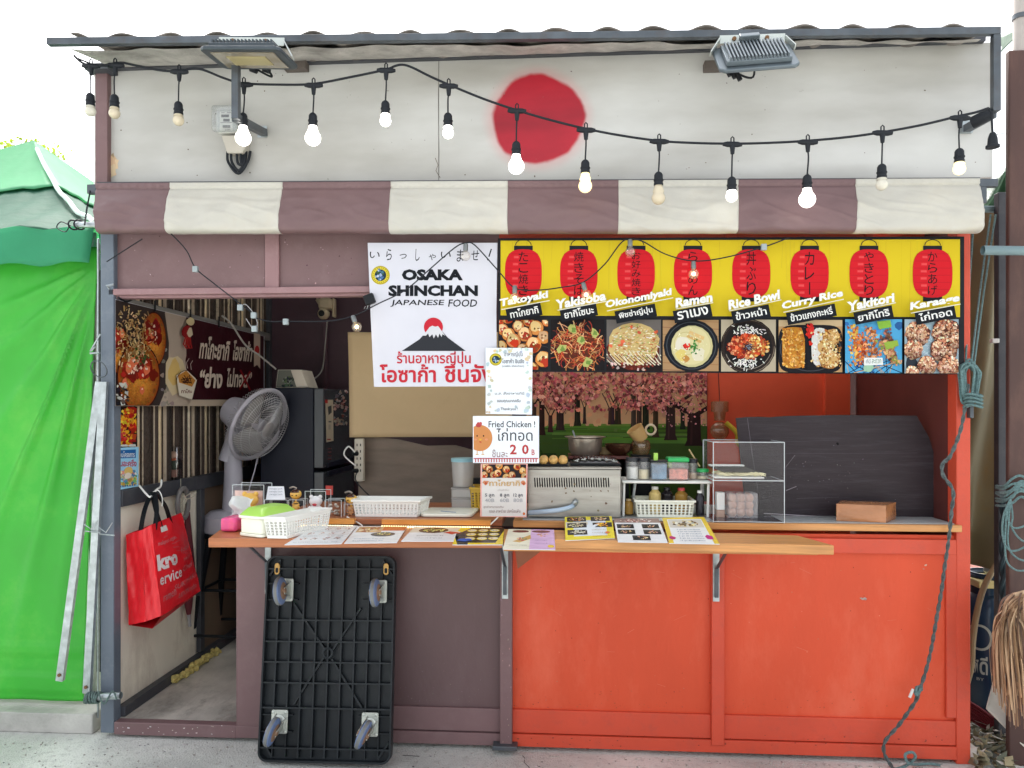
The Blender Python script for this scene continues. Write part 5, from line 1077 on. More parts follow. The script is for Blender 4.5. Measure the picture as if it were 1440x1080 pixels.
# clear display boxes with little figures
acr = clear('clear_acrylic', (.985,.985,.99), .010)
edge = mat('acrylic_edge', S(206,214,216), .2)
def clear_box(x0, x1, y0, y1, Y, d, parent, name='clear_cover'):
    A, B = at(x0,y1,Y), at(x1,y0,Y); mb = MB().box(A.x, B.x, Y, Y+d, A.z, B.z); mb.build(name, acr, parent, smooth=False)
    mb = MB()
    for xx in (A.x, B.x):
        for yy in (Y, Y+d): mb.box(xx-.0012, xx+.0012, yy-.0012, yy+.0012, A.z, B.z)
    for zz_ in (A.z, B.z):
        for yy in (Y, Y+d): mb.box(A.x+.0012, B.x-.0012, yy-.0012, yy+.0012, zz_-.0012, zz_+.0012)
    mb.build('edges', edge, parent, smooth=False)
gold = mat('golden_vinyl', S(240,190,80), .35, var=.15); wv = mat('white_vinyl', S(244,242,242), .3, var=.03)
def figure(parent, c, r_, m, ears=True, name='figure'):
    mb = MB(); c = Vector(c); mb.ball(c+Vector((0,0,r_*.7)), r_*.85, 16, (1,.9,.9)); mb.ball(c+Vector((0,0,r_*1.85)), r_, 18, (1.08,.95,.9))
    if ears:
        for s in (-1,1): mb.ball(c+Vector((s*r_*.75,0,r_*2.6)), r_*.34, 10)
    for s in (-1,1): mb.ball(c+Vector((s*r_*.85,-r_*.35,r_*.8)), r_*.32, 10); mb.ball(c+Vector((s*r_*.45,-r_*.6,r_*.2)), r_*.34, 10)
    return mb.build(name, m, parent, angle=180)
zc = ZC+.002; gB = 'clear boxes with little figures'
t = thing('display_box', 'largest clear box with a golden vinyl figure inside, on the left counter', 'display box', at(350,724,.1), gB); clear_box(327,371,682,727,.05,.1,t); figure(t, (at(352,700,.1).x,.1,zc), .037, gold)
mb = MB(); mb.box(at(330,700,.14).x, at(369,700,.14).x, .142, .145, zc, at(350,690,.14).z); mb.build('backing_card', mat('pink_and_cream_card', S(230,196,186), .5, var=.3, scale=14), t, smooth=False)
t = thing('display_box', 'low clear box of yellow figures under a white label card', 'display box', at(387,724,.12), gB); clear_box(372,404,703,727,.09,.07,t)
for x in (379,396): figure(t, (at(x,720,.12).x,.12,zc), .016, gold)
pp = thing('label_card', 'white card with small print standing on the low clear box of yellow figures', 'card', at(388,704,.12)); MB().prism([at(377,684,.13), at(399,684,.13), at(401,702.5,.1), at(374,702.5,.1)][::-1], (0,.003,0)).build('card', mat('white_card', S(236,238,242), .4), pp, smooth=False)
P = Print(lambda x, y, e: at(x,y,.128-(y-684)/18.5*.03-e-.0015), 1e-5); [P.text('อาหารญี่ปุ่น โอซาก้า', 379, 686+k*4, 397, 689+k*4, (120,126,140)) for k in range(3)]; P.build('printed_face', PAPER, pp)
def tako_toy(label, x, y0, y1, Y):
    t = thing('takoyaki_ornament', label, 'ornament', at(x,y1,Y), 'takoyaki ball ornaments'); c = at(x,(y0+y1)/2+2,Y); r_ = .026
    MB().ball(c, r_, 18, (1.05,.95,.92)).build('ball', mat('glossy_orange_brown', S(250,190,90), .3, var=.25, scale=30), t, angle=180)
    mb = MB().lathe([(r_*.2,r_*.96),(r_*.62,r_*.78),(r_*.9,r_*.45),(r_*.95,r_*.36),(r_*.6,r_*.6)], c, 14); mb.build('sauce_cap', mat('dark_sauce', S(60,30,20), .2, coat=.4), t, angle=180)
    for s in (-1,1): MB().ball(c+Vector((s*r_*.38,-r_*.86,-.004)), r_*.14, 8).build('eye', M_black, t)
    MB().tube(spline([c+Vector((-.03,0,.03)), c+Vector((-.008,-.01,.036)), c+Vector((.006,-.005,.028))]), .004, 6).build('topping', mat('grey_flake', S(150,140,130), .5), t)
    MB().lathe([(.012,0),(.012,.004),(.005,.006),(.005,.018)], (c.x,c.y,c.z-r_-.016), 10).build('stand', gold, t)
tako_toy('orange takoyaki ball ornament standing on a small clear box', 416, 683, 703, .12)
tako_toy('orange takoyaki ball ornament beside the left counter basket', 494, 689, 710, .12)
t = thing('display_box', 'small clear box under the takoyaki ball ornament by the white figure', 'display box', at(416,724,.12), gB); clear_box(406,427,703,727,.09,.06,t); figure(t, (at(416,720,.12).x,.12,zc), .017, gold)
t = thing('display_box', 'clear box with a white vinyl figure on a red base', 'display box', at(443,724,.1), gB); clear_box(429,458,691,726,.06,.08,t); figure(t, (at(444,720,.1).x,.1,zc+.01), .029, wv); MB().lathe([(.036,0),(.036,.01),(0,.01)], (at(444,720,.1).x,.1,zc), 18).build('red_base', mat('red_plastic', S(206,60,70), .4), t); MB().ball((at(442,708,.07).x,.072,at(442,710,.07).z), .009, 10, (1.3,.5,.7)).build('red_patch', mat('red_plastic', S(206,60,70), .4), t)
t = thing('display_box', 'clear box of silver trinkets right of the white figure', 'display box', at(468,724,.1), gB); clear_box(457,480,703,727,.05,.06,t)
mb = MB()
for _ in range(14): p = at(rnd.uniform(460,477), rnd.uniform(709,724), .08); mb.ball(p+Vector((0,rnd.uniform(-.02,.02),0)), rnd.uniform(.005,.010), 8, (1,1,.7), .2)
mb.build('trinkets', mat('silver_trinkets', S(200,196,186), .35, metal=.4, var=.4, scale=60), t)
t = thing('display_box', 'small clear box with a tan figure beside the left counter basket', 'display box', at(493,724,.12), gB); clear_box(484,502,709,727,.08,.06,t); figure(t, (at(493,720,.11).x,.11,zc), .014, mat('tan_vinyl', S(214,160,110), .4))
# red tag, cutting board, jar stack, yellow basket
t = MB().box(at(458,684,.5).x, at(468,684,.5).x, .5, .503, at(462,696,.5).z, at(462,683,.5).z).build('red_tag', mat('red_tag_card', S(200,70,60), .4), None, label='small red and white tag hanging low on the dark fridge', cat='tag', smooth=False)
t = thing('cutting_board', 'white plastic cutting board lying on the left counter', 'cutting board', at(630,727,.2)); A, B = at(592,727,.08), at(664,727,.08)
mb = MB().prism(rounded([Vector((A.x,.06,ZC+.002)), Vector((B.x,.06,ZC+.002)), Vector((B.x+.01,.3,ZC+.002)), Vector((A.x,.3,ZC+.002))], .03), (0,0,.014)); mb.build('board', M_cream, t, bevel=.003)
MB().tube([at(620,722,.16)+Vector((0,0,.008)), at(641,724,.12)+Vector((0,0,.008))], .005, 8).build('knife_handle', mat('blue_plastic', S(90,120,170), .4), t)
cont = clear('cloudy_plastic', (.9,.9,.9), .05, .35, (.75,.73,.7))
t = thing('storage_tub', 'clear round tub with a pale blue lid beside the price sheets', 'tub', at(651,684,.35), 'stacked kitchen tubs'); p = at(651,684,.35); q2 = at(651,644,.35)
MB().lathe([(.0,0),(.05,0),(.058,q2.z-p.z-.015),(.054,q2.z-p.z-.015),(.046,.005),(0,.005)], p, 24).build('body', cont, t); MB().lathe([(.06,0),(.06,.018),(.0,.02)], (p.x,p.y,q2.z-.018), 24).build('lid', mat('pale_blue_plastic', S(130,176,186), .4), t)
mb = MB().lathe([(.0,.006),(.044,.006),(.047,.04),(.02,.055),(0,.05)], p, 16); mb.build('flour', mat('pale_flour', S(206,190,166), .9, var=.2, scale=30), t)
for i, (y0, y1, lab) in enumerate(((686,699,'square clear tub right under the round blue-lidded tub'),(700,716,'lowest square clear tub in its stack'))):
    p, q2 = at(651,y1,.35), at(651,y0,.35); t = thing('storage_tub', lab, 'tub', p, 'stacked kitchen tubs'); mb = MB().box(p.x-.052, p.x+.052, .3, .4, p.z if i == 0 else ZC+.003, q2.z); mb.build('body', cont, t, bevel=.006); MB().box(p.x-.055, p.x+.055, .297, .403, q2.z, q2.z+.005).build('lid', cont, t, bevel=.002)
A = at(663,719,.3); basket('yellow_basket', 'yellow plastic basket partly hidden by the price sheet', [(A.x,.3,ZC+.003), (A.x+.16,.3,ZC+.003), (A.x+.16,.45,ZC+.003), (A.x,.45,ZC+.003)], .11, 1.08, .016, mat('yellow_plastic', S(206,170,50), .4, var=.1))
p = at(672,690,.5); MB().lathe([(.035,0),(.04,.05),(.04,.12),(.03,.14),(.0,.145)], (p.x,.52,ZC+.003), 16).build('black_kettle', M_black, None, label='black rounded canister behind the yellow basket', cat='canister')

# ================================================================ THINGS ON THE RIGHT COUNTER
ss = mat('brushed_stainless', S(160,157,150), .32, metal=.75, var=.15, scale=4, stretch=(1,1,8), dirt=.4, dirt_or_shine=S(120,104,90), dscale=5)
t = thing('griddle', 'stainless steel takoyaki griddle box with a row of vent slots', 'griddle', at(807,726,.1))
A, B = at(742,726,.06), at(873,660,.06); gz0, gz1 = ZC+.006, B.z
MB().box(A.x, B.x, .06, .42, gz0, gz1).build('casing', ss, t, bevel=.004)
mb = MB(); mb.box(A.x-.002, B.x+.003, .055, .425, gz1, gz1+.008); mb.build('top_rim', ss, t, bevel=.002)
pr = Print(on_front(.0598), 2e-5)
for k in range(31): x = 751+k*3.45; pr.poly([(x,672),(x+1.7,671.5),(x+2.6,684),(x+1.8,686),(x+.6,684)], (18,18,20))
for _ in range(16): pr.blob(rnd.uniform(750,868), rnd.uniform(672,722), rnd.uniform(.6,1.8), vary((120,100,80)), 7, .5)
pr.build('vent_slots', INK, t)
for x in (B.x-.02, A.x+.02):
    for y in (.09,.39): MB().lathe([(.012,0),(.012,.008),(0,.008)], (x,y,ZC+.001), 10).build('foot', M_black, t)
mb = MB().tube(spline([at(744,721,.05), at(765,719.5,.02), at(785,717.5,.01), at(800,714,.02), at(806,711,.05)], 8), .011, 10); mb.build('gas_tube', mat('pale_blue_hose', S(176,196,214), .4), t); MB().lathe([(.011,0),(.014,.005),(.014,.02),(.009,.03)], at(806,710,.05), 10, (.4,-.3,.5)).build('clamp', M_galv, t)
t = thing('takoyaki_tray', 'black tray of golden takoyaki balls on the griddle', 'food tray', at(772,667,.15)); A, B = at(743,667,.12), at(799,660,.12)
MB().box(A.x, B.x, .1, .26, gz1+.009, gz1+.018).build('tray', M_black, t, bevel=.003); mb = MB()
tk = mat('golden_fried_batter', S(226,180,106), .55, var=.3, scale=40, dirt=.5, dirt_or_shine=S(150,90,40), dscale=30, bump=.3)
for i in range(4):
    for j in range(3): MB().ball((A.x+.025+i*(B.x-A.x-.05)/3, .13+j*.045, gz1+.034), .0225, 14, (1,1,.9), .03).build('takoyaki_ball', tk, t, angle=180)
t = thing('egg_tray', 'black cartoned tray with a clear crinkled cover at the back of the griddle', 'food tray', at(836,667,.2)); A, B = at(802,668,.2), at(872,659,.2)
MB().box(A.x, B.x, .15, .35, gz1+.009, gz1+.02).build('tray', M_black, t, bevel=.003)
MB().grid(lambda u, v: (A.x+.01+(B.x-A.x-.02)*u, .16+.18*v, gz1+.022+.028*math.sin(math.pi*u)**.3*math.sin(math.pi*v)**.3+.004*math.sin(u*40)*math.sin(v*26)), 40, 24).build('film_cover', clear('crinkled_film', (.8,.8,.82), .18), t, angle=180)
t = thing('raised_rack', 'black raised rack with a red-brown top behind the griddle', 'rack', at(840,668,.5)); A, B = at(799,668,.5), at(884,642,.5)
MB().box(A.x, B.x, .46, .72, B.z-.012, B.z+.004).build('rack_top', mat('red_brown_lacquer', S(96,44,38), .35, var=.1), t, bevel=.003)
for x in (A.x+.01, B.x-.01):
    MB().box(x-.01, x+.01, .47, .71, ZC+.005, B.z-.0125).build('rack_side', M_black, t)
MB().box(A.x+.02, B.x-.02, .69, .7, ZC+.005, B.z-.013).build('rack_back', M_black, t)
rz = B.z+.004
t = thing('cooking_pot', 'hammered steel pot with a wide rim and a spoon on the rack', 'pot', at(823,640,.56)); p = Vector((at(823,640,.56).x,.57,rz+.001))
MB().lathe([(.0,0),(.07,0),(.086,.025),(.09,.085),(.108,.092),(.108,.096),(.088,.093),(.083,.03),(.0,.008)], p, 30).build('body', mat('dull_steel', S(176,164,150), .34, metal=.7, var=.2, scale=8), t)
MB().tube([p+Vector((-.03,0,.02)), p+Vector((-.065,.03,.125))], .005, 6).build('spoon', M_galv, t)
t = thing('mixing_bowl', 'shiny brown metal bowl on the rack beside the pot', 'bowl', at(875,640,.56)); p = Vector((at(871,640,.56).x,.56,rz+.001))
MB().lathe([(.0,0),(.035,0),(.07,.03),(.078,.058),(.075,.058),(.064,.03),(.0,.006)], p, 26).build('bowl', mat('brown_metal', S(120,84,66), .2, metal=.8, var=.15), t)
t = thing('wooden_tub', 'small pale wooden tub between the pot and the brown bowl', 'tub', at(853,638,.6)); MB().lathe([(.0,0),(.035,0),(.038,.035),(.034,.035),(.032,.005),(0,.005)], (at(852,640,.62).x,.64,rz+.001), 20).build('tub', mat('pale_wood', S(206,180,130), .6, var=.15, scale=8), t)
t = thing('glass_jar', 'round glass jar holding a tilted wooden cup', 'jar', at(903,640,.6)); p = Vector((at(901,636,.62).x,.62,rz+.001)); MB().box(p.x-.05, p.x+.05, .57, .67, ZC+.005, rz).build('stand_block', M_black, t)
MB().lathe([(.0,0),(.04,0),(.052,.03),(.05,.06),(.04,.075),(.037,.074),(.047,.058),(.048,.03),(.0,.006)], p, 22).build('glass', clear('amber_glass', (.85,.72,.55), .12, .25, (.5,.35,.2)), t)
t = thing('wooden_cup', 'tilted tan cup with a round dark handle hole resting on the glass jar', 'cup', at(903,612,.62)); q2 = p+Vector((0,-.01,.086)); ax = Vector((-.55,-.2,.8)).normalized()
MB().lathe([(.0,-.01),(.036,-.01),(.046,.065),(.042,.065),(.033,0),(.0,0)], q2, 20, ax).build('body', mat('tan_pottery', S(214,172,112), .5, var=.12), t); c = q2+Vector((.05,-.012,.045))
MB().tube([c+Vector((.026*math.cos(a*.45), .005*math.sin(a), .026*math.sin(a*.45))) for a in range(14)], .006, 8, closed=True).build('handle', mat('pale_pottery', S(226,206,176), .5), t)
# white plastic rack with jars above and a basket below
t = thing('plastic_rack', 'white plastic two-level rack carrying seasoning jars', 'rack', at(935,720,.15)); A, B = at(874,676,.12), at(1000,672,.12); rkz = at(935,676,.12).z
MB().box(A.x, B.x, .1, .32, rkz-.012, rkz).build('rack_top', M_white, t, bevel=.006)
for x in (A.x+.012, B.x-.012):
    for y in (.12, .3): MB().tube([(x,y,rkz-.012),(x-.004,y,ZC+.006)], .006, 8).build('leg', M_white, t)
jb = clear('jar_plastic', (.93,.93,.93), .08, .12)
def jar(name, label, x, x1, y0, Y, fill, fm_, lidc, lid_h=.02, h=None, sq=False, body=None):
    a, b = at(x,672,Y), at(x1,672,Y); r_ = (b.x-a.x)/2; c = Vector(((a.x+b.x)/2, Y+r_, rkz+.001)); H = at((x+x1)/2,y0,Y).z-rkz; t = thing(name, label, 'jar', c, 'seasoning jars on the white rack'); n = 4 if sq else 20
    def L_(prof, nm, m):
        mb = MB()
        if sq: k = max(p[0] for p in prof); mb.box(c.x-k, c.x+k, c.y-k, c.y+k, c.z+prof[0][1], c.z+prof[-1][1]); return mb.build(nm, m, t, bevel=.006)
        return mb.lathe(prof, c, n).build(nm, m, t)
    L_([(r_*.94,0),(r_,.004),(r_,H-lid_h),(r_*.9,H-lid_h+.001)], 'body', body or jb)
    if fill: L_([(r_*.9,.004),(r_*.9,(H-lid_h)*fill),(.001,(H-lid_h)*fill+.001)], 'contents', fm_)
    if lidc: L_([(r_*1.04,H-lid_h+.0015),(r_*1.04,H-.002),(r_*.98,H)], 'lid', lidc)
    return t, c, H
lidb = mat('black_lid', S(30,32,38), .4)
jar('seasoning_jar', 'clear jar with black lid half full of white powder, leftmost on the rack', 881, 899, 644, .14, .7, mat('white_powder', S(236,236,230), .8), lidb)
jar('seasoning_jar', 'clear jar with black lid filled with cream powder', 898, 915, 644, .14, .55, mat('cream_powder', S(230,216,176), .8), lidb)
bj = mat('blue_paste', S(50,110,150), .35, var=.5, scale=18, dirt=.5, dirt_or_shine=S(120,180,200), dscale=12)
jar('seasoning_jar', 'square jar with mottled blue contents and a lime clip on top', 915.5, 939, 648, .12, .9, bj, lidb, .008, sq=True)
MB().box(at(919,640,.15).x, at(925,640,.15).x, .14, .16, at(922,648,.15).z+.001, at(922,637,.15).z).build('lime_clip', lime, None, label='lime green clip on top of the blue jar', cat='clip', bevel=.002)
jar('seasoning_jar', 'square jar of pink shrimp flakes with a bright green lid', 940, 969, 644, .12, .62, mat('pink_flakes', S(226,130,110), .7, var=.35, scale=60, bump=.6), mat('bright_green_plastic', S(40,170,90), .4), .022, sq=True)
jar('seasoning_jar', 'clear jar with dark lid and a little beige powder, right of the green lid', 968, 982, 646, .17, .4, mat('beige_powder', S(206,180,150), .8), lidb)
jar('seasoning_jar', 'short jar with bright green cap, rightmost on the rack', 981, 998, 660, .16, .5, mat('cream_powder', S(230,216,176), .8), mat('bright_green_plastic', S(40,170,90), .4), .016)
MB().tube([at(969,632,.24), at(984,656,.2)], .004, 6).build('wooden_stick', mat('pale_wood', S(206,180,130), .6), None, label='thin wooden stick leaning behind the green-lidded jar', cat='stick')
MB().lathe([(.011,0),(.012,.05),(.011,.07),(.013,.075),(.013,.09),(0,.09)], (at(942,650,.29).x,.29,rkz+.001), 12).build('lime_bottle', mat('lime_bottle_plastic', S(160,210,70), .4), None, label='slim lime green bottle behind the green-lidded jar', cat='bottle')
basket('cream_basket', 'cream pierced basket standing under the white rack', [(at(896,718,.1).x,.1,ZC+.006), (at(974,718,.1).x,.1,ZC+.006), (at(974,718,.1).x,.27,ZC+.006), (at(896,718,.1).x,.27,ZC+.006)], .075, 1.06, .017, M_cream)
def bottle(label, x, Y, r_, h, m, cap):
    t = thing('sauce_bottle', label, 'bottle', (at(x,700,Y).x,Y,ZC+.012), 'bottles under the white rack'); c = (at(x,700,Y).x,Y,ZC+.012); MB().lathe([(r_*.95,0),(r_,.005),(r_,h*.75),(r_*.5,h*.88),(r_*.5,h*.9)], c, 16).build('body', m, t); MB().lathe([(r_*.6,h*.9),(r_*.55,h),(0,h)], c, 12).build('cap', cap, t)
bottle('cream sauce bottle in the basket under the rack', 921, .2, .028, .125, mat('cream_sauce', S(226,200,130), .35), M_white)
bottle('dark soy bottle in the basket under the rack', 938, .22, .028, .12, mat('dark_soy', S(30,26,34), .25), lidb)
bottle('amber oil bottle in the basket under the rack', 958, .2, .030, .12, mat('amber_oil', S(170,130,60), .2, var=.2), mat('red_plastic', S(206,60,70), .4))
bottle('dark bottle between the cream basket and the acrylic case', 984, .14, .02, .115, mat('dark_soy', S(30,26,34), .25), M_white)
bottle('little amber bottle left of the cream basket', 884, .16, .022, .07, mat('amber_oil', S(170,130,60), .2, var=.2), mat('pale_wood', S(206,180,130), .6))
MB().tube([(at(888,690,.2).x,.2,ZC+.02), at(893,680,.2)], .007, 8).build('steel_ladle', M_galv, None, label='steel ladle handle poking up beside the little amber bottle', cat='ladle')
# acrylic case
t = thing('acrylic_case', 'clear acrylic two-level display case on the right counter', 'display case', at(1050,737,.05)); A, B = at(1003,736,-.015), at(1103,622,-.015); cz0, cz1 = ZC+.002, B.z; cy0, cy1 = -.015, .235
mb = MB()
mb.box(A.x, B.x, cy0, cy0+.003, cz0, cz1); mb.box(A.x, B.x, cy1-.003, cy1, cz0, cz1); mb.box(A.x, A.x+.003, cy0+.003, cy1-.003, cz0, cz1); mb.box(B.x-.003, B.x, cy0+.003, cy1-.003, cz0, cz1); mb.box(A.x, B.x, cy0, cy1, cz1+.0005, cz1+.0035); cm = at(1050,676,-.015).z
mb.build('acrylic_panel', acr, t, smooth=False); MB().box(A.x+.0035, B.x-.0035, cy0+.0035, cy1-.0035, cm, cm+.003).build('middle_shelf', clear('milky_acrylic', (.95,.95,.96), .05, .06), t, smooth=False)
MB().box(A.x+.004, B.x-.004, cy0+.004, cy1-.004, cz0, cz0+.004).build('base_sheet', mat('smoked_acrylic', S(70,74,84), .15), t)
mb = MB(); w_ = .0014
for x in (A.x, B.x):
    for y in (cy0, cy1): mb.box(x-w_, x+w_, y-w_, y+w_, cz0, cz1)
    for z in (cz0, cm, cz1): mb.box(x-w_*.9, x+w_*.9, cy0+w_, cy1-w_, z-w_, z+w_)
for y in (cy0, cy1):
    for z in (cz0+.003, cm, cz1): mb.box(A.x+w_, B.x-w_, y-w_*.9, y+w_*.9, z-w_, z+w_)
mb.build('polished_edges', edge, t, smooth=False)
t = thing('noodle_tray', 'tray of pale noodles on the upper level of the acrylic case', 'food tray', (at(1035,672,.1).x,.1,cm+.004)); X0, X1 = A.x+.015, B.x-.075
MB().box(X0, X1, .03, .2, cm+.0045, cm+.012).build('tray', M_white, t, bevel=.003); mb = MB()
for _ in range(120):
    x, y = rnd.uniform(X0+.01,X1-.03), rnd.uniform(.04,.17); a = rnd.uniform(-.5,.5); mb.tube(spline([(x,y,cm+.016+rnd.uniform(0,.012)), (x+.02*math.cos(a),y+.02*math.sin(a),cm+.018+rnd.uniform(0,.016)), (x+.045*math.cos(a+.3),y+.04*math.sin(a),cm+.016+rnd.uniform(0,.01))], 3), .0022, 5)
mb.build('noodles', mat('pale_noodles', S(228,220,180), .6, var=.1), t); mb = MB()
for k in range(15): x = X0+.05+k*.011; mb.tube([(x,.05,cm+.032+.001*k%3*.001), (x-.05,.16,cm+.05)], .003, 5)
mb.build('dark_skewers', mat('dark_skewer', S(60,54,50), .5), t); MB().box(X0+.0, X0+.16, .15, .2, cm+.05, cm+.058).build('white_lid', M_white, t, bevel=.003)
t = thing('egg_box', 'cloudy plastic box of brown eggs on the lower level of the acrylic case', 'egg box', (at(1040,730,.1).x,.1,cz0)); E0, E1 = at(1022,700,.1).x, at(1064,700,.1).x
mb = MB()
for k in range(3):
    for i in range(3):
        for j in range(2): mb2 = MB().ball((E0+.026+i*.038, .10+j*.04, cz0+.03+k*.033), .0195, 14, (1,1,1.15)); mb2.build('egg', mat('brown_eggshell', S(206,150,112), .5, var=.08), t, angle=180)
MB().box(E0, E1, .075, .17, cz0+.0045, cz0+.12).build('box_shell', clear('cloudy_box', (.9,.9,.92), .06, .22, (.85,.84,.86)), t, bevel=.004)
t = thing('white_carton', 'small white and tan carton at the left of the egg box', 'carton', (at(1013,730,.12).x,.12,cz0)); MB().box(at(1007,700,.12).x, at(1018,700,.12).x, .1, .15, cz0+.04, cz0+.12).build('upper_wrap', M_white, t, bevel=.002); MB().box(at(1007,700,.12).x, at(1018,700,.12).x, .1, .15, cz0+.0045, cz0+.0395).build('lower_wrap', mat('tan_card', S(186,150,130), .5), t, bevel=.002)
# hanging glass ornament behind the case
t = thing('hanging_bottle', 'round glass bottle with a yellow ribbon hanging before the orange wall', 'glass bottle', at(1013,618,1.1)); p = at(1012,606,1.11)
MB().ball(p, .055, 18, (1,.6,1)).build('glass', clear('amber_glass', (.85,.72,.55), .12, .25, (.5,.35,.2)), t, angle=180); MB().lathe([(.03,0),(.035,.05),(.05,.055),(.05,.11),(.04,.115)], p+Vector((0,0,.06)), 14).build('neck', clear('amber_glass'), t)
mb = MB().tube(spline([p+Vector((.03,-.03,.05)), p+Vector((.09,-.04,-.01)), p+Vector((.1,-.03,-.07)), p+Vector((.14,-.03,-.1))]), .014, 8); mb.build('ribbon', mat('yellow_ribbon', S(206,180,50), .5), t)
MB().tube([p+Vector((0,.0,.17)), p+Vector((0,.05,.4))], .002, 5).build('cord', M_rubber, t)
# black corrugated board and brown parcel
bb = mat('black_corrugated_plastic', S(50,42,46), .5, spec=.25, var=.14, scale=3, stretch=(1,1,12), dirt=.35, dirt_or_shine=S(92,86,94), dscale=4, bump=.12, bscale=14)
pts = [(1035,588),(1050,586.5),(1066,586),(1082,586.8),(1104,585),(1140,584.3),(1180,583.5),(1230,584.3),(1289,584.5),(1306,614),(1330,690),(1335,728),(1052,729),(1046,690),(1041,640)]
bp_o = MB().prism([at(x,y,.21) for x, y in pts][::-1], (0,.01,0)).build('black_board', bb, None, label='large scuffed black sheet with a clipped corner standing on the counter', cat='board', smooth=False)
pr = Print(on_front(.209), 2e-5)
for a_, b_, w_, c_ in (((1104,658),(1118,640),.8,(120,112,118)),((1105,690),(1120,684),1,(150,140,146)),((1051,588),(1058,640),.5,(140,130,140)),((1058,640),(1066,690),.5,(120,112,120)),((1074,722),(1150,726),1.2,(190,180,186)),((1090,638),(1290,637),.5,(88,80,88)),((1080,622),(1180,619),.5,(84,78,86)),((1120,701),(1180,699),.6,(90,84,90))): pr.line([a_, b_], w_, c_)
for _ in range(60):
    x, y = rnd.gauss(1150,45), rnd.gauss(672,24)
    if 1060 < x < 1285 and 600 < y < 722: pr.blob(x, y, rnd.uniform(.25,.9), vary((108,100,106)), 6, .5)
pr.blob(1178,624,1.8,(20,18,20)); pr.build('scuff_marks', INK, bp_o)
t = thing('brown_parcel', 'parcel wrapped in glossy brown paper before the black sheet', 'parcel', at(1217,735,.06)); A = at(1176,734,.05); B = at(1246,737,.0); 
q = [Vector((A.x,.05,ZC+.005)), Vector((B.x,.0,ZC+.005)), Vector((at(1261,735,.12).x,.13,ZC+.005)), Vector((at(1185,733,.16).x,.18,ZC+.005))]
def parcel(u, v):
    return None
kp = mat('glossy_kraft_paper', S(176,118,76), .25, var=.14, scale=6, bump=1.0, bscale=9, stretch=(1,1,2.5), coat=.3)
mb = MB(); h = .076
for i in range(4):
    a, b = q[i], q[(i+1)%4]; mb.grid(lambda u, v: a.lerp(b,u)+Vector((0,0,h*v))+(b-a).cross(Vector((0,0,1))).normalized()*(.004*math.sin(v*3.14)*math.sin(u*3.14)+.0015*math.sin(u*30+v*9)), 14, 8)
mb.grid(lambda u, v: q[0].lerp(q[1],u).lerp(q[3].lerp(q[2],u),v)+Vector((0,0,h+.006*math.sin(u*3.14)*math.sin(v*3.14))), 14, 8); mb.build('wrapping', kp, t, angle=50)
mb = MB(); a, b = q[0]+Vector((0,-.002,h-.004)), q[1]+Vector((0,-.002,.01)); mb.prism([q[0]+Vector((.0,-.0045,h)), q[0].lerp(q[1],.09)+Vector((0,-.0045,h*.55)), q[0]+Vector((0,-.0045,h*.2))], (0,.001,0)); mb.build('folded_flap', kp, t)
# ================================================================ INSIDE THE STALL
# fridge
t = thing('refrigerator', 'tall dark navy refrigerator inside the stall, doors facing right', 'refrigerator', (at(420,700,1.2).x,1.5,.075))
nv = mat('dark_navy_enamel', S(22,26,40), .4, var=.08, spec=.3); nd = mat('charcoal_glass_door', S(60,64,68), .25, var=.06)
F0, F1, F2 = at(366,600,1.2).x, at(441,600,1.2).x, at(456,600,1.2).x; ft = at(400,545.5,1.2).z; fm_ = at(448,661,1.2).z
MB().box(F0, F1, 1.2, 1.86, .1, ft).build('cabinet', nv, t, bevel=.006)
for z0_, z1_, nm in ((fm_+.012, ft-.004, 'door'), (.13, fm_-.012, 'door')):
    d = MB().box(F1+.004, F2, 1.19, 1.87, z0_, z1_).build(nm, nd, t, bevel=.006)
    MB().box(F2, F2+.012, 1.25, 1.8, (z0_ if z0_ > .5 else z1_-.03), (z0_+.03 if z0_ > .5 else z1_)).build('handle', nv, d, bevel=.003)
    if z0_ > .5:
        pr = Print(on_side(F2+.001), 2e-5); pr.poly([(457.5,562),(468.5,562),(469,620),(459,622)],(222,206,180)); pr.rect(457.5,562,461,567,(190,50,44)); pr.poly([(461,572),(466,570),(466.5,580),(462,584)],(70,70,70)); pr.rect(462,592,466,594,(90,90,90)); pr.rect(462,597,465,604,(190,180,160)); pr.rect(460,617,465,619,(170,50,44))
        for _ in range(60):
            x = rnd.uniform(470,488); y = 550+rnd.random()*50; pr.blob(x, y, rnd.uniform(1,2.6), vary(rnd.choice(((180,150,140),(206,190,176),(150,70,60),(120,120,130)))), 7, .5)
        for k in range(4): pr.rect(461,630+k*5,466,631.5+k*5,(140,80,80))
        pr.build('stickers', INK, d)
t = thing('paper_box', 'grey and white printed box on top of the refrigerator', 'box', at(410,545,1.3)); mb = MB().prism([at(388,545,1.25), at(433,545,1.25), at(424,520,1.25), at(391,520,1.25)], (0,.2,0)); o = mb.build('carton', mat('off_white_card', S(206,196,180), .5), t, smooth=False)
P = Print(on_front(1.2495), 2e-5); P.poly([(388.5,544.5),(417,544.5),(409,520.5),(391.5,520.5)], (120,122,112))
for _ in range(40): P.blob(rnd.uniform(398,412), rnd.uniform(531,543), rnd.uniform(1,2.4), vary(rnd.choice(((50,54,60),(90,110,80),(150,150,146)))), 7, .4)
P.build('printed_face', INK, o)
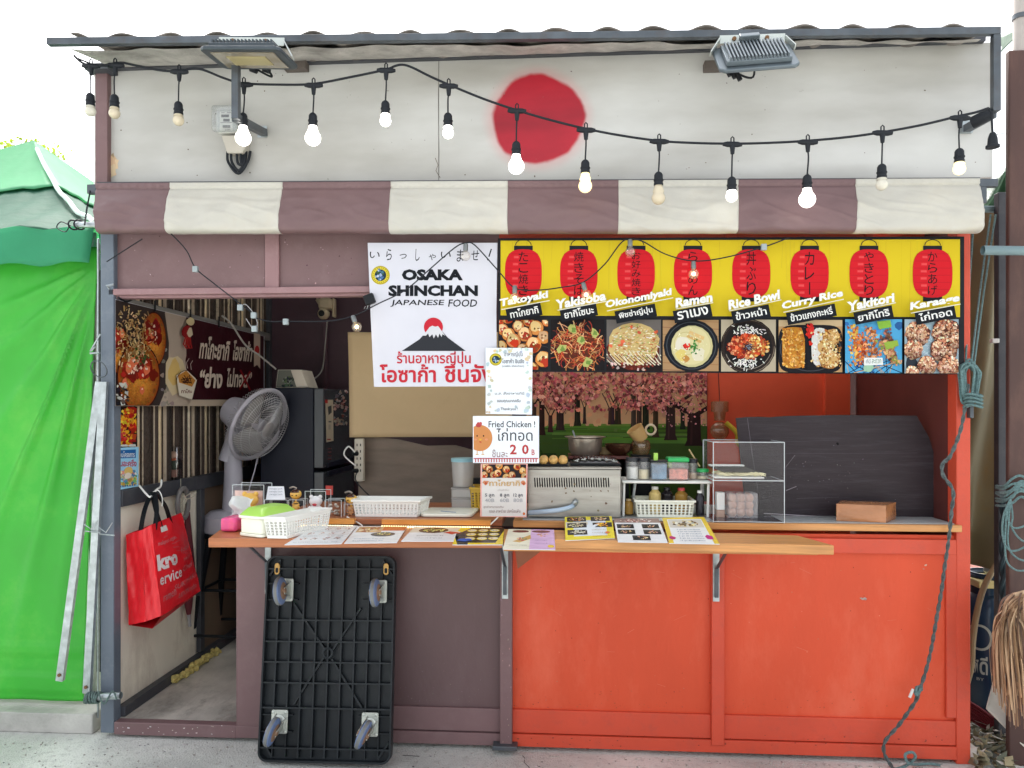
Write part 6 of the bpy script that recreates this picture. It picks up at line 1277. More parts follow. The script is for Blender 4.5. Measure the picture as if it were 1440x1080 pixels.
# fan on a black stool
fy = 1.02; fgm = mat('lavender_grey_plastic', S(178,175,184), .4, var=.04)
c = at(364,597,fy-.02); nrm = Vector((.88,-.28,-.38)).normalized()
t = thing('pedestal_fan', 'lavender grey fan with a round wire guard tilted to the right', 'fan', (at(318,745,fy).x,fy,at(318,745,fy).z))
q_ = nrm.to_track_quat('Z','Y').to_matrix().to_4x4(); Mx = Matrix.Translation(c) @ q_; rF = .222
mb = MB(); mb.M = Mx; mb.tube([(rF*math.cos(a*math.pi/24), rF*math.sin(a*math.pi/24), 0) for a in range(48)], .013, 8, closed=True); mb.build('guard_rim', fgm, t)
wire = mat('pale_guard_wire', S(190,188,190), .35, metal=.4); mb = MB(); mb.M = Mx
for k in range(84):
    a = 2*math.pi*k/84; mb.tube([(rr_*math.cos(a+tw), rr_*math.sin(a+tw), z) for rr_, z, tw in ((rF,.004,0),(rF*.92,.045,.02),(rF*.7,.066,.05),(rF*.4,.075,.10),(rF*.2,.076,.14))], .0011, 4, cap=False)
for q, z in ((.88,.054),(.66,.069),(.42,.076)): mb.tube([(rF*q*math.cos(a*math.pi/18), rF*q*math.sin(a*math.pi/18), z) for a in range(36)], .0014, 4, closed=True)
mb.build('front_guard', wire, t); mb = MB(); mb.M = Mx
for k in range(60):
    a = 2*math.pi*k/60; mb.tube([(rr_*math.cos(a), rr_*math.sin(a), z) for rr_, z in ((rF,-.004),(rF*.94,-.06),(rF*.6,-.09),(rF*.3,-.095))], .0012, 4, cap=False)
mb.build('rear_guard', wire, t)
mb = MB(); mb.M = Mx; mb.lathe([(0,.086),(.03,.084),(.046,.078),(.046,.07)], (0,0,0), 20); mb.build('badge', mat('silver_badge', S(190,186,186), .3, metal=.5), t)
bm_ = clear('smoky_blade', (.75,.74,.72), .08, .45, (.62,.60,.58))
mb = MB(); mb.M = Mx; mb.lathe([(.035,-.03),(.04,.03),(0,.04)], (0,0,0), 16); mb.build('hub', fgm, t)
for k in range(3):
    mb = MB(); mb.M = Mx @ Matrix.Rotation(2*math.pi*k/3, 4, 'Z'); mb.grid(lambda u, v: ((.035+.155*u)*math.cos((v-.5)*(1.3+.3*u)+.25*u), (.035+.155*u)*math.sin((v-.5)*(1.3+.3*u)+.25*u), .05*(v-.5)), 8, 10); mb.build('blade', bm_, t, solid=.002, angle=180)
mb = MB(); mb.M = Mx; mb.lathe([(.10,-.085),(.105,-.10),(.10,-.17),(.085,-.23),(.05,-.26),(0,-.265)], (0,0,0), 24); mb.build('motor_housing', fgm, t)
bk = c-nrm*.16; colx = at(320,680,fy).x
mb = MB().tube([bk+Vector((0,0,-.02)), Vector((colx+.03,fy,at(320,625,fy).z)), Vector((colx+.0,fy,at(320,648,fy).z))], [.05,.05,.055], 14); mb.build('neck', fgm, t)
zb_ = at(320,746,fy).z
mb = MB().lathe([(.075,.02),(.062,.15),(.054,.30),(.05,(at(320,640,fy).z-zb_))], (colx+.035,fy,zb_), 20); mb.build('column', fgm, t)
MB().lathe([(.15,0),(.155,.02),(.145,.09),(.11,.12),(.05,.13)], (colx+.01,fy,zb_), 28).build('base', fgm, t)
MB().tube(spline([at(362,645,fy), at(358,662,fy), at(350,690,fy), at(345,720,fy)]), .004, 6).build('power_cord', fgm, t)
t = thing('bar_stool', 'tall black metal stool under the fan', 'stool', (at(330,920,fy).x,fy,.075)); sx = colx+.04
MB().lathe([(0,0),(.17,0),(.175,.01),(.17,.03),(0,.03)], (sx,fy,zb_-.031), 24).build('seat', M_black, t); F = {}
for i, (dx, dy) in enumerate(((-1,-1),(1,-1),(1,1),(-1,1))):
    a = Vector((sx+dx*.1, fy+dy*.1, zb_-.03)); b = Vector((sx+dx*.2, fy+dy*.2, .076)); F[i] = (a, b); MB().bar(a, b, .028, .028, (0,1,0)).build('leg', M_black, t)
for i in range(4):
    for s in (.42,.78): MB().tube([F[i][0].lerp(F[i][1],s), F[(i+1)%4][0].lerp(F[(i+1)%4][1],s)], .009, 8).build('rung', M_black, t)
# cctv camera
t = thing('security_camera', 'dusty cream dome security camera on the back post', 'security camera', at(459,440,1.8)); p = at(459,432,1.8); cc = mat('dusty_cream_plastic', S(176,160,132), .5, var=.1)
MB().box(p.x-.045, p.x+.05, 1.74, 1.87, p.z-.02, p.z+.06).build('housing', cc, t, bevel=.02); MB().ball(p+Vector((-.01,-.03,-.05)), .042, 18).build('ball', cc, t, angle=180); MB().lathe([(.0,0),(.02,.0),(.022,-.01),(.012,-.012)], p+Vector((-.01,-.07,-.052)), 14, (0,1,0)).build('lens', M_black, t)
MB().box(p.x+.045, p.x+.06, 1.78, 1.84, p.z-.07, p.z+.06).build('antenna', cc, t, bevel=.004); MB().tube(spline([p+Vector((.0,.02,-.09)), p+Vector((-.02,.03,-.28)), p+Vector((-.05,.04,-.45)), at(430,540,1.5)]), .005, 6).build('cable', mat('grey_cable', S(150,146,140), .5), t); MB().bar(at(446,421,1.88), at(452,430,1.85), .02, .02).build('arm', cc, t)
# beige cloth and grey plank on the back wall
bz = mat('beige_canvas', S(208,182,140), .75, var=.06, scale=3, bump=.15, bscale=8, dirt=.25, dirt_or_shine=S(150,124,92), dscale=3)
A, B, C2, D2 = at(489,467,1.05), at(720,467,1.05), at(720,614,1.05), at(492,615,1.05)
MB().grid(lambda u, v: A.lerp(B,u).lerp(D2.lerp(C2,u),v)+Vector((0,.008*math.sin(u*9+v*4)+.006*math.sin(u*5),0)), 30, 20).build('beige_cloth', bz, None, label='beige canvas cloth hung behind the shop poster', cat='cloth', solid=.003, angle=180)
gw = mat('grey_weathered_plywood', S(126,112,98), .7, var=.2, scale=3, stretch=(1,1,5), dirt=.4, dirt_or_shine=S(90,78,68), dscale=5)
MB().prism([at(x,y,1.09) for x, y in ((504,616),(520,614),(560,618),(600,627),(640,626),(690,640),(740,640),(740,740),(504,740))][::-1], (0,.012,0)).build('plywood_sheet', gw, None, label='grey weathered plywood sheet below the beige cloth', cat='plywood', smooth=False)
t = thing('power_strip', 'white power strip standing upright with plugs beside the refrigerator', 'power strip', at(504,665,1.0)); A, B = at(498,677,1.0), at(511,617,1.0); MB().box(A.x, B.x, 1.0, 1.04, A.z, B.z).build('case', mat('ivory_plastic', S(206,198,180), .4), t, bevel=.006)
pr = Print(on_front(.9995), 2e-5)
for y in (624,633,643,652,660): 
    for dx in (-2.4,2.4): pr.rect(504.5+dx-.7,y,504.5+dx+.7,y+3.5,(50,46,44))
pr.build('socket_holes', INK, t)
for y in (638,662): MB().lathe([(.014,0),(.012,.03),(.005,.04)], at(502,y,1.0), 10, (-.5,-1,.1)).build('plug', M_black, t)
MB().tube(spline([at(499,636,.96), at(490,628,.94), at(484,640,.94), at(500,655,.95)]), .0045, 6).build('white_lead', M_white, t); MB().tube(spline([at(502,664,.96), at(500,675,.95), at(512,690,.94), at(530,706,.94)]), .004, 6).build('black_lead', M_black, t)
# red bag hanging on the left wall
rd = mat('red_woven_plastic', S(226,30,42), .38, var=.08, scale=5, bump=.35, bscale=22)
bag = thing('shopping_bag', 'large red shopping bag with white lettering hanging on the left inner wall', 'bag', at(225,880,.1))
Pg = {'a':at(177,752,.10),'b':at(200,745,.07),'c':at(213,738,.09),'d':at(255,721,.40),'e':at(282,831,.46),'f':at(227,866,.09),'g':at(205,874,.05),'h':at(181,879,.10)}
back_t = Pg['a']+(Pg['d']-Pg['c'])*.95; back_b = Pg['h']+(Pg['e']-Pg['f'])*.9
def quadg(A, B, C_, D_, bul=.0, nrm_=(0,0,0), nu=14, nv=16): return lambda u, v: A.lerp(B,u).lerp(D_.lerp(C_,u),v)+Vector(nrm_)*(bul*math.sin(u*3.14)*math.sin(v*3.14)+.004*math.sin(u*13+v*9)*math.sin(v*17))
mb = MB(); fo_ = Pg['b'].copy(); fb = Pg['g']
mb.grid(quadg(Pg['a'], fo_, fb, Pg['h'], .02, (0,1,0)), 14, 18); mb.grid(quadg(fo_, Pg['c'], Pg['f'], fb, .015, (0,1,0)), 14, 18); mb.grid(quadg(Pg['c'], Pg['d'], Pg['e'], Pg['f'], .03, (1,-.3,0)), 16, 18)
mb.grid(quadg(Pg['d'], back_t, back_b, Pg['e'], .01, (0,-1,0)), 8, 12); mb.grid(quadg(back_t, Pg['a'], Pg['h'], back_b, .01, (1,0,0)), 8, 12); low = at(214,884,.08)
mb.add([Pg['h'], low, Pg['f'], Pg['e'], back_b], [(0,1,2,3,4)]); mb.build('bag_body', rd, bag, angle=50)
def bf(u, v, e): n = (Pg['d']-Pg['c']).cross(Pg['f']-Pg['c']).normalized(); n = n if n.x > 0 else -n; return quadg(Pg['c'],Pg['d'],Pg['e'],Pg['f'],.03,(1,-.3,0))(u,v)+n*(e+.0035)
P = Print(bf, 1e-5); wp = (240,226,226)
P.text('kro', .02, .34, .46, .52, wp, .05); P.text('ervice', .03, .56, .5, .68, wp, .015)
for a_, b_, y, s in ((.08,.55,.2,'makanan segar'),(.6,.95,.36,'food'),(.62,.92,.48,'fresh & good'),(.55,.9,.58,'Chef'),(.3,.95,.74,'SUKIYAKI'),(.05,.35,.8,'ramen'),(.4,.9,.86,'UDON soba')): P.text(s, a_, y, b_, y+.06, (230,140,146), .0, .2)
P.rect(.22,.06,.4,.12,(240,236,230)); P.text('bag',.25,.075,.37,.105,(90,80,80))
for _ in range(26): x, y = rnd.uniform(.05,.9), rnd.uniform(.15,.95); P.line([(x,y),(x+rnd.uniform(.05,.15),y+rnd.uniform(-.03,.03))], .006, (226,110,118))
P.build('printed_lettering', INK, bag)
hk = at(215,692,.2); mb = MB(); bw = M_black
for s, e in ((Pg['a'].lerp(Pg['c'],.55), Pg['c'].lerp(Pg['d'],.1)), (Pg['c'].lerp(Pg['d'],.3)+Vector((.0,0,.0)), Pg['c'].lerp(Pg['d'],.62))):
    c_ = spline([s+Vector((0,0,-.03)), s.lerp(hk,.5)+Vector((-.01,0,0)), hk, e.lerp(hk,.5)+Vector((.015,0,0)), e+Vector((0,0,-.03))], 8); vs = []
    for p in c_: vs += [p+Vector((-.013,.004,0)), p+Vector((.013,-.004,0))]
    mb.add(vs, [(2*k,2*k+1,2*k+3,2*k+2) for k in range(len(c_)-1)])
mb.build('strap', bw, bag, solid=.003, smooth=False)
t = thing('wall_hook', 'white wire hook tied to the left wall rail above the red bag', 'hook', hk); mb = MB().tube(spline([at(196,683,.2), at(205,694,.18), at(211,699,.18), hk+Vector((0,0,-.01)), at(221,688,.24), at(226,684,.3), at(227,675,.33)], 6), .005, 6); mb.tube(spline([hk, at(223,690,.22), at(228,700,.22), at(228,712,.22)]), .003, 6); mb.build('wire', M_white, t)
t = thing('umbrella', 'folded maroon umbrella with a grey tip behind the red bag', 'umbrella', at(266,880,.7)); mb = MB().tube([at(264,720,.74), at(264,800,.72), at(265,850,.70), at(265.5,864,.7)], [.012,.04,.022,.012], 12); mb.build('canopy', mat('maroon_cloth', S(96,30,40), .7, var=.2), t); MB().tube([at(265.5,863,.7), at(267,881,.7)], [.011,.009], 10).build('tip', mat('grey_tip', S(150,150,152), .4), t); MB().tube([at(264,720,.74), at(263,708,.74)], .01, 8).build('handle', M_black, t)
t = thing('wire_coil', 'coil of pale wire hanging on the left wall rail', 'wire coil', at(255,720,.6)); mb = MB()
for k in range(8): a = k*.5; mb.tube(spline([at(254,692,.62), at(249+rnd.uniform(-3,4),704,.6), at(253+rnd.uniform(-5,6),718+rnd.uniform(-4,5),.6), at(261+rnd.uniform(-3,4),704,.6), at(255,692,.62)], 5), .0025, 5)
mb.tube(spline([at(258,700,.6), at(268,694,.6), at(276,692,.6), at(272,698,.6), at(260,703,.6)], 5), .0025, 5); mb.tube([at(254,692,.62), at(254,673,.62)], .002, 5); mb.build('wire', mat('pale_wire', S(196,190,170), .5), t)
MB().tube([Vector((xi+.035,.62,0))+Vector((0,.06*math.cos(a*.45),at(250,708,.62).z+.085*math.sin(a*.45))) for a in range(14)], .014, 8, closed=True).build('grey_ring', mat('grey_ring_plastic', S(120,116,114), .5), None, label='grey plastic ring hanging behind the pale wire coil', cat='ring')
t = thing('toy_pouch', 'little wrapped doll in clear film hanging on the corrugated wall', 'toy', at(243,672,.55)); p = at(244,640,.6); MB().ball(p+Vector((0,0,.0)), .022, 12).build('head', mat('doll_skin', S(216,170,140), .5), t, angle=180); MB().ball(p+Vector((0,0,-.05)), .028, 12, (1,.7,1.2)).build('clothes', mat('dark_green_cloth', S(50,70,50), .7), t, angle=180); MB().ball(p+Vector((-.005,-.002,-.025)), .018, 10, (1.4,.8,.8)).build('scarf', mat('orange_cloth', S(190,90,50), .7), t, angle=180); MB().lathe([(.02,-.12),(.025,-.08),(.0,-.08)], p, 8).build('legs', mat('doll_tan', S(170,120,100), .6), t)
MB().box(p.x-.035, p.x+.04, p.y-.03, p.y+.03, p.z-.13, p.z+.05).build('film_pouch', clear('crinkled_film', (.8,.8,.82), .18), t, bevel=.01)
# grey cable hanging across the banner
MB().tube(spline([at(312,444,.9), at(325,455,.95), at(345,485,1.05), at(365,500,1.12), at(388,519,1.22)]), .006, 8).build('hanging_cable', mat('grey_cable', S(150,146,140), .5), None, label='grey cable drooping across the food banner to the fridge top', cat='cable')
mb = MB()
for x in (218,268,308): y = 421+(x-162)*52/209; mb.tube([atx(x,y-12,xi+.038), atx(x,y+3,xi+.04)], .005, 6)
mb.build('banner_tie', M_black, ban)
mb = MB().tube(spline([atx(166,418,xi+.05), atx(178,424,xi+.06), atx(186,421,xi+.06), atx(194,418,xi+.05)]), .005, 6); mb.build('banner_tie', M_black, ban)

# ================================================================ TROLLEY leaning on the brown front
BL, BR = atz(367,1066,.012), atz(552,1073,.012); TLp = at(383,780,-.045)
U = (BR-BL); W_ = U.length; U.normalize(); V = ((at(381,780,-.045)+at(558,783,-.045))/2-(BL+BR)/2); H_ = V.length; V.normalize(); U = (U-V*U.dot(V)).normalized(); N = U.cross(V)
if N.y > 0: N = -N
o3 = (BL+BR)/2-U*W_/2; TM = Matrix(((U.x,V.x,N.x,o3.x),(U.y,V.y,N.y,o3.y),(U.z,V.z,N.z,o3.z),(0,0,0,1)))
tro = thing('platform_trolley', 'black ribbed platform trolley with blue castors leaning on the brown front', 'trolley', (BL+BR)/2)
tb = mat('black_ribbed_plastic', S(27,32,36), .45, var=.14, scale=5, dirt=.35, dirt_or_shine=S(54,60,64), dscale=8, spec=.3)
def rrect(w0, h0, w1, h1, r_, z, n=6):
    out = []
    for cx_, cy_, a0 in ((w1-r_,h1-r_,0),(w0+r_,h1-r_,90),(w0+r_,h0+r_,180),(w1-r_,h0+r_,270)):
        for k in range(n+1): a = R(a0+90*k/n); out.append(Vector((cx_+r_*math.cos(a), cy_+r_*math.sin(a), z)))
    return out
mb = MB(); mb.M = TM; mb.prism(rrect(0,0,W_,H_,.04,0), (0,0,.012)); mb.build('deck', tb, tro)
mb = MB(); mb.M = TM; O, I = rrect(0,0,W_,H_,.04,.0125), rrect(.008,.008,W_-.008,H_-.008,.034,.0125); n = len(O); dz = Vector((0,0,.03))
mb.add(O+I+[p+dz for p in O]+[p+dz for p in I], [(i,(i+1)%n,(i+1)%n+2*n,i+2*n) for i in range(n)]+[(i+n,i+3*n,(i+1)%n+3*n,(i+1)%n+n) for i in range(n)]+[(i+2*n,(i+1)%n+2*n,(i+1)%n+3*n,i+3*n) for i in range(n)]); mb.build('edge_flange', tb, tro)
def ribbox(u0, v0, u1, v1, z1_): mb.box(u0*W_, u1*W_, v0*H_, v1*H_, .0122, z1_)
mb = MB(); mb.M = TM
for k in range(1, 10):
    u = k/10; lo, hi = (.02, .98); 
    if k in (3,4,5,6,7): ribbox(u-.006, .02, u+.006, .98, .036)
    else: ribbox(u-.006, .26, u+.006, .74, .036); ribbox(u-.004, .02, u+.004, .26, .03); ribbox(u-.004, .74, u+.004, .98, .03)
for v in (.065,.255,.375,.475,.575,.68,.935): ribbox(.014, v-.004, .986, v+.004, .0375)
for v in (.14,.22,.78,.86): ribbox(.014, v-.003, .25, v+.003, .032); ribbox(.75, v-.003, .986, v+.003, .032)
def dg(a, b): mb.bar((a[0]*W_,a[1]*H_,.022), (b[0]*W_,b[1]*H_,.022), .008, .018, (0,0,1))
for a, b in (((.25,.27),(.47,.5)),((.53,.53),(.74,.74)),((.53,.49),(.77,.26)),((.47,.54),(.22,.76)),((.02,.10),(.10,.02)),((.98,.10),(.90,.02)),((.02,.9),(.1,.98)),((.98,.9),(.9,.98))): dg(a, b)
mb.build('ribs', tb, tro, smooth=False)
mb = MB(); mb.M = TM; cxm, cym = .5*W_, .52*H_; mb.tube([(cxm+.021*math.cos(a*.4), cym+.021*math.sin(a*.4), .034) for a in range(16)], .006, 6, closed=True); mb.build('hub_ring', tb, tro)
brs = mat('worn_brass', S(176,140,84), .35, metal=.8, var=.3, scale=20)
for u in (.08,.93):
    mb = MB(); mb.M = TM; mb.prism(rrect(u*W_-.012,.905*H_,u*W_+.012,.965*H_,.011,.03), (0,0,.008)); mb.build('handle_socket', brs, tro, bevel=.002)
    mb = MB(); mb.M = TM; mb.prism(rrect(u*W_-.006,.915*H_,u*W_+.006,.94*H_,.005,.0385), (0,0,.001)); mb.build('socket_hole', M_black, tro)
blu = mat('blue_grey_tyre', S(112,132,172), .5, var=.15, scale=10, dirt=.4, dirt_or_shine=S(110,112,116), dscale=16); gry = mat('grey_tyre_tread', S(120,122,122), .6, var=.2); 
def caster(u, v, swivel, ang, ou, ov):
    p = Vector((u*W_, v*H_, .038)); pl = mat('zinc_plate', S(190,194,186), .4, metal=.6, var=.15, scale=14)
    mb = MB(); mb.M = TM; mb.prism(rrect(p.x-.037,p.y-.05,p.x+.037,p.y+.05,.008,.038), (0,0,.004)); c = mb.build('caster', pl, tro, label='castor with blue tyre', bevel=.001)
    for du in (-.028,.028):
        for dv in (-.04,.04): mb = MB(); mb.M = TM; mb.lathe([(.007,0),(.007,.004),(0,.006)], (p.x+du,p.y+dv,.042), 8); mb.build('bolt', pl, c)
    RM = TM @ Matrix.Translation((p.x,p.y,.042)) @ Matrix.Rotation(ang, 4, 'Z')
    mb = MB(); mb.M = RM; wc = Vector((0,-.028 if swivel else 0,.062))
    if swivel: mb.lathe([(.03,0),(.031,.008),(.02,.012),(0,.012)], (0,0,0), 20)
    for s in (-1,1): mb.prism([(s*.022,-.03,.003),(s*.022,.03,.003),(s*.022,wc.y+.014,wc.z+.008),(s*.022,wc.y-.014,wc.z+.008)], (s*.003,0,0))
    if not swivel: mb.box(-.024,.024,-.022,.022,0,.004)
    mb.build('fork', pl, c)
    mb = MB(); mb.M = RM; mb.lathe([(.0,-.016),(.04,-.016),(.057,-.011),(.061,-.006),(.061,.006),(.057,.011),(.04,.016),(.0,.016)], wc, 28, (1,0,0)); w2 = mb.build('wheel', blu, c)
    mb = MB(); mb.M = RM; mb.lathe([(.0616,-.0075),(.0625,-.004),(.0625,.004),(.0616,.0075)], wc, 28, (1,0,0)); mb.build('tread', gry, c)
    for s in (-1,1): mb = MB(); mb.M = RM; mb.lathe([(.038,0),(.032,.002),(.012,.002),(.011,.01),(0,.011)], wc+Vector((s*.0162,0,0)), 18, (s,0,0)); mb.build('hub', mat('brown_hub', S(150,120,96), .5, var=.2), c)
caster(.155, .83, False, R(4), 0, 0); caster(.88, .825, False, R(2), 0, 0); caster(.155, .19, True, R(-16), 0, 0); caster(.84, .185, True, R(-24), 0, 0)

# ================================================================ LIGHTS, METER, SMALL WIRES
sk = M_rubber
def bulbmat(k):
    return {'lit': mat('lit_bulb_glass', S(255,250,240), .3, emit=(1,.95,.86), estr=1.5), 'warm': mat('warm_lit_bulb_glass', S(250,226,150), .3, emit=(1,.8,.38), estr=.55), 'off': mat('frosted_bulb_glass', S(228,224,210), .25, var=.03, transl=.2), 'cream': mat('yellowed_bulb_glass', S(224,212,186), .25, var=.03, transl=.2)}[k]
YS = -.22
bulbs = [(127,93,132,164,'s','off'),(161,92,134,167,'s','cream'),(251,101,144,177,'s','cream'),(342,119,160,205,'l','lit'),(440,120,160,205,'l','lit'),(542,99,143,178,'s','lit'),(630,121,160,195,'s','lit'),(726,156,200,245,'l','lit'),(823,183,226,271,'m','warm'),(926,199,243,288,'m','cream'),(1029,203,250,284,'s','lit'),(1135,200,247,292,'l','lit'),(1240,187,232,268,'s','off'),(1349,166,210,246,'s','warm')]
t = thing('string_lights', 'black festoon string of round bulbs swagged across the white fascia', 'string lights', at(755,230,YS))
cab = [(104,78),(115,88),(130,92),(152,91),(170,88),(195,93),(230,99.5),(251,99.5),(268,97),(285,98),(310,108),(330,115),(342,117.5),(390,119),(440,118),(490,109),(542,98),(555,93),(566,91),(580,95),(604,107),(631,119),(680,139),(727,155),(775,169),(824,181),(870,190),(926,198),(975,201),(1029,202),(1080,201),(1135,198),(1190,193),(1240,186),(1295,176),(1345,164),(1372,158),(1390,152)]
MB().tube(spline([at(x,y,YS-.005) for x, y in cab], 4), .0052, 8).build('cable', sk, t)
MB().tube(spline([at(104,78,YS), at(112,83,YS), at(135,92,YS-.01), at(152,93,YS-.02)]), .004, 6).build('spare_cable', sk, t)
for x, yc, ys, yb, sz, k in bulbs:
    p = at(x+1, yc, YS-.005); s = at(x, ys, YS-.005)
    mb = MB().tube([p+Vector((-.04,0,.002)), p+Vector((-.022,0,.001)), p+Vector((.022,0,-.001)), p+Vector((.04,0,-.002))], [.007,.012,.012,.007], 8); mb.tube([p+Vector((0,0,-.005)), p+Vector((0,0,-.04))], [.012,.008], 8)
    mb.tube([p+Vector((-.006,0,.01)), p+Vector((-.006,0,.026)), p+Vector((0,0,.032)), p+Vector((.006,0,.026)), p+Vector((.006,0,.01))], .003, 5)
    cn = mb.build('connector', sk, t); mb = MB().tube(spline([p+Vector((0,0,-.03)), p.lerp(s,.5)+Vector((rnd.uniform(-.004,.004),0,0)), s]), .0034, 6); mb.build('drop_cord', sk, cn)
    mb = MB().lathe([(r9,z9*.8) for r9, z9 in [(.008,.004),(.014,-.002),(.018,-.012),(.0185,-.035),(.021,-.036),(.021,-.042),(.0185,-.043),(.0185,-.055),(.02,-.056),(.02,-.066),(.017,-.067)]], s, 18); so_ = mb.build('socket', sk, t)
    zb2 = at(x, yb, YS-.005).z-s.z; r_ = {'s':.024,'m':.0285,'l':.034}[sz]; zt = -.053
    prof = [(.017,zt)]; 
    if sz == 's': prof += [(.0215,zt-.008)]
    else: prof += [(.019,zt-.012),(.024,zt-.026)]
    cz_ = zb2+r_; a0 = .9 if sz == 's' else .75
    for i in range(11): a = -a0+ (math.pi/2+a0)*i/10; prof.append((r_*math.cos(a) if i < 10 else 0.0005, cz_-r_*math.sin(a)))
    prof = [q for i, q in enumerate(prof) if i == 0 or q[1] < prof[0][1]]
    MB().lathe(prof, s, 22).build('bulb', bulbmat(k), so_, angle=180, label={'lit':'lit white bulb','warm':'warm lit bulb','off':'unlit white bulb','cream':'unlit yellowed bulb'}[k])
p, s = at(1390,152,YS), at(1396,190,YS); mb = MB().tube([p, p+Vector((.012,0,-.02)), s], .005, 6); mb.lathe([(.01,.01),(.014,.0),(.018,-.012),(.02,-.04),(.026,-.042),(.026,-.052)], s, 16); mb.build('empty_socket', sk, t)
MB().lathe([(.024,-.04),(.026,-.03),(.026,.03),(.02,.04)], at(1381,166,-.12), 14, (.6,-.55,.25)).build('cable_reel', sk, t)
# flood lights
def flood(label, c, tilt, W2, D2, px_):
    t = thing('flood_light', label, 'flood light', c, 'flood lights on the roof rail'); M2 = Matrix.Translation(c) @ Matrix.Rotation(tilt[1], 4, 'Y') @ Matrix.Rotation(tilt[0], 4, 'X')
    def mk(): m_ = MB(); m_.M = M2; return m_
    al = mat('dark_cast_aluminium', S(66,74,80), .45, metal=.4, var=.12, scale=10) if px_ < 700 else mat('grey_cast_aluminium', S(106,116,122), .42, metal=.6, var=.12, scale=10); am = mat('pale_zinc_bracket', S(200,206,200), .4, metal=.6, var=.12)
    mb = mk(); mb.prism([Vector((x,y,-.018)) for x, y in ((-W2/2+.02,-D2/2),(W2/2-.02,-D2/2),(W2/2,-D2/2+.02),(W2/2,D2/2-.02),(W2/2-.02,D2/2),(-W2/2+.02,D2/2),(-W2/2,D2/2-.02),(-W2/2,-D2/2+.02))], (0,0,.016)); mb.build('frame', al, t, bevel=.004)
    mb = mk(); mb.box(-W2/2+.03,W2/2-.03,-D2/2+.025,D2/2-.03,-.0015,.02); b_ = mb.build('heat_sink', al, t, bevel=.003)
    mb = mk(); 
    for k in range(17): x = -W2/2+.045+k*(W2-.09)/16; mb.box(x-.003,x+.003,-D2/2+.03,D2/2-.035,.0205,.034)
    mb.build('fins', al, b_)
    mb = mk(); mb.box(-W2/2+.035,W2/2-.035,-D2/2+.03,D2/2-.03,-.0215,-.0185); mb.build('lens', mat('pale_reflector_glass', S(142,132,112), .15, var=.15, scale=4, coat=.5), t)
    mb = mk(); mb.box(-W2/2+.085,W2/2-.085,-D2/2+.07,D2/2-.07,-.024,-.0218); mb.build('led_panel', mat('led_panel', S(176,164,120), .4), t)
    mb = mk(); mb.box(-.05,.03,D2/2-.03,D2/2+.0,.0205,.05); mb.build('driver_box', al, t, bevel=.003)
    return t, M2, am
for label, px_, py_, tilt, ex_ in (('flood light facing down over the left of the fascia', 352, 78, (R(5), R(2)), (308,400,58)), ('flood light turned back on itself showing its finned back', 1062, 78, (R(47), R(-3)), (1012,1104,56))):
    c = at(px_, py_, -.37 if px_ < 700 else -.29); t, M2, am = flood(label, c, tilt, .335 if px_ < 700 else .318, .235 if px_ < 700 else .215, px_)
    yb_ = yrail(c.x)-.02; L0, R0 = at(ex_[0], ex_[2], yb_), at(ex_[1], ex_[2]-3 if px_ > 700 else ex_[2]+1, yb_)
    mb = MB().bar(L0, R0, .006, .034, (0,0,1))
    for p, s in ((L0,-1),(R0,1)): e = M2 @ Vector((s*.172, .03 if px_ < 700 else .05, .0)); mb.bar(p, e, .024, .005, (1,0,0))
    mb.build('bracket', am, t)
    for f in (.22,.72): MB().lathe([(.009,0),(.009,.006),(0,.008)], L0.lerp(R0,f)+Vector((0,-.004,0)), 8, (0,-1,0)).build('bolt', mat('rusty_bolt', S(130,96,66), .6, metal=.5, var=.3), t)
    mb = MB()
    for k in range(2 if px_ < 700 else 3): p = at(px_-(0 if px_ < 700 else 40)+k*(18 if px_ < 700 else 7), 97+(0 if px_ < 700 else k*3), -.2); mb.tube([p, p+Vector((.03 if px_ < 700 else .015,0,-.012 if px_ < 700 else -.03))], .011, 8)
    mb.build('cable_gland', M_black, t); 
    MB().tube(spline([M2 @ Vector((0,.1,.02)), c+Vector((.03,.16,-.02)), at(px_+(8 if px_ < 700 else -38), 97, -.19)]), .005, 6).build('power_lead', M_black, t)
# electricity meter
t = thing('electric_meter', 'clear-fronted electricity meter with black cables on the fascia', 'electricity meter', at(325,215,.0)); A, B = at(304,187,.0), at(336,153,.0)
MB().box(A.x, B.x, -.005, .045, A.z, B.z).build('meter_body', mat('light_grey_plastic', S(206,206,200), .4), t, bevel=.01); MB().box(A.x-.004, B.x+.004, -.05, -.0055, A.z-.004, B.z+.004).build('clear_cover', clear('meter_cover', (.9,.92,.92), .1, .1), t, bevel=.012)
pr = Print(on_front(-.006), 2e-5); pr.rect(309,157,327,184,(232,232,226))
for x0, y0, x1, y1, c_ in ((311,161,322,165,(70,72,72)),(314,167,323,171,(60,62,62)),(310,172,327,172.8,(90,90,90)),(313,176,324,180,(80,82,82)),(311,158,316,159,(120,120,120)),(319,158,325,159,(120,120,120))): pr.rect(x0,y0,x1,y1,c_)
pr.text('kWh',317,181,324,183.5,(60,60,60)); pr.build('dial_face', INK, t)
MB().prism([at(x,y,.0) for x, y in ((311,190),(345,190),(345,206),(340,215),(319,215))][::-1], (0,.049,0)).build('terminal_cover', mat('warm_grey_plastic', S(186,180,168), .5, var=.05), t, bevel=.004)
mb = MB()
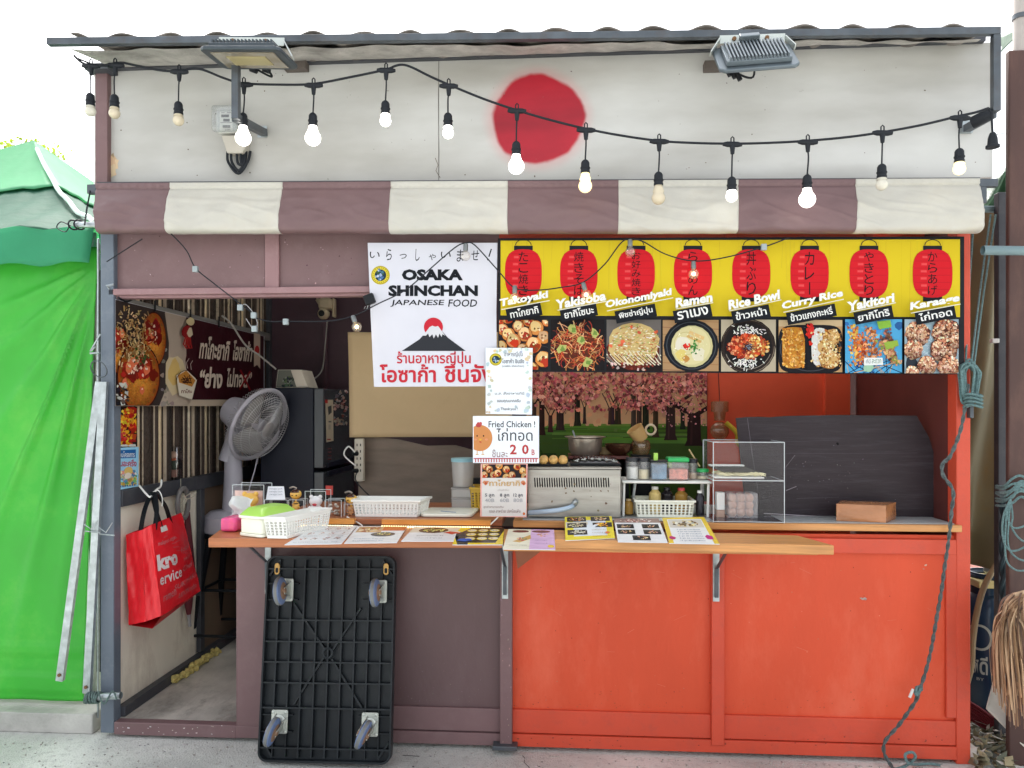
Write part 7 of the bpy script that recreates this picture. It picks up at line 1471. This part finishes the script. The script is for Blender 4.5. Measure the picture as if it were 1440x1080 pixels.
for x0, x1, yb in ((320,350,244),(325,346,240),(333,344,232),(338,343,230)): mb.tube(spline([at(x0,213,.02), at(x0+1,228,.015), at((x0+x1)/2,yb,.01), at(x1-2,228,.015), at(x1+2 if x1 > 348 else x1,213,.035)], 6), .0065, 8)
mb.build('cables', sk, t)
# second string of small clear bulbs under the awning
t = thing('fairy_lights', 'thin dark wire of small clear bulbs looped below the awning', 'string lights', at(700,420,-.08)); Yf = -.09
w1 = [(150,368),(200,336)]; w2 = [(240,328),(262,352),(275,377),(300,398),(335,425),(358,442)]; w3 = [(358,447),(380,452),(400,452),(450,452),(480,449),(505,441),(530,428),(570,408),(605,378),(640,348),(655,342),(668,345),(700,380),(724,405),(755,408),(790,404),(820,397),(850,372),(872,343),(885,336),(905,340),(935,357),(975,367),(1020,362),(1075,347),(1110,334)]
for q in (w1, w2, w3): MB().tube(spline([at(x,y,Yf) for x, y in q], 5), .0028, 6).build('wire', sk, t)
clb = clear('clear_bulb_glass', (.95,.93,.9), .08, .06, (1,.95,.85)); fil = mat('glowing_filament', S(255,200,120), .4, emit=(1,.66,.25), estr=6)
def fairy(x, y, dx, lit=True):
    p = at(x, y, Yf-.004); d = Vector((dx,-.15,-1)).normalized(); mb = MB().lathe([(.009,0),(.011,.004),(.011,.03),(.009,.034)], p, 12, d); so_ = mb.build('bulb_socket', mat('grey_bulb_cap', S(120,124,124), .35, metal=.5), t)
    MB().ball(p+d*.056, .0225, 16).build('bulb', clb, so_, angle=180)
    if lit: MB().ball(p+d*.055, .0085, 10).build('filament', fil, so_, angle=180)
for x, y, dx, l in ((496,444,.4,True),(655,343,0,False),(724,402,0,True),(820,398,.25,True),(886,337,0,False),(975,368,0,True)): fairy(x, y, dx, l)
for x, y in ((275,378),(357,443),(358,462),(402,452),(338,432),(1074,347)): p = at(x,y,Yf-.004); MB().box(p.x-.012, p.x+.012, p.y-.01, p.y+.01, p.z-.016, p.z+.012).build('empty_socket', mat('clear_grey_socket', S(150,160,162), .25), t, bevel=.003)
MB().tube(spline([at(338,432,Yf), at(345,428,Yf), at(356,440,Yf), at(362,455,Yf), at(356,462,Yf), at(346,448,Yf)]), .0022, 5).build('loose_loop', mat('clear_wire', S(150,150,150), .3), t)
